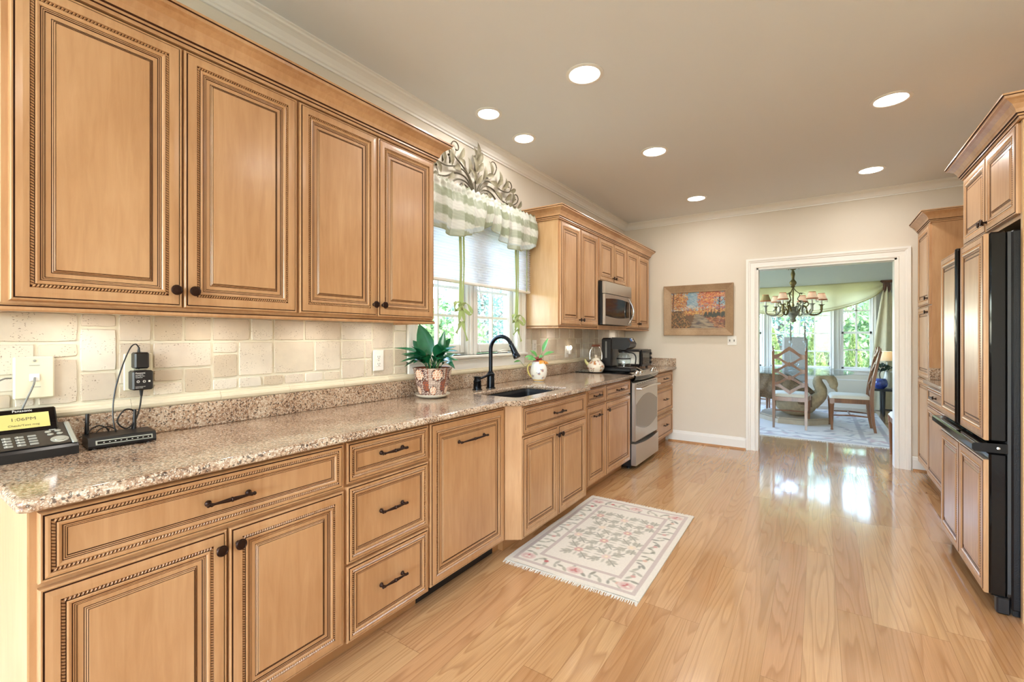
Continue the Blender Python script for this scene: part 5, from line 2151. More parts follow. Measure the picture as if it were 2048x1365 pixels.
c = Vector((RXc, RYc, 1.062)) + rv * 0.044 + fv_ * 0.012
m_.ell(tuple(c), (0.019, 0.019, 0.020), 14, 10)
b = [c + rv * 0.014 + Vector((0, 0, 0.006)), c + rv * 0.024, c + rv * 0.036 + Vector((0, 0, -0.008))]
m_.tube(b, [0.009, 0.007, 0.001], 8)
m_.build('face', plain('rooster_face_orange', S(222, 150, 66), 0.25, coat=0.3), t)
m_ = MB()
m_.ell(tuple(c + rv * 0.012 + Vector((0, 0, -0.034))), (0.007, 0.007, 0.020), 10, 8)
m_.build('wattle', plain('wattle_red', S(150, 52, 42), 0.25, coat=0.3), t)
m_ = MB()
m_.ell(tuple(c + fv_ * 0.017 + Vector((0, 0, 0.005))), (0.0035, 0.0035, 0.0035), 8, 6)
m_.build('eye', M_BLACK, t)
m_ = MB()
hp = [Vector((RXc, RYc, 1.045)) - rv * 0.048, Vector((RXc, RYc, 1.050)) - rv * 0.075, Vector((RXc, RYc, 1.020)) - rv * 0.090, Vector((RXc, RYc, 0.975)) - rv * 0.082, Vector((RXc, RYc, 0.945)) - rv * 0.056]
m_.tube(smoothpath(hp, 6), 0.0065, 10)
m_.build('handle', plain('handle_yellow', S(214, 196, 110), 0.25, coat=0.3), t)

t = thing('pothos_cutting', 'trailing green pothos cuttings standing in the rooster pitcher', 'plant', (RXc, RYc, 1.07))
m_ = MB()
ms = MB()
vb = Vector((RXc, RYc, 1.068))
for (r_, f_, h_, lf, w_) in ((0.055, 0.0, 0.125, (0.045, 0.15), 0.017), (0.07, 0.02, 0.085, (0.085, 0.035), 0.018), (-0.03, 0.01, 0.075, (-0.055, 0.06), 0.020), (-0.06, 0.02, 0.055, (-0.06, -0.02), 0.018), (-0.04, 0.04, 0.03, (-0.07, 0.005), 0.018), (0.0, 0.03, 0.055, (0.035, 0.02), 0.018), (-0.08, -0.01, 0.07, (-0.07, -0.015), 0.015), (-0.02, -0.03, 0.06, (-0.04, 0.05), 0.018)):
    e = vb + rv * r_ * .6 + fv_ * f_ + Vector((0, 0, h_ * .7))
    ms.tube(bez(vb + rv * (r_ * .15), vb + Vector((0, 0, h_ * .4)) + rv * r_ * .2, e - Vector((0, 0, .01)), e, 8), 0.0018, 6)
    tip = e + rv * lf[0] + Vector((0, 0, lf[1])) * .75 + fv_ * 0.01
    leaf(m_, e, tip, (fv_ * .6 + Vector((0, 0, .8))), w_, 0.08, 0.2, 8, 0.02)
tr_ = smoothpath([vb - rv * 0.03, vb - rv * 0.07 + Vector((0, 0, 0.0)), vb - rv * 0.105 + Vector((0, 0, -0.035)), vb - rv * 0.13 + Vector((0, 0, -0.02)), vb - rv * 0.15 + Vector((0, 0, 0.01))], 6)
ms.tube(tr_, 0.0016, 6)
leaf(m_, tr_[-1], tr_[-1] - rv * 0.055 + Vector((0, 0, -0.01)), (fv_ * .5 + Vector((0, 0, .8))), 0.014, 0.06, 0.2, 8, 0.05)
m_.build('leaves', M_LEAF2, t)
ms.build('stems', M_STEM, t)

# ------------------------------------------------------------------ tea kettle on the cooktop
KX, KY, KZ = 0.235, 4.292, 0.9208


def ketcol(u, v, a, h):
    c = C3(234, 226, 210)
    c = tuple(KETCV.at(u, min(1, max(0, (h - KZ) / 0.13))))
    return c


t = thing('tea_kettle', 'white enamel tea kettle with painted flowers and arched wood-topped handle', 'kettle', (KX, KY, KZ))
m_ = MB()
m_.lathe([(0.0, KZ), (0.062, KZ), (0.070, KZ + 0.006)] + [(0.070 + 0.020 * math.sin(PI * i / 20) - 0.030 * (i / 20) ** 3, KZ + 0.008 + 0.112 * i / 20) for i in range(21)], (KX, KY, 0), n=64, colf=ketcol)
m_.build('body', M_PAINTED, t)
m_ = MB()
m_.lathe([(0.046, KZ + 0.118), (0.048, KZ + 0.124), (0.036, KZ + 0.136), (0.012, KZ + 0.144), (0.010, KZ + 0.150), (0.016, KZ + 0.160), (0.013, KZ + 0.172), (0.0, KZ + 0.176)], (KX, KY, 0), n=28)
m_.build('lid', M_CERAMIC, t)
m_ = MB()
for k in (0, 1):
    a0, a1 = (R(200), R(112)) if k == 0 else (R(-20), R(68))
    m_.tube([(Vector((KX, KY, KZ + 0.165)) + rv * (0.062 * math.cos(a0 + (a1 - a0) * i / 12)) + Vector((0, 0, 0.105 * math.sin(a0 + (a1 - a0) * i / 12)))) for i in range(13)], 0.0045, 8)
m_.build('handle', M_STEEL_L, t)
m_ = MB()
m_.tube([Vector((KX, KY, KZ + 0.264)) - rv * 0.040, Vector((KX, KY, KZ + 0.268)), Vector((KX, KY, KZ + 0.264)) + rv * 0.040], 0.0105, 12)
m_.build('grip', plain('kettle_grip_wood', S(112, 60, 40), 0.4), t)
m_ = MB()
sp = [Vector((KX, KY, KZ + 0.075)) - rv * 0.075, Vector((KX, KY, KZ + 0.100)) - rv * 0.100, Vector((KX, KY, KZ + 0.130)) - rv * 0.108]
m_.tube(sp, [0.018, 0.013, 0.010], 12)
m_.build('spout', plain('kettle_spout_enamel', S(206, 204, 140), 0.25, coat=0.3), t)

# ------------------------------------------------------------------ coffee maker
CXc, CYc, CB = 0.40, 4.490, 0.9208
t = thing('coffee_maker', 'black drip coffee maker with glass carafe standing on the cooktop', 'coffee maker', (CXc, CYc, CB))
m_ = MB()
m_.box(0.25, 0.56, CYc - 0.095, CYc + 0.095, CB, CB + 0.045, bev=0.012)
m_.build('base', M_BLACK, t)
m_ = MB()
m_.box(0.25, 0.365, CYc - 0.098, CYc + 0.098, CB + 0.045, CB + 0.345, bev=0.016)
m_.build('water_tank', M_BLACK, t)
m_ = MB()
m_.box(0.295, 0.312, CYc - 0.0995, CYc - 0.0975, CB + 0.14, CB + 0.31, bev=0.0005)
m_.build('water_gauge', M_GREYP, t)
m_ = MB()
m_.prism([(0.365, 0.235), (0.50, 0.225), (0.545, 0.250), (0.555, 0.285), (0.520, 0.345), (0.365, 0.350)], lambda a, b, h: (a, h, CB + b), CYc - 0.095, CYc + 0.095)
hd_ = m_.build('brew_head', M_BLACK, t)
m_ = MB()
m_.box(0.0, 0.012, -0.06, 0.06, 0.0, 0.06, bev=0.003, M=Matrix.Translation((0.536, CYc, CB + 0.292)) @ Matrix.Rotation(R(-30), 4, 'Y'))
cp_ = m_.build('control_panel', M_SILVERP, t)
m_ = MB()
m_.box(0.010, 0.014, -0.025, 0.020, 0.015, 0.045, bev=0.001, M=Matrix.Translation((0.536, CYc, CB + 0.292)) @ Matrix.Rotation(R(-30), 4, 'Y'))
m_.build('display', plain('blue_display', S(70, 120, 190), 0.2), cp_)
for k in range(4):
    m_ = MB()
    m_.box(0.010, 0.014, 0.026 + (k % 2) * 0.014, 0.037 + (k % 2) * 0.014, 0.012 + (k // 2) * 0.022, 0.026 + (k // 2) * 0.022, bev=0.001, M=Matrix.Translation((0.536, CYc, CB + 0.292)) @ Matrix.Rotation(R(-30), 4, 'Y'))
    m_.build('button', M_WHITE, cp_)
m_ = MB()
m_.lathe([(0.0, CB + 0.047), (0.062, CB + 0.047), (0.070, CB + 0.060), (0.072, CB + 0.110), (0.060, CB + 0.160), (0.046, CB + 0.180), (0.050, CB + 0.195), (0.047, CB + 0.195), (0.043, CB + 0.180), (0.057, CB + 0.158), (0.068, CB + 0.110), (0.066, CB + 0.062), (0.0, CB + 0.050)], (0.455, CYc, 0), n=32)
cf = m_.build('carafe', M_CLEAR, t)
m_ = MB()
m_.lathe([(0.051, CB + 0.193), (0.052, CB + 0.206), (0.030, CB + 0.214), (0.0, CB + 0.216)], (0.455, CYc, 0), n=28)
m_.lathe([(0.0725, CB + 0.128), (0.0735, CB + 0.128), (0.0700, CB + 0.140), (0.069, CB + 0.140)], (0.455, CYc, 0), n=28)
m_.build('carafe_lid', M_BLACK, cf)
m_ = MB()
m_.tube(smoothpath([(0.505, CYc, CB + 0.196), (0.555, CYc, CB + 0.190), (0.580, CYc, CB + 0.150), (0.575, CYc, CB + 0.085), (0.560, CYc, CB + 0.070)], 5), 0.010, 10, flat=0.6)
m_.build('carafe_handle', M_BLACK, cf)

# ------------------------------------------------------------------ toaster oven in the corner
TX0, TX1, TY0, TY1, TZ = 0.12, 0.43, 5.14, 5.50, CZ1 + 0.001
t = thing('toaster_oven', 'small brushed metal toaster oven with black trim in the far corner', 'toaster oven', ((TX0 + TX1) / 2, (TY0 + TY1) / 2, TZ))
m_ = MB()
m_.box(TX0, TX1 - 0.02, TY0, TY1, TZ + 0.018, TZ + 0.215, bev=0.018)
m_.build('body', M_BLACK, t)
m_ = MB()
m_.box(TX1 - 0.0195, TX1, TY0 + 0.004, TY1 - 0.004, TZ + 0.020, TZ + 0.213, bev=0.006)
d = m_.build('front_panel', M_BLACK, t)
m_ = MB()
m_.box(TX1, TX1 + 0.004, TY0 + 0.015, TY1 - 0.09, TZ + 0.045, TZ + 0.170, bev=0.002)
m_.build('glass_door', M_BLACKG, t)
m_ = MB()
m_.tube([(TX1, TY0 + 0.03, TZ + 0.190), (TX1 + 0.022, TY0 + 0.035, TZ + 0.190), (TX1 + 0.022, TY1 - 0.11, TZ + 0.190), (TX1, TY1 - 0.105, TZ + 0.190)], 0.007, 8)
m_.build('handle', M_BLACK, t)
for k in range(3):
    m_ = MB()
    m_.lathe([(0.015, TX1), (0.015, TX1 + 0.016), (0.0, TX1 + 0.018)], (0, TY1 - 0.045, TZ + 0.06 + k * 0.052), 'x', n=16)
    m_.build('knob', M_BLACK, t)
m_ = MB()
m_.box(TX0 + 0.03, TX1 - 0.03, TY0 - 0.003, TY0 + 0.0005, TZ + 0.05, TZ + 0.19, bev=0.001)
m_.build('side_panel', M_TOASTER, t)
for (a, b) in ((TX0 + 0.03, TY0 + 0.03), (TX0 + 0.03, TY1 - 0.03), (TX1 - 0.05, TY0 + 0.03), (TX1 - 0.05, TY1 - 0.03)):
    m_ = MB()
    m_.lathe([(0.014, TZ - 0.0005), (0.014, TZ + 0.02)], (a, b, 0), n=12)
    m_.build('foot', M_BLACK, t)
# ------------------------------------------------------------------ window dressing
t = thing('cellular_blind', 'white pleated blind half lowered over the sink window', 'blind', (0.055, 2.64, 1.70))
m_ = MB()
BY0, BY1, BZ0, BZ1 = 1.975, 3.300, 1.665, 2.235
npl = 30
ptsF, ptsB = [], []
for i in range(npl * 2 + 1):
    z = BZ0 + (BZ1 - BZ0) * i / (npl * 2)
    ptsF.append((0.068 if i % 2 else 0.056, z))
    ptsB.append((0.040 if i % 2 else 0.052, z))
poly = ptsF + ptsB[::-1]
for i in range(len(ptsF) - 1):
    for P_ in (ptsF, ptsB):
        m_.add([(P_[i][0], BY0, P_[i][1]), (P_[i][0], BY1, P_[i][1]), (P_[i + 1][0], BY1, P_[i + 1][1]), (P_[i + 1][0], BY0, P_[i + 1][1])], [(0, 1, 2, 3)])
m_.build('pleats', M_SHADE, t, recalc=False)
m_ = MB()
m_.box(0.038, 0.070, BY0 - 0.002, BY1 + 0.002, BZ0 - 0.022, BZ0, bev=0.005)
m_.build('bottom_rail', M_WHITE, t)
m_ = MB()
m_.box(0.028, 0.074, BY0 - 0.002, BY1 + 0.002, BZ1, BZ1 + 0.035, bev=0.004)
m_.build('head_rail', M_WHITE, t)

VY0, VY1 = 1.900, 3.262
VT = 2.285


def val_bottom(y):
    if y < 2.64:
        s_ = (y - VY0) / (2.64 - VY0)
        return 2.085 - 0.135 * math.sin(PI * min(1, s_ ** 0.9)) - 0.03 * (1 - s_)
    s_ = (y - 2.64) / (VY1 - 2.64)
    return 2.085 - 0.110 * math.sin(PI * s_ ** 0.85) - 0.055 * s_


def vfn(u, v):
    y = VY0 + (VY1 - VY0) * u
    zt = VT + 0.008 * math.sin(u * 160) * (1 - v)
    z = zt + (val_bottom(y) - zt) * v
    amp = 0.011 * math.exp(-((v - 0.14) / 0.12) ** 2) * math.sin(u * 190 + 2 * math.sin(u * 23)) + (0.004 + 0.020 * v) * math.sin(u * 62 + 3.0 * math.sin(u * 11) + v * 1.2)
    belly = 0.030 * math.sin(PI * min(1, v * .9)) + (-0.006 if 0.10 < v < 0.18 else 0)
    return (0.135 + amp + belly, y + 0.010 * math.sin(u * 90) * v, z)


def vcol(u, v):
    y = VY0 + (VY1 - VY0) * u
    z = VT + (val_bottom(y) - VT) * v
    row = (int((z + 0.006 * math.sin(u * 40)) / 0.060)) % 2 == 0
    colm = (int(y / 0.105)) % 2 == 0
    k = (1 if row else 0) + (1 if colm else 0)
    c = (C3(240, 240, 232), C3(204, 210, 186), C3(168, 174, 148))[k] if k != 1 else (C3(196, 202, 182) if row else C3(226, 228, 216))
    if v > 0.86 and row is False and k < 2:
        c = C3(206, 216, 216)
    st = 0.94 + 0.06 * math.sin(z * 900)
    if v > 0.985:
        c = C3(150, 150, 110)
    return (c[0] * st, c[1] * st, c[2] * st)


m_ = MB()
m_.grid(vfn, 190, 34, 0, True, vcol)
# returns at the ends of the rod
m_.grid(lambda u, v: (vfn(1, v)[0] + (0.004 - vfn(1, v)[0]) * u, VY1 + 0.004 * math.sin(v * 9), vfn(1, v)[2]), 8, 20, 0, True, lambda u, v: vcol(1 - u * .07, v))
m_.grid(lambda u, v: (vfn(0, v)[0] + (0.004 - vfn(0, v)[0]) * u, VY0, vfn(0, v)[2]), 6, 20, 0, True, lambda u, v: vcol(u * .07, v))
vo = m_.build('valance', M_VALANCE, loc=(0.13, 2.6, 2.1), recalc=False)
tag(vo, 'gathered sage and cream checked valance across the top of the sink window', 'valance')


def ribbon(name, y, ztop, zbow, ztail, x, label, w=0.013):
    t = thing(name, label, 'ribbon', (x, y, zbow))

    def band(pts, width, wob=0.3, th=0.0012):
        P_ = smoothpath(pts, 6)
        mm = MB()
        vs = []
        for i, p in enumerate(P_):
            tg = (P_[min(i + 1, len(P_) - 1)] - P_[max(i - 1, 0)]).normalized()
            ang_ = wob * math.sin(i * 0.7)
            sd = Vector((math.sin(ang_), math.cos(ang_), 0))
            sd = (sd - tg * sd.dot(tg))
            sd = sd.normalized() if sd.length > .2 else Vector((0.5, 0.8, 0.2)).normalized()
            nr = tg.cross(sd) * th
            vs += [p - sd * width - nr, p + sd * width - nr, p + sd * width + nr, p - sd * width + nr]
        fs = []
        for i in range(len(P_) - 1):
            a, b = i * 4, (i + 1) * 4
            for k in range(4):
                fs.append((a + k, a + (k + 1) % 4, b + (k + 1) % 4, b + k))
        fs += [(0, 1, 2, 3), tuple(len(vs) - 4 + k for k in range(4))]
        mm.add(vs, fs, 0, True)
        return mm
    band([(x, y, ztop), (x + 0.004, y + 0.004, (ztop + zbow) / 2), (x, y, zbow)], w, 0.1).build('band', M_RIBBON, t)
    band([(x - 0.012, y + 0.05, ztop), (x - 0.010, y + 0.052, (ztop + zbow) / 2), (x, y + 0.02, zbow)], w * .6, 0.2).build('band', M_RIBBON, t)
    for sg in (-1, 1):
        band([(x, y, zbow), (x + 0.02, y + sg * 0.035, zbow + 0.030), (x + 0.03, y + sg * 0.085, zbow + 0.022 * -sg), (x + 0.026, y + sg * 0.075, zbow - 0.025 - 0.02 * (sg > 0)), (x + 0.012, y, zbow)], w * .9, 0.5).build('bow_loop', M_RIBBON, t)
        band([(x + 0.01, y, zbow), (x + 0.015, y + sg * 0.028, zbow - 0.09), (x + 0.012, y + sg * 0.018, (zbow + ztail) / 2), (x + 0.016, y + sg * 0.055, ztail + (0.05 if sg < 0 else 0))], w, 0.5).build('tail', M_RIBBON, t)
    mm = MB()
    mm.ell((x + 0.012, y, zbow), (0.012, 0.013, 0.015), 12, 8)
    mm.build('knot', M_RIBBON, t)
    return t


ribbon('ribbon_tie', 2.335, 1.99, 1.475, 1.250, 0.110, 'pale sage ribbon tied in a bow, hanging in front of the left window sash')
ribbon('ribbon_tie', 3.030, 2.00, 1.420, 1.240, 0.098, 'pale sage ribbon tied in a bow, hanging in front of the right window sash')
cord([(0.078, 3.225, 2.03), (0.078, 3.228, 1.85), (0.078, 3.226, 1.655)], 0.0035, M_RIBBON, 'thin sage cord hanging at the right edge of the pleated blind')
cord([(0.040, 2.625, 1.34), (0.038, 2.622, 1.26), (0.042, 2.640, 1.20), (0.040, 2.650, 1.165)], 0.0016, M_WHITE, 'thin white blind cord hanging in front of the window mullion')

# ------------------------------------------------------------------ wrought iron leaf spray over the valance
IY, IZ, IX = 2.600, 2.270, 0.030
t = thing('iron_wall_decor', 'antiqued iron wall spray of leaves and scrolls above the valance', 'wall decor', (IX, IY, IZ))
mt, ml = MB(), MB()


def yz(p, dx=0.0):
    return Vector((IX + dx, IY + p[0], IZ + p[1]))


def spiral(c, r0, a0, turns, n_=26, shrink=0.28):
    return [(c[0] + r0 * (1 - (1 - shrink) * i / n_) * math.cos(a0 + turns * 2 * PI * i / n_), c[1] + r0 * (1 - (1 - shrink) * i / n_) * math.sin(a0 + turns * 2 * PI * i / n_)) for i in range(n_ + 1)]


def ileaf(p, ang_, L_, w_, dx=0.0):
    b = yz(p, dx)
    d_ = Vector((0, math.cos(ang_), math.sin(ang_)))
    leaf(ml, b, b + d_ * L_ * 1.12 + Vector((0.012, 0, 0)), (1, 0, 0), w_ * 1.22, 0.10, 0.35, 7, 0.06)


for sg in (-1, 1):
    def q(pts):
        return [yz((sg * a, b)) for a, b in pts]
    arms = [
        # (waypoints, spiral centre, radius, start angle, turns)
        ([(0.0, 0.03), (0.06, 0.14), (0.15, 0.21), (0.225, 0.25), (0.262, 0.31)], (0.215, 0.315), 0.048, 0.0, 0.80),
        ([(0.01, 0.03), (0.09, 0.16), (0.20, 0.185), (0.32, 0.160), (0.43, 0.175), (0.472, 0.225)], (0.430, 0.228), 0.042, 0.0, 0.80),
        ([(0.01, 0.03), (0.10, 0.13), (0.21, 0.14), (0.33, 0.085), (0.46, 0.075), (0.545, 0.115), (0.568, 0.15)], (0.530, 0.152), 0.038, 0.0, 0.80),
        ([(0.01, 0.03), (0.09, 0.10), (0.20, 0.10), (0.32, 0.02), (0.44, -0.01), (0.56, 0.03), (0.625, 0.06)], (0.600, 0.035), 0.045, 0.75, -0.75),
        ([(0.01, 0.03), (0.08, 0.07), (0.15, 0.085), (0.19, 0.05)], (0.150, 0.030), 0.044, 0.45, -0.85),
    ]
    for pts, c, r0, a0, tn in arms:
        P_ = smoothpath(q(pts), 6)
        mt.tube(P_, [0.0065 - 0.0025 * i / (len(P_) - 1) for i in range(len(P_))], 8)
        S_ = spiral(c, r0, a0, tn)
        mt.tube([yz((sg * a, b)) for a, b in S_], 0.0042, 8)
    for (a, b, an, L_, w_) in ((0.08, 0.17, 80, 0.10, 0.018), (0.12, 0.21, 20, 0.085, 0.016), (0.19, 0.24, 115, 0.09, 0.017), (0.17, 0.19, -20, 0.09, 0.018), (0.26, 0.175, 60, 0.10, 0.020), (0.29, 0.18, 95, 0.11, 0.020),
                             (0.33, 0.17, 50, 0.10, 0.018), (0.36, 0.17, 85, 0.09, 0.017), (0.24, 0.13, -40, 0.09, 0.018), (0.37, 0.095, 40, 0.09, 0.018), (0.40, 0.08, -25, 0.085, 0.017), (0.47, 0.09, 95, 0.085, 0.018),
                             (0.43, 0.02, 30, 0.09, 0.018), (0.36, 0.01, -60, 0.08, 0.016), (0.28, 0.05, -80, 0.09, 0.017), (0.50, 0.01, -35, 0.08, 0.016), (0.55, 0.07, 60, 0.075, 0.015), (0.14, 0.09, -55, 0.08, 0.016), (0.44, 0.18, 25, 0.07, 0.014), (0.20, 0.06, -100, 0.075, 0.015)):
        an_ = R(an) if sg > 0 else PI - R(an)
        ileaf((sg * a, b), an_, L_, w_, 0.004)
    for (a, b) in ((0.30, 0.235), (0.42, 0.13), (0.06, 0.25), (0.22, -0.01), (0.33, 0.03)):
        mt.ell(tuple(yz((sg * a, b), 0.008)), (0.008, 0.008, 0.008), 8, 6)
        mt.tube([yz((sg * a, b), 0.006), yz((sg * (a - 0.03), b - 0.05), 0.0)], 0.002, 6)
P_ = [yz((0, 0.0)), yz((0.0, 0.12)), yz((-0.005, 0.24)), yz((0.0, 0.33))]
mt.tube(smoothpath(P_, 6), 0.0055, 8)
for (b, an, L_, w_) in ((0.13, 135, 0.10, 0.018), (0.12, 55, 0.09, 0.017), (0.20, 115, 0.11, 0.019), (0.21, 50, 0.10, 0.019), (0.26, 62, 0.11, 0.020), (0.27, 112, 0.10, 0.018), (0.29, 88, 0.12, 0.020)):
    ileaf((0, b), R(an), L_, w_, 0.006)
for k in range(9):
    a = (k - 4) / 4
    mt.tube([yz((a * 0.020, -0.055), 0.006 * (1 - a * a)), yz((a * 0.014, 0.0), 0.010 * (1 - a * a)), yz((a * 0.022, 0.05), 0.008)], 0.005, 7)
mt.lathe([(0.022, 0.0), (0.025, 0.004), (0.025, 0.016), (0.022, 0.020)], tuple(yz((0, -0.008), 0.004)), n=18, sx=0.7)
mt.build('scrolls', M_IRON, t)
ml.build('leaves', M_IRONLEAF, t, recalc=False)

# ------------------------------------------------------------------ painting on the far wall
AX0, AX1, AZ0, AZ1 = 0.517, 1.297, 1.292, 1.897
t = thing('framed_painting', 'framed oil painting of orange autumn trees along a lane, on the far wall', 'painting', (0.907, YF, 1.6))
FW = 0.088
m_ = MB()


def fring(d_, h_):
    return [(AX0 + d_, YF - h_, AZ0 + d_), (AX1 - d_, YF - h_, AZ0 + d_), (AX1 - d_, YF - h_, AZ1 - d_), (AX0 + d_, YF - h_, AZ1 - d_)]


fp = [(0, 0.001), (0, 0.045), (0.006, 0.050), (0.010, 0.048), (FW - 0.014, 0.026), (FW - 0.012, 0.029), (FW - 0.002, 0.027), (FW, 0.018), (FW, 0.006)]
for i in range(len(fp) - 1):
    A, B = fring(*fp[i]), fring(*fp[i + 1])
    for k in range(4):
        m_.add([A[k], A[(k + 1) % 4], B[(k + 1) % 4], B[k]], [(0, 1, 2, 3)])
m_.add(fring(0, 0.001), [(0, 1, 2, 3)])
m_.build('frame', M_FRAMEWOOD, t)
cw, ch = 240, 170
cv = Canvas(cw, ch, C3(120, 160, 176))
rg = np.random.default_rng(3)
rp_ = random.Random(11)
# Y runs downward
for i in range(900):          # sky strokes
    x, y = rp_.uniform(0, cw), rp_.uniform(0, 95)
    k = rp_.random()
    cv.ell(x, y, 6, 3, C3(110 + 70 * k, 158 + 40 * k, 186 + 20 * k) if y < 60 else C3(190 + 20 * k, 200, 196), 0.5, 0.6)
cv.ell(85, 88, 26, 7, C3(116, 110, 150))
cv.ell(225, 80, 30, 9, C3(120, 104, 150))
cv.rect(0, 96, cw, ch, C3(120, 84, 44))
for i in range(700):          # distant yellow and orange trees
    x, y = rp_.uniform(60, cw), rp_.gauss(94, 8)
    cv.ell(x, y, 3, 2.4, rp_.choice([C3(222, 160, 52), C3(206, 118, 40), C3(232, 190, 84), C3(176, 92, 40)]), 0, .8)
# lane
for y in range(104, ch):
    s_ = (y - 104) / (ch - 104)
    xc = 118 + 10 * math.sin(s_ * 2.2) + 30 * s_
    w_ = 10 + 62 * s_
    cv.rect(xc - w_, y, xc + w_, y, C3(128 - 40 * s_, 118 - 42 * s_, 108 - 34 * s_))
for i in range(260):
    y = rp_.uniform(106, ch)
    s_ = (y - 104) / (ch - 104)
    x = 118 + 10 * math.sin(s_ * 2.2) + 30 * s_ + rp_.uniform(-1, 1) * (10 + 60 * s_)
    cv.ell(x, y, 5 + 9 * s_, 1.0 + s_, rp_.choice([C3(176, 160, 132), C3(88, 72, 70), C3(150, 120, 88), C3(196, 170, 130)]), 0.08, .55)
# right trunks with bare branches
for (x, w_, yb) in ((214, 5.5, 138), (181, 3.4, 126), (158, 2.4, 118), (143, 1.8, 114), (128, 1.5, 112), (196, 1.5, 116)):
    cv.line(x, 8, x - 2, yb - 25, w_, C3(60, 38, 34))
    cv.line(x - 2, yb - 26, x - 1, yb, w_ * .9, C3(178, 150, 128))
for (x0, y0, x1, y1) in ((212, 48, 190, 22), (212, 56, 236, 30), (213, 40, 226, 12), (200, 36, 196, 18), (212, 66, 238, 48)):
    cv.line(x0, y0, x1, y1, 1.6, C3(50, 34, 34))
for i in range(1150):         # right-hand canopy
    x = rp_.gauss(176, 34)
    y = abs(rp_.gauss(0, 26)) + rp_.choice([0, 8, 40]) - 4 + (0 if x > 140 else (140 - x) * .5)
    if 190 < x < 232 and 26 < y < 62 and rp_.random() < .72:
        continue
    if x < 114 + y * .1 or y > 96:
        continue
    cv.ell(x, y, 3.2, 2.0, rp_.choice([C3(222, 112, 36), C3(204, 78, 34), C3(232, 150, 58), C3(182, 70, 30), C3(238, 176, 80)]), -.3, .85)
for i in range(1200):         # left canopy
    x, y = rp_.gauss(34, 26), rp_.gauss(38, 28)
    if x + max(0, y - 40) * .3 > 76 or y > 108:
        continue
    cv.ell(x, y, 3.0, 2.0, rp_.choice([C3(206, 126, 40), C3(226, 160, 66), C3(176, 92, 34), C3(150, 76, 34), C3(236, 188, 92)]), .4, .85)
cv.line(10, 6, 8, 96, 4.0, C3(70, 44, 34))
cv.line(10, 40, 34, 22, 2.0, C3(70, 44, 34))
cv.line(26, 30, 24, 80, 1.6, C3(96, 56, 34))
for i in range(1500):         # undergrowth on the left
    x, y = rp_.uniform(0, 112), rp_.uniform(88, ch)
    if x > 62 + (ch - y) * .25 + 24 * math.sin(y * .05):
        continue
    cv.ell(x, y, 3.2, 1.8, rp_.choice([C3(84, 74, 34), C3(120, 92, 36), C3(176, 110, 40), C3(60, 56, 34), C3(204, 142, 60), C3(96, 60, 32)]), rp_.uniform(-1, 1), .8)
for i in range(420):          # leaf litter on the right
    x, y = rp_.uniform(150, cw), rp_.uniform(112, ch)
    if x < 150 + (y - 112) * .9:
        continue
    cv.ell(x, y, 5, 1.8, rp_.choice([C3(186, 98, 44), C3(150, 72, 38), C3(214, 150, 74), C3(112, 66, 40)]), .1, .7)
for i in range(60):
    x = rp_.uniform(150, cw)
    cv.ell(x, rp_.uniform(98, 114), 4, 7, C3(58, 62, 44), 0, .8)
lum_ = cv.a.mean(axis=2, keepdims=True)
cv.a = (cv.a * .82 + lum_ * .18) * .78
m_ = MB()
ia0, ia1, ib0, ib1 = AX0 + FW - 0.004, AX1 - FW + 0.004, AZ0 + FW - 0.004, AZ1 - FW + 0.004
m_.grid(lambda u, v: (ia0 + (ia1 - ia0) * u, YF - 0.014, ib0 + (ib1 - ib0) * v), cw - 1, ch - 1, 0, True, lambda u, v: tuple(cv.at(u, 1 - v)))
m_.box(ia0, ia1, YF - 0.0135, YF - 0.006, ib0, ib1, col=C3(120, 100, 80))
m_.build('canvas', M_CANVAS, t, recalc=False)

t = thing('light_switch', 'white double light switch plate under the right corner of the painting', 'switch', (1.28, YF, 1.235))
m_ = MB()
m_.box(1.232, 1.328, YF - 0.007, YF - 0.0005, 1.180, 1.286, bev=0.003)
m_.build('plate', M_WHITE, t)
for xx in (1.257, 1.303):
    m_ = MB()
    m_.box(xx - 0.0155, xx + 0.0155, YF - 0.0105, YF - 0.006, 1.204, 1.262, bev=0.002)
    m_.build('rocker', M_WHITE, t)
    m_ = MB()
    m_.box(xx - 0.006, xx + 0.006, YF - 0.0125, YF - 0.010, 1.221, 1.245, bev=0.001)
    m_.build('toggle', M_GREYP, t)

# ------------------------------------------------------------------ hooked rug in front of the sink
RWd, RLn = 0.775, 1.235
cw, ch = 170, 270
cv = Canvas(cw, ch, C3(230, 225, 212))
mv = C3(200, 186, 178)
ivory = C3(232, 227, 214)
gr = C3(168, 166, 148)
gr2 = C3(128, 128, 112)
pk = C3(206, 160, 150)
rd_ = C3(190, 96, 92)
cv.frame(7, 8, cw - 8, ch - 9, 4, mv)
cv.frame(31, 33, cw - 32, ch - 34, 4, mv)
rq = random.Random(9)


def petal_leaf(x, y, a, l, w, c, k=.85):
    cv.ell(x + math.cos(a) * l * .5, y + math.sin(a) * l * .5, l * .5, w, c, a, k)


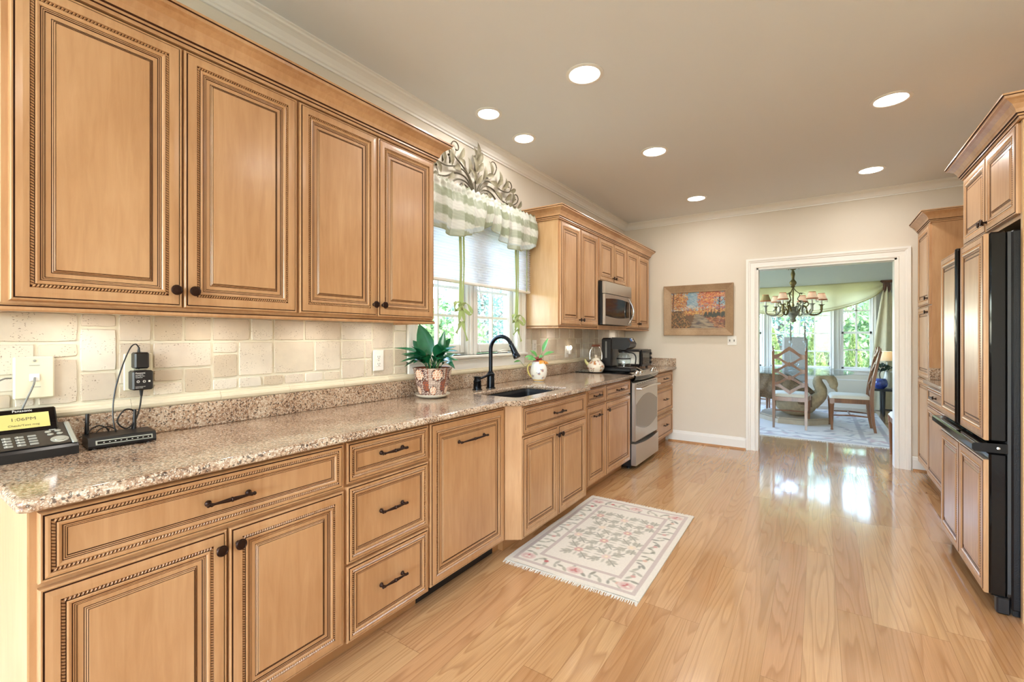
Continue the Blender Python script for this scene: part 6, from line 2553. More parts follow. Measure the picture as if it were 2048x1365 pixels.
for side_ in range(4):        # border leaves and blossoms
    Ln = ch - 60 if side_ % 2 else cw - 56
    nn_ = int(Ln / 11)
    for i in range(nn_):
        s_ = 30 + Ln * (i + .5) / nn_
        x, y = {0: (s_, 22), 1: (21, s_), 2: (s_, ch - 23), 3: (cw - 22, s_)}[side_]
        a = (0 if side_ % 2 == 0 else PI / 2) + rq.uniform(-.6, .6) + (1.0 if i % 2 else -1.0)
        petal_leaf(x, y, a, 11, 2.2, rq.choice([gr, gr2, C3(170, 168, 146)]))
        petal_leaf(x, y, a + 2.4, 8, 1.8, rq.choice([gr, gr2]))
        if i % 4 == 1:
            cv.ell(x, y, 3, 3, rq.choice([pk, rd_, C3(214, 180, 160)]))
for (x, y) in ((21, 22), (cw - 22, 22), (21, ch - 23), (cw - 22, ch - 23), (cw / 2, ch - 23), (cw / 2, 22)):
    cv.ell(x, y, 10, 8, C3(222, 200, 190))
    cv.ell(x, y, 7, 5.5, C3(212, 178, 170))
    for j in range(3):
        petal_leaf(x, y, j * 2.1 + .5, 5, 1.4, rq.choice([rd_, ivory]), .9)
st_x, st_y = 38, 40
k = 0
for r_ in range(-1, 7):       # lattice of twigs with a blossom at each crossing
    for c_ in range(-1, 5):
        x = 85 + (c_ - 1.5) * st_x + (st_x / 2 if r_ % 2 else 0)
        y = 135 + (r_ - 2.5) * st_y
        if not (42 < x < cw - 42 and 46 < y < ch - 46):
            continue
        for sx_ in (-1, 1):
            for sy_ in (-1, 1):
                x1, y1 = x + sx_ * st_x * .46, y + sy_ * st_y * .46
                x1, y1 = min(max(x1, 42), cw - 42), min(max(y1, 46), ch - 46)
                cv.line(x + sx_ * 5, y + sy_ * 5, x1, y1, 1.8, gr2, .8)
                for q_ in (.4, .62):
                    px, py = x + (x1 - x) * q_, y + (y1 - y) * q_
                    a = math.atan2(y1 - y, x1 - x)
                    petal_leaf(px, py, a + .8, 9, 2.2, gr, .8)
                    petal_leaf(px, py, a - .8, 9, 2.2, gr, .8)
        fc = [pk, C3(222, 200, 188), rd_ if y > 170 or k % 5 == 0 else pk, C3(228, 214, 196)][k % 4]
        for j in range(6):
            petal_leaf(x, y, j * PI / 3, 6.5, 2.6, fc, .9)
        cv.ell(x, y, 2.2, 2.2, C3(236, 222, 190))
        for j in range(4):
            petal_leaf(x + 6 * math.cos(j * PI / 2), y + 6 * math.sin(j * PI / 2), j * PI / 2, 11, 1.6, gr, .6)
        k += 1
cv.noise(np.random.default_rng(4), .10)
t = thing('area_rug', 'cream hooked rug with floral lattice and mauve borders, before the sink cabinet', 'rug', (0.995, 2.757, 0.0), R(0.6))
m_ = MB()
rq2 = random.Random(3)


def rugz(u, v):
    return 0.009 + 0.0012 * math.sin(u * 9 + v * 5) + 0.0010 * math.sin(v * 17)


m_.grid(lambda u, v: ((u - .5) * RWd, (v - .5) * RLn, rugz(u, v)), cw - 1, ch - 1, 0, True, lambda u, v: tuple(cv.at(u, 1 - v)))
e_ = [(-.5, -.5), (.5, -.5), (.5, .5), (-.5, .5)]
m_.box(-RWd / 2, RWd / 2, -RLn / 2, RLn / 2, 0.001, 0.0055, col=C3(228, 222, 204))
m_.build('pile', M_WOVEN, t, local=True, recalc=False)
for sgn in (-1, 1):
    m_ = MB()
    for i in range(150):
        x = -RWd / 2 + RWd * (i + .5) / 150
        ln = rq2.uniform(0.022, 0.036)
        dx = rq2.uniform(-.008, .008)
        y0 = sgn * (RLn / 2 - 0.002)
        m_.tube([(x, y0, 0.006), (x + dx * .5, y0 + sgn * ln * .5, 0.004), (x + dx, y0 + sgn * ln, 0.002)], [0.0020, 0.0017, 0.0012], 5)
    m_.build('fringe', M_FRINGE, t, local=True)
# ------------------------------------------------------------------ dining room
DR0X, DR1X, DR0Y, DR1Y = 0.30, 2.90, 6.70, 9.62
cw, ch = 150, 170
cv = Canvas(cw, ch, C3(222, 214, 204))
rq = random.Random(21)
cv.frame(4, 4, cw - 5, ch - 5, 2, C3(170, 158, 156))
cv.frame(18, 18, cw - 19, ch - 19, 2, C3(176, 164, 160))
for i in range(420):
    x, y = rq.uniform(4, cw - 4), rq.uniform(4, ch - 4)
    inb = x < 18 or x > cw - 18 or y < 18 or y > ch - 18
    if not inb and math.hypot((x - cw / 2) / cw, (y - ch / 2) / ch) < .30:
        continue
    a = rq.uniform(0, 6.28)
    cv.ell(x, y, rq.uniform(2, 6), rq.uniform(.7, 1.6), rq.choice([C3(150, 138, 140), C3(176, 156, 156), C3(130, 124, 128), C3(190, 150, 150), C3(150, 150, 140)]), a, .8)
t = thing('dining_rug', 'large pale grey patterned rug under the dining table', 'rug', ((DR0X + DR1X) / 2, (DR0Y + DR1Y) / 2, 0))
m_ = MB()
m_.grid(lambda u, v: (DR0X + (DR1X - DR0X) * u, DR0Y + (DR1Y - DR0Y) * v, 0.008), cw - 1, ch - 1, 0, True, lambda u, v: tuple(cv.at(u, v)))
m_.box(DR0X, DR1X, DR0Y, DR1Y, 0.001, 0.0065, col=C3(214, 206, 196))
m_.build('pile', M_WOVEN, t, recalc=False)
m_ = MB()
for i in range(220):
    x = DR0X + (DR1X - DR0X) * (i + .5) / 220
    m_.tube([(x, DR0Y + 0.002, 0.005), (x + rq.uniform(-.004, .004), DR0Y - 0.045, 0.002)], 0.0030, 5)
m_.build('fringe', M_FRINGE, t)

# dining chair, local frame: front towards +y, origin on the floor at the middle
DC = thing('dining_chair', 'high-backed walnut dining chair with pierced back, seen from behind in the doorway', 'chair', (0, 0, 0), 0, 'walnut dining chairs')
SW, SDp = 0.235, 0.235          # half width at the front, half depth


def post_path(sx_):
    return [(sx_ * 0.190, -0.245, 0.0), (sx_ * 0.190, -0.215, 0.20), (sx_ * 0.192, -0.205, 0.42), (sx_ * 0.192, -0.215, 0.60), (sx_ * 0.192, -0.255, 0.85), (sx_ * 0.192, -0.295, 1.06)]


def sqpost(m_, P_, hw):
    P_ = [Vector(p) for p in P_]
    vs, fs = [], []
    for i, p in enumerate(P_):
        w_ = hw[i] if isinstance(hw, list) else hw
        for a, b in ((-1, -1), (1, -1), (1, 1), (-1, 1)):
            vs.append(p + Vector((a * w_, b * w_ * 1.1, 0)))
    for i in range(len(P_) - 1):
        for k in range(4):
            a, b = i * 4, (i + 1) * 4
            fs.append((a + k, a + (k + 1) % 4, b + (k + 1) % 4, b + k))
    fs += [(0, 1, 2, 3), tuple(len(vs) - 4 + k for k in range(4))]
    m_.add(vs, fs)


for sx_ in (-1, 1):
    m_ = MB()
    P_ = smoothpath(post_path(sx_), 4)
    sqpost(m_, P_, [0.013 + 0.006 * math.sin(PI * min(1, i / (len(P_) - 1) * 1.2)) for i in range(len(P_))])
    m_.lathe([(0.014, 1.055), (0.016, 1.065), (0.010, 1.075), (0.008, 1.085), (0.011, 1.095), (0.006, 1.115), (0.0, 1.125)], (sx_ * 0.192, -0.297, 0), n=12)
    m_.build('back_post', M_CHWOOD, DC, local=True)
    m_ = MB()
    m_.lathe([(0.014, 0.0), (0.018, 0.010), (0.012, 0.022), (0.013, 0.03), (0.024, 0.34), (0.027, 0.345), (0.027, 0.36), (0.023, 0.365)], (sx_ * 0.215, 0.225, 0), n=8)
    m_.box(sx_ * 0.215 - 0.026, sx_ * 0.215 + 0.026, 0.199, 0.251, 0.362, 0.432)
    m_.build('front_leg', M_CHWOOD, DC, local=True)
m_ = MB()
m_.box(-0.20, 0.20, 0.215, 0.240, 0.365, 0.430)
m_.box(-0.185, 0.185, -0.225, -0.200, 0.375, 0.430)
for sx_ in (-1, 1):
    m_.prism([(sx_ * 0.185, -0.205), (sx_ * 0.205, -0.205), (sx_ * 0.232, 0.215), (sx_ * 0.212, 0.215)], lambda a, b, h: (a, b, h), 0.370, 0.430)
m_.build('seat_frame', M_CHWOOD, DC, local=True)
m_ = MB()
for sx_ in (-1, 1):
    m_.tube([(sx_ * 0.190, -0.21, 0.20), (sx_ * 0.20, 0.0, 0.21), (sx_ * 0.215, 0.22, 0.20)], [0.008, 0.012, 0.008], 8)
m_.tube([(-0.2, 0.02, 0.208), (0, 0.02, 0.212), (0.2, 0.02, 0.208)], [0.008, 0.012, 0.008], 8)
m_.build('stretcher', M_CHWOOD, DC, local=True)


def seatf(u, v):
    x, y = u * 2 - 1, v * 2 - 1
    w_ = 0.195 + 0.042 * v
    ed = (1 - abs(x) ** 6) * (1 - abs(y) ** 6)
    return (x * w_, -0.205 + 0.455 * v, 0.432 + 0.052 * max(0, ed) ** .35)


m_ = MB()
m_.grid(seatf, 24, 24)
m_.add([(-0.195, -0.205, 0.431), (0.195, -0.205, 0.431), (0.237, 0.25, 0.431), (-0.237, 0.25, 0.431)], [(0, 1, 2, 3)])
m_.build('seat_cushion', M_SEAT, DC, local=True)


def ylean(z):
    zs = [0.42, 0.60, 0.85, 1.06, 1.2]
    ys = [-0.205, -0.215, -0.255, -0.295, -0.32]
    for i in range(4):
        if z <= zs[i + 1]:
            f_ = (z - zs[i]) / (zs[i + 1] - zs[i])
            return ys[i] + (ys[i + 1] - ys[i]) * f_
    return ys[-1]


# pierced back: stacked ogee lattice between the posts
m_ = MB()


def ogee_band(zc, up, hb, am):
    """a wavy slat from post to post, bulging up (or down) at the middle like an ogee arch"""
    vs, n_ = [], 32
    for i in range(n_ + 1):
        x = -0.185 + 0.37 * i / n_
        s_ = abs(x) / 0.185
        amp = 0.5 + 0.5 * math.cos(PI * s_)
        z = zc + up * (am * amp ** 1.25 + (0.014 if s_ < 0.14 else 0.0) * (1 - s_ / .14 if s_ < .14 else 0))
        hh = hb * (0.78 + 0.25 * abs(math.cos(PI * s_)))
        y = ylean(z)
        for (dz, dy) in ((-hh, -0.010), (hh, -0.010), (hh, 0.010), (-hh, 0.010)):
            vs.append((x, y + dy, z + dz))
    fs = []
    for i in range(n_):
        a, b = i * 4, (i + 1) * 4
        for k in range(4):
            fs.append((a + k, a + (k + 1) % 4, b + (k + 1) % 4, b + k))
    fs += [(0, 1, 2, 3), tuple(len(vs) - 4 + k for k in range(4))]
    m_.add(vs, fs)


for (z, u_, hb, am) in ((0.992, 1, 0.027, 0.100), (0.982, -1, 0.021, 0.090), (0.796, 1, 0.021, 0.090), (0.786, -1, 0.021, 0.086), (0.613, 1, 0.021, 0.086), (0.603, -1, 0.026, 0.092)):
    ogee_band(z, u_, hb, am)
m_.build('pierced_back', M_CHWOOD, DC, local=True)
DC.location = (1.775, 7.570, 0.009)
for (loc, rz, lab) in (((2.475, 7.800, 0.009), R(92), 'high-backed walnut dining chair seen side-on, right of the table'),
                       ((2.985, 6.190, 0.0), R(90), 'walnut dining chair mostly hidden by the right door jamb, only a front leg showing'),
                       ((1.095, 8.02, 0.009), R(-90), 'walnut dining chair just inside the left door jamb, only its front edge showing'),
                       ((1.155, 9.05, 0.009), R(-90), 'walnut dining chair at the far left of the table, one front leg showing')):
    dup(DC, loc, rz, lab)

# upholstered chair on the window side
t = thing('upholstered_chair', 'grey linen upholstered high-backed chair at the window end of the table', 'chair', (1.75, 9.45, 0.0))
m_ = MB()
m_.box(1.56, 1.95, 9.52, 9.60, 0.46, 1.27, bev=0.035)
m_.build('back', M_LINEN, t)
m_ = MB()
m_.box(1.55, 1.96, 9.12, 9.52, 0.38, 0.48, bev=0.03)
m_.build('seat', M_LINEN, t)
for (a, b) in ((1.58, 9.15), (1.93, 9.15), (1.58, 9.56), (1.93, 9.56)):
    m_ = MB()
    m_.lathe([(0.014, 0.009), (0.022, 0.39)], (a, b, 0), n=10)
    m_.build('leg', M_CHWOOD, t)

# glass table on carved swans
TXc, TYc = 1.80, 8.28
t = thing('dining_table', 'oval glass-topped dining table carried by carved stone swans', 'table', (TXc, TYc, 0.009))
m_ = MB()
m_.lathe([(0.0, 0.742), (0.995, 0.742), (1.0, 0.746), (1.0, 0.754), (0.995, 0.758), (0.0, 0.758)], (0, 0, 0), n=72, M=Matrix.Translation((TXc, TYc, 0)) @ Matrix.Diagonal((0.74, 0.88, 1, 1)))
m_.build('glass_top', M_GLASSTOP, t)
m_ = MB()
oc = [(0.62 * math.cos(R(22.5 + 45 * k)) * 0.80, 0.62 * math.sin(R(22.5 + 45 * k))) for k in range(8)]
for (k, z0, z1) in ((1.0, 0.010, 0.075), (0.94, 0.075, 0.095)):
    m_.prism([(TXc + a * k, TYc + b * k) for a, b in oc], lambda a, b, h: (a, b, h), z0, z1)
m_.build('plinth', M_PLINTH, t)


def swan(m_, mf, ox, oy, rz):
    Mx = Matrix.Translation((ox, oy, 0.095)) @ Matrix.Rotation(rz, 4, 'Z')
    m_.ell((0, 0, 0.175), (0.27, 0.17, 0.175), 24, 14, M=Mx)
    nk = smoothpath([Mx @ Vector(p) for p in ((0.20, 0, 0.20), (0.32, 0, 0.34), (0.27, 0, 0.50), (0.30, 0, 0.60), (0.40, 0, 0.60), (0.455, 0, 0.52))], 6)
    m_.tube(nk, [0.105, 0.10, 0.095, 0.09, 0.085, 0.08, 0.075, 0.07, 0.066, 0.062, 0.06, 0.058, 0.056, 0.055, 0.054, 0.053, 0.052, 0.050, 0.050, 0.050, 0.050, 0.050, 0.050, 0.05, 0.05, 0.05, 0.05, 0.05, 0.05, 0.05, 0.05][:len(nk)], 14)
    m_.ell((0.465, 0, 0.50), (0.055, 0.05, 0.075), 14, 10, M=Mx)
    m_.tube([Mx @ Vector((0.475, 0, 0.46)), Mx @ Vector((0.515, 0, 0.375))], [0.032, 0.006], 10)
    for sy_ in (-1, 1):
        def wing(u, v):
            x = 0.22 - 0.70 * u
            z = 0.16 + (0.42 * v) * (0.35 + 0.9 * u ** .7) + 0.10 * u
            z = min(z, 0.625)
            bul = 0.16 + 0.05 * math.sin(PI * v) + 0.015 * math.sin(u * 34 + v * 8)
            return tuple(Mx @ Vector((x, sy_ * bul * (1 - .35 * u), z)))
        mf.grid(wing, 26, 12)

        def wing2(u, v):
            x = 0.22 - 0.70 * u
            z = min(0.16 + (0.42 * v) * (0.35 + 0.9 * u ** .7) + 0.10 * u, 0.625)
            return tuple(Mx @ Vector((x, sy_ * (0.13 + 0.04 * math.sin(PI * v)) * (1 - .35 * u), z)))
        mf.grid(wing2, 26, 12)


for (ox, oy, rz) in ((TXc + 0.02, TYc - 0.24, R(-4)), (TXc + 0.03, TYc + 0.24, R(8))):
    m_, mf = MB(), MB()
    swan(m_, mf, ox, oy, rz)
    s = m_.build('swan', M_STONE, t)
    mf.build('wing', M_STONED, s)

for (x, y, lab) in ((1.735, 8.55, 'tall taper candle, left of the pair on the dining table'), (1.925, 8.62, 'tall taper candle, right of the pair on the dining table')):
    c = thing('candlestick', lab, 'candle', (x, y, 0.759), 0, 'taper candles')
    m_ = MB()
    m_.lathe([(0.045, 0.759), (0.045, 0.765), (0.012, 0.78), (0.010, 0.86), (0.020, 0.90), (0.010, 0.94), (0.010, 1.12), (0.022, 1.16), (0.024, 1.20), (0.014, 1.215), (0.0, 1.215)], (x, y, 0), n=16)
    m_.build('glass_stem', M_CLEAR, c)
    m_ = MB()
    m_.lathe([(0.012, 1.2155), (0.011, 1.30), (0.008, 1.49), (0.002, 1.505), (0.0, 1.505)], (x, y, 0), n=12)
    m_.build('taper', M_CANDLE, c)
c = thing('glass_bowl', 'clear footed glass bowl in the middle of the dining table', 'bowl', (1.78, 7.95, 0.759))
m_ = MB()
m_.lathe([(0.0, 0.7595), (0.05, 0.7595), (0.05, 0.765), (0.012, 0.775), (0.010, 0.80), (0.05, 0.815), (0.085, 0.85), (0.092, 0.875), (0.088, 0.875), (0.08, 0.852), (0.045, 0.822), (0.0, 0.815)], (1.78, 7.95, 0), n=28)
m_.build('bowl', M_CLEAR, c)

# ------------------------------------------------------------------ chandelier
CHX, CHY = 1.777, 8.30
t = thing('chandelier', 'aged brass and silver chandelier with six fringed shades over the dining table', 'chandelier', (CHX, CHY, H))
m_ = MB()
m_.lathe([(0.0, H - 0.001), (0.07, H - 0.001), (0.06, H - 0.03), (0.015, H - 0.045), (0.0, H - 0.045)], (CHX, CHY, 0), n=20)
m_.build('canopy', M_BRASS, t)
m_ = MB()
for k in range(10):
    z = H - 0.05 - k * 0.034
    ax_ = (0.008, 0.0) if k % 2 else (0.0, 0.008)
    m_.tube([(CHX + ax_[0] * math.cos(a) * 1.2, CHY + ax_[1] * math.cos(a) * 1.2, z + 0.020 * math.sin(a)) for a in [2 * PI * i / 10 for i in range(10)]], 0.0028, 6, closed=True)
m_.build('chain', M_BRASS, t)
m_ = MB()
prof = [(0.0, 2.355), (0.012, 2.35), (0.016, 2.33), (0.010, 2.315), (0.020, 2.29), (0.030, 2.25), (0.022, 2.21), (0.018, 2.17), (0.030, 2.15), (0.048, 2.125), (0.048, 2.10), (0.030, 2.075), (0.026, 2.06), (0.034, 2.05), (0.012, 2.035), (0.010, 1.80), (0.020, 1.76), (0.012, 1.74), (0.0, 1.735)]
m_.lathe(prof, (CHX, CHY, 0), n=20)
for k in range(6):
    a = k * PI / 3 + .3
    c_, s_ = math.cos(a), math.sin(a)
    m_.tube(smoothpath([(CHX + 0.02 * c_, CHY + 0.02 * s_, 2.315), (CHX + 0.06 * c_, CHY + 0.06 * s_, 2.345), (CHX + 0.085 * c_, CHY + 0.085 * s_, 2.325)], 4), [0.006] * 9, 6)
for k in range(3):
    a = k * 2 * PI / 3
    c_, s_ = math.cos(a), math.sin(a)
    m_.tube(smoothpath([(CHX, CHY, 2.05), (CHX + 0.035 * c_, CHY + 0.035 * s_, 1.99), (CHX + 0.09 * c_, CHY + 0.09 * s_, 1.93), (CHX + 0.06 * c_, CHY + 0.06 * s_, 1.86), (CHX + 0.10 * c_, CHY + 0.10 * s_, 1.80), (CHX + 0.05 * c_, CHY + 0.05 * s_, 1.74)], 5), 0.0065, 7)
    for (r_, z) in ((0.10, 1.94), (0.09, 1.82)):
        for j in range(3):
            b = Vector((CHX + r_ * c_, CHY + r_ * s_, z))
            leaf(m_, b, b + Vector((0.06 * math.cos(a + (j - 1) * 1.3), 0.06 * math.sin(a + (j - 1) * 1.3), 0.02 * (j - 1))), (0, 0, 1), 0.020, 0.1, 0.2, 5, 0.0)
m_.build('stem', M_BRASS, t)
m_ = MB()
m_.lathe([(0.0, 1.745), (0.05, 1.74), (0.075, 1.72), (0.06, 1.69), (0.085, 1.665), (0.09, 1.64), (0.06, 1.60), (0.040, 1.575), (0.034, 1.55), (0.044, 1.535), (0.036, 1.51), (0.0, 1.495)], (CHX, CHY, 0), n=24)
m_.build('bowl', M_PEWTER, t)
for k in range(6):
    a = R(12) + k * PI / 3
    c_, s_ = math.cos(a), math.sin(a)

    def rp2(r_, z):
        return (CHX + r_ * c_, CHY + r_ * s_, z)
    m_ = MB()
    m_.tube(smoothpath([rp2(0.06, 1.64), rp2(0.12, 1.75), rp2(0.17, 1.73), rp2(0.19, 1.65), rp2(0.25, 1.61), rp2(0.34, 1.625), rp2(0.375, 1.67), rp2(0.36, 1.70)], 5), [0.014 - 0.006 * abs(i / 35 - .4) for i in range(36)], 9)
    m_.tube(smoothpath([rp2(0.17, 1.73), rp2(0.21, 1.78), rp2(0.18, 1.81), rp2(0.15, 1.78)], 4), 0.009, 7)
    m_.tube(smoothpath([rp2(0.25, 1.61), rp2(0.22, 1.66), rp2(0.24, 1.70), rp2(0.27, 1.68)], 4), 0.008, 7)
    m_.lathe([(0.010, 1.665), (0.018, 1.69), (0.016, 1.73), (0.024, 1.755), (0.042, 1.762), (0.040, 1.768), (0.0, 1.768)], (CHX + 0.375 * c_, CHY + 0.375 * s_, 0), n=14)
    m_.build('arm', M_PEWTER if k % 2 else M_BRASS, t)
    m_ = MB()
    m_.lathe([(0.011, 1.768), (0.011, 1.83), (0.0, 1.832)], (CHX + 0.375 * c_, CHY + 0.375 * s_, 0), n=10)
    m_.build('candle_sleeve', M_CERAMIC, t)
    dark = (k == 3)
    m_ = MB()
    sx0, sy0 = CHX + 0.375 * c_, CHY + 0.375 * s_
    m_.lathe([(0.075, 1.840), (0.044, 1.935), (0.043, 1.935), (0.0735, 1.840)], (sx0, sy0, 0), n=26)
    sh = m_.build('lamp_shade', plain('unlit_shade', S(172, 148, 100), 0.8) if dark else translucent('lit_shade', S(252, 240, 226), 0.6) if k == 0 else bpy.data.materials['lit_shade'], t)
    m_ = MB()
    m_.lathe([(0.0765, 1.834), (0.0775, 1.840), (0.0755, 1.847), (0.0735, 1.840)], (sx0, sy0, 0), n=26)
    m_.lathe([(0.045, 1.930), (0.046, 1.935), (0.044, 1.939), (0.042, 1.935)], (sx0, sy0, 0), n=26)
    m_.build('trim_band', bpy.data.materials.get('shade_trim') or plain('shade_trim', S(196, 110, 70), 0.8), sh)
    m_ = MB()
    for j in range(22):
        b_ = 2 * PI * j / 22
        px, py = sx0 + 0.0755 * math.cos(b_), sy0 + 0.0755 * math.sin(b_)
        m_.tube([(px, py, 1.836), (px, py, 1.816)], 0.0016, 5)
        m_.ell((px, py, 1.812), (0.0042, 0.0042, 0.006), 6, 5)
    m_.build('bead_fringe', M_FRINGE, sh)
    if not dark:
        m_ = MB()
        m_.ell((sx0, sy0, 1.862), (0.013, 0.013, 0.028), 10, 8)
        m_.build('bulb', bpy.data.materials.get('chandelier_bulb') or emitter('chandelier_bulb', (1.0, 0.88, 0.74, 1), 190.0), t)

# ------------------------------------------------------------------ swag, drape and bracket
SWY = YD - 0.085


def swagbot(x):
    # lowest at the middle of the windows, sweeping up to the bracket on the right
    s_ = (x - 0.35) / (3.03 - 0.35)
    return 2.12 - 0.44 * (4 * s_ * (1 - s_)) ** 0.62 if 0 < s_ < 1 else 2.12


def swf(u, v):
    x = 0.35 + (3.03 - 0.35) * u
    top = 2.225 - 0.020 * math.sin(PI * u)
    z = top + (swagbot(x) - top) * v
    y = SWY - 0.035 * math.sin(PI * v) - 0.010 * math.sin(v * 13 + u * 4) * (0.3 + abs(u - .5))
    return (x, y, z)


m_ = MB()
m_.grid(swf, 60, 24)
m_.tube([swf(i / 60, 0.97) for i in range(61)], 0.010, 8)
m_.tube([(p[0], p[1], p[2] + 0.03) for p in [swf(i / 60, 0.95) for i in range(61)]], 0.007, 8)
m_.tube([(swf(i / 60, 0.0)[0], SWY + 0.03, swf(i / 60, 0)[2]) for i in range(61)], 0.018, 8)
tag(m_.build('window_swag', M_SWAG, loc=(1.7, SWY, 2.1)), 'sage green silk swag draped across the top of the dining room windows', 'swag')


def drf(u, v):
    w_ = 0.035 + 0.25 * v ** .75
    x = 3.075 + 0.02 * v + (u - .5) * 2 * w_ - 0.02 * v
    y = YD - 0.055 - 0.040 * math.sin(u * PI) - (0.018 + 0.02 * v) * math.sin(u * 15 + v * 2)
    return (x, y, 2.14 - 2.13 * v)


m_ = MB()
m_.grid(drf, 50, 40)
tag(m_.build('drape_panel', M_DRAPE, loc=(3.08, YD - 0.06, 0)), 'long cream silk drape falling from the carved bracket at the right of the windows', 'drape')
t = thing('curtain_bracket', 'dark carved wooden bracket holding the swag at the right of the windows', 'bracket', (3.075, YD, 2.12))
m_ = MB()
m_.box(2.985, 3.165, YD - 0.15, YD - 0.001, 2.215, 2.240, bev=0.006)
m_.box(3.000, 3.150, YD - 0.14, YD - 0.001, 2.195, 2.215, bev=0.005)
m_.build('cap', M_BRACKET, t)
m_ = MB()
m_.prism([(YD - 0.001, 2.195), (YD - 0.125, 2.195), (YD - 0.120, 2.14), (YD - 0.085, 2.08), (YD - 0.045, 2.02), (YD - 0.001, 2.01)], lambda a, b, h: (h, a, b), 3.020, 3.130)
for k in range(4):
    m_.tube([(3.035 + k * 0.027, YD - 0.128, 2.19), (3.035 + k * 0.027, YD - 0.122, 2.14), (3.04 + k * 0.024, YD - 0.09, 2.08), (3.055 + k * 0.014, YD - 0.05, 2.02)], 0.009, 7)
m_.build('scroll', M_BRACKET, t)

# ------------------------------------------------------------------ console table and what stands on it
t = thing('console_table', 'low black console table in the right corner of the dining room', 'table', (3.25, 9.50, 0))
m_ = MB()
m_.box(2.800, 3.75, 9.30, 9.70, 0.405, 0.435, bev=0.004)
m_.build('top', M_BLACK, t)
for (a, b) in ((2.97, 9.33), (3.68, 9.33), (2.97, 9.67), (3.68, 9.67)):
    m_ = MB()
    m_.lathe([(0.016, 0.0), (0.022, 0.05), (0.018, 0.10), (0.024, 0.40), (0.030, 0.405)], (a, b, 0), n=10)
    m_.build('leg', M_BLACK, t)
m_ = MB()
m_.box(2.97, 3.68, 9.32, 9.34, 0.10, 0.12)
m_.build('rail', M_BLACK, t)
LX, LY = 3.035, 9.58
t = thing('table_lamp', 'lit table lamp with cream shade on the console table by the drape', 'lamp', (LX, LY, 0.436))
m_ = MB()
m_.lathe([(0.06, 0.436), (0.06, 0.446), (0.025, 0.46), (0.035, 0.52), (0.045, 0.60), (0.030, 0.68), (0.015, 0.74), (0.010, 0.86), (0.0, 0.86)], (LX, LY, 0), n=20)
m_.build('base', M_CERAMIC, t)
m_ = MB()
m_.lathe([(0.115, 0.885), (0.065, 1.035), (0.063, 1.035), (0.113, 0.885)], (LX, LY, 0), n=30)
m_.build('lamp_shade', translucent('table_lamp_shade', S(252, 238, 210), 0.55), t)
m_ = MB()
m_.ell((LX, LY, 0.94), (0.022, 0.022, 0.03), 12, 8)
m_.build('bulb', emitter('table_lamp_bulb', (1.0, 0.80, 0.55, 1), 220.0), t)
BXc, BYc = 2.935, 9.44
t = thing('topiary_pot', 'cobalt blue fluted pot with a small dark topiary tree on the console', 'plant pot', (BXc, BYc, 0.436))
m_ = MB()
m_.lathe([(0.05, 0.436), (0.085, 0.47), (0.100, 0.52), (0.090, 0.57), (0.070, 0.60), (0.062, 0.60), (0.0, 0.59)], (BXc, BYc, 0), n=30)
m_.build('pot', M_BLUEPOT, t)
m_ = MB()
m_.tube([(BXc, BYc, 0.59), (BXc - 0.01, BYc, 0.66), (BXc + 0.005, BYc, 0.73)], 0.008, 7)
m_.build('stem', M_BARK, t)
m_ = MB()
rt_ = random.Random(2)
for i in range(260):
    a, b = rt_.uniform(0, 6.28), rt_.uniform(-1, 1)
    rr2 = 0.12 * rt_.uniform(.5, 1)
    p = Vector((BXc + rr2 * 1.2 * math.cos(a) * math.sqrt(1 - b * b), BYc + rr2 * math.sin(a) * math.sqrt(1 - b * b), 0.77 + rr2 * .6 * b))
    d_ = Vector((rt_.uniform(-1, 1), rt_.uniform(-1, 1), rt_.uniform(-.5, 1))).normalized()
    leaf(m_, p, p + d_ * 0.045, (rt_.uniform(-1, 1), rt_.uniform(-1, 1), 1), 0.010, 0.1, 0.2, 4, 0)
m_.build('foliage', plain('topiary_leaf', S(44, 70, 48), 0.4, noise=0.4, nscale=30), t)
VX, VY = 3.26, 9.40
t = thing('cachepot', 'white cachepot with a leafy green plant on the right of the console', 'plant pot', (VX, VY, 0.436))
m_ = MB()
m_.box(VX - 0.09, VX + 0.09, VY - 0.07, VY + 0.07, 0.436, 0.56, bev=0.012)
m_.build('pot', M_CERAMIC, t)
m_ = MB()
for i in range(110):
    a = rt_.uniform(0, 6.28)
    z = rt_.uniform(0.56, 0.98)
    r_ = rt_.uniform(.02, .10) * (1 - abs(z - .76) * 1.2)
    p = Vector((VX + r_ * math.cos(a), VY + r_ * math.sin(a), z))
    leaf(m_, p, p + Vector((0.07 * math.cos(a), 0.07 * math.sin(a), rt_.uniform(-.03, .05))), (0, 0, 1), 0.028, 0.15, 0.2, 5, 0)
m_.build('foliage', plain('houseplant_leaf', S(96, 138, 62), 0.4, noise=0.3, nscale=30), t)
# ------------------------------------------------------------------ garden outside
m_ = MB()
m_.box(-45, 45, -45, 60, -0.50, -0.40)
g_ = m_.build('ground', M_GRASS, loc=(0, 0, -0.4))
struct(g_)
rt_ = random.Random(77)


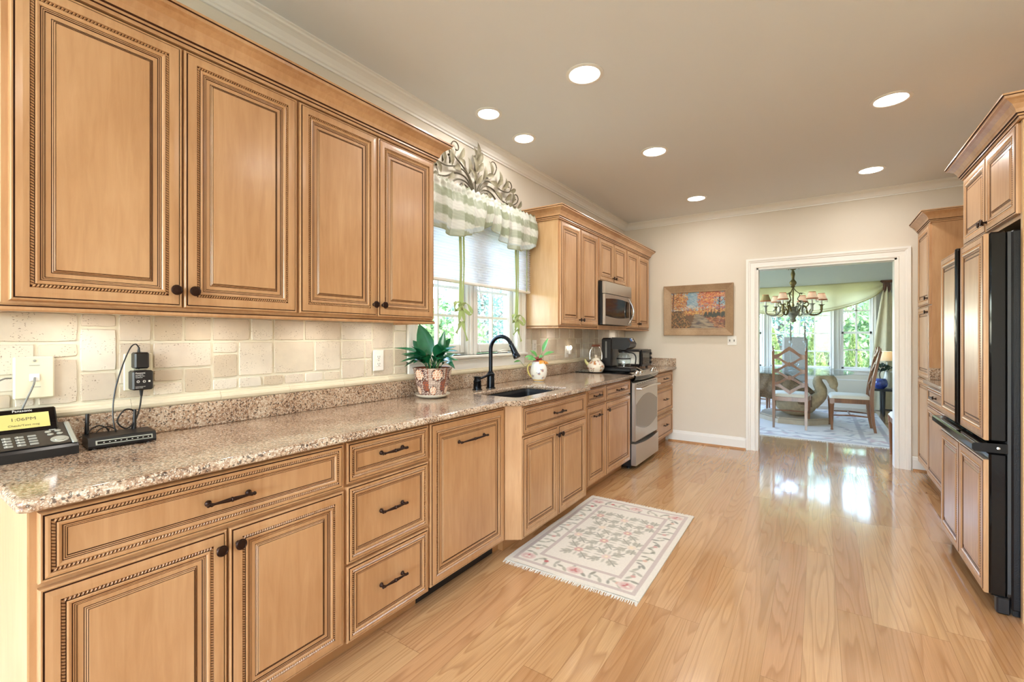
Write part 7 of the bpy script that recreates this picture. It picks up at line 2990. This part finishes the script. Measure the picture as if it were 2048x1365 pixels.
def crown_mesh(n_, rx, ry, rz, zc, ls, lumps=9, seed=1):
    r_ = random.Random(seed)
    cs = [(r_.uniform(-.6, .6) * rx, r_.uniform(-.6, .6) * ry, zc + r_.uniform(-.65, .65) * rz, r_.uniform(.35, .6)) for _ in range(lumps)]
    m_ = MB()
    for i in range(n_):
        c = r_.choice(cs)
        a, b = r_.uniform(0, 6.283), r_.uniform(-1, 1)
        k = c[3] * r_.uniform(.75, 1.05)
        s_ = math.sqrt(1 - b * b)
        p = Vector((c[0] + rx * k * s_ * math.cos(a), c[1] + ry * k * s_ * math.sin(a), c[2] + rz * k * b))
        d1 = Vector((r_.uniform(-1, 1), r_.uniform(-1, 1), r_.uniform(-1, 1))).normalized()
        d2 = d1.orthogonal().normalized()
        w_ = ls * r_.uniform(.6, 1.3)
        m_.add([p - d1 * w_, p + d2 * w_ * .5, p + d1 * w_, p - d2 * w_ * .5], [(0, 1, 2, 3)])
    return m_


def tree(name, label, seed, matl, hgt, r_, n_, ls, trunk=True):
    t = thing(name, label, 'tree', (0, 0, -0.4), 0, 'trees in the garden')
    crown_mesh(n_, r_, r_, hgt * .42, hgt * .42, ls, 16, seed).build('foliage', matl, t, local=True, recalc=False)
    if trunk:
        m_ = MB()
        m_.tube([(0, 0, 0.0), (0.05, 0.03, hgt * .3), (0, 0, hgt * .7)], [0.16, 0.12, 0.05], 10)
        for k in range(5):
            a = k * 1.3
            m_.tube([(0.03, 0.02, hgt * (.28 + .06 * k)), (r_ * .3 * math.cos(a), r_ * .3 * math.sin(a), hgt * (.45 + .06 * k)), (r_ * .6 * math.cos(a), r_ * .6 * math.sin(a), hgt * (.55 + .06 * k))], [0.06, 0.04, 0.015], 7)
        m_.build('trunk', M_BARK, t, local=True)
    return t


def conifer(name, label, seed, hgt, r_, n_, ls):
    t = thing(name, label, 'shrub', (0, 0, -0.4), 0, 'conical evergreens in the garden')
    rr2 = random.Random(seed)
    m_ = MB()
    for i in range(n_):
        s_ = rr2.random() ** 1.5
        a = rr2.uniform(0, 6.283)
        q_ = r_ * (1 - s_) ** .8 * rr2.uniform(.75, 1.05)
        p = Vector((q_ * math.cos(a), q_ * math.sin(a), 0.1 + hgt * s_))
        d1 = (Vector((math.cos(a) * .5, math.sin(a) * .5, 1)) + Vector((rr2.uniform(-.6, .6), rr2.uniform(-.6, .6), 0))).normalized()
        d2 = d1.cross(Vector((rr2.uniform(-1, 1), rr2.uniform(-1, 1), .2))).normalized()
        w_ = ls * rr2.uniform(.6, 1.3)
        m_.add([p - d1 * w_, p + d2 * w_ * .5, p + d1 * w_, p - d2 * w_ * .5], [(0, 1, 2, 3)])
    m_.build('foliage', M_ARBOR, t, local=True, recalc=False)
    m_ = MB()
    m_.lathe([(0.05, 0.0), (0.03, hgt * .8)], (0, 0, 0), n=8)
    m_.build('trunk', M_BARK, t, local=True)
    return t


# far windows
ta = tree('broadleaf_tree', 'tall grey-green tree behind the middle of the dining room picture window', 3, M_TREEB, 7.0, 3.2, 8000, 0.11)
ta.location = (0.6, 24.5, -0.4)
tb = tree('broadleaf_tree', 'tall green tree seen through the right-hand dining room window', 8, M_TREE, 6.4, 3.0, 9000, 0.095)
tb.location = (4.2, 18.6, -0.4)
dup(ta, (-6.0, 20.0, -0.4), 1.1, 'tall grey-green tree at the left of the dining room picture window')
dup(tb, (5.5, 31.0, -0.4), 2.0, 'tall green tree farther back between the two dining room windows', scale=(1.2, 1.2, 1.25))
dup(ta, (12.5, 27.0, -0.4), 3.0, 'distant grey-green tree beyond the right dining room window')
ca = conifer('conical_evergreen', 'yellow-green conical evergreen just right of the grey linen chair, through the picture window', 5, 1.80, 0.40, 3000, 0.045)
ca.location = (2.03, 14.2, -0.4)
dup(ca, (2.36, 15.6, -0.4), .8, 'yellow-green conical evergreen at the right side of the picture window')
dup(ca, (1.02, 15.0, -0.4), 1.7, 'yellow-green conical evergreen at the left side of the picture window')
dup(ca, (2.84, 14.2, -0.4), 2.9, 'yellow-green conical evergreen at the left of the right dining window', scale=(0.8, 0.8, 0.95))
dup(ca, (3.45, 15.2, -0.4), 4.0, 'yellow-green conical evergreen at the right of the right dining window', scale=(1.1, 1.1, 1.1))
dup(ca, (0.1, 15.4, -0.4), 5.0, 'yellow-green conical evergreen seen through the left dining window')
# sink window
tc_ = tree('broadleaf_tree', 'blue-green tree with a dark trunk seen through the right sash of the sink window', 12, M_TREEB, 5.0, 1.9, 5000, 0.09)
tc_.location = (-9.6, 15.2, -0.4)
td = tree('broadleaf_tree', 'small bright green tree seen through the left sash of the sink window', 15, M_TREE, 3.2, 1.5, 5200, 0.085)
td.location = (-7.4, 9.9, -0.4)
dup(tc_, (-15.5, 24.0, -0.4), 2.1, 'farther blue-green tree at the right of the sink window', scale=(1.25, 1.25, 1.3))
dup(td, (-15.0, 18.0, -0.4), 1.2, 'farther bright green tree low behind the sink window mullion', scale=(1.2, 1.2, 1.1))
sh_ = thing('garden_shrub', 'low bright green shrub outside, behind the gooseneck faucet', 'shrub', (-4.1, 8.6, -0.4), 0, 'shrubs outside the sink window')
crown_mesh(2600, 0.9, 0.9, 0.75, 0.95, 0.05, 9, 31).build('foliage', M_TREE, sh_, local=True, recalc=False)
dup(sh_, (-4.1, 6.2, -0.4), 1.0, 'low bright green shrub outside, behind the peace lily')
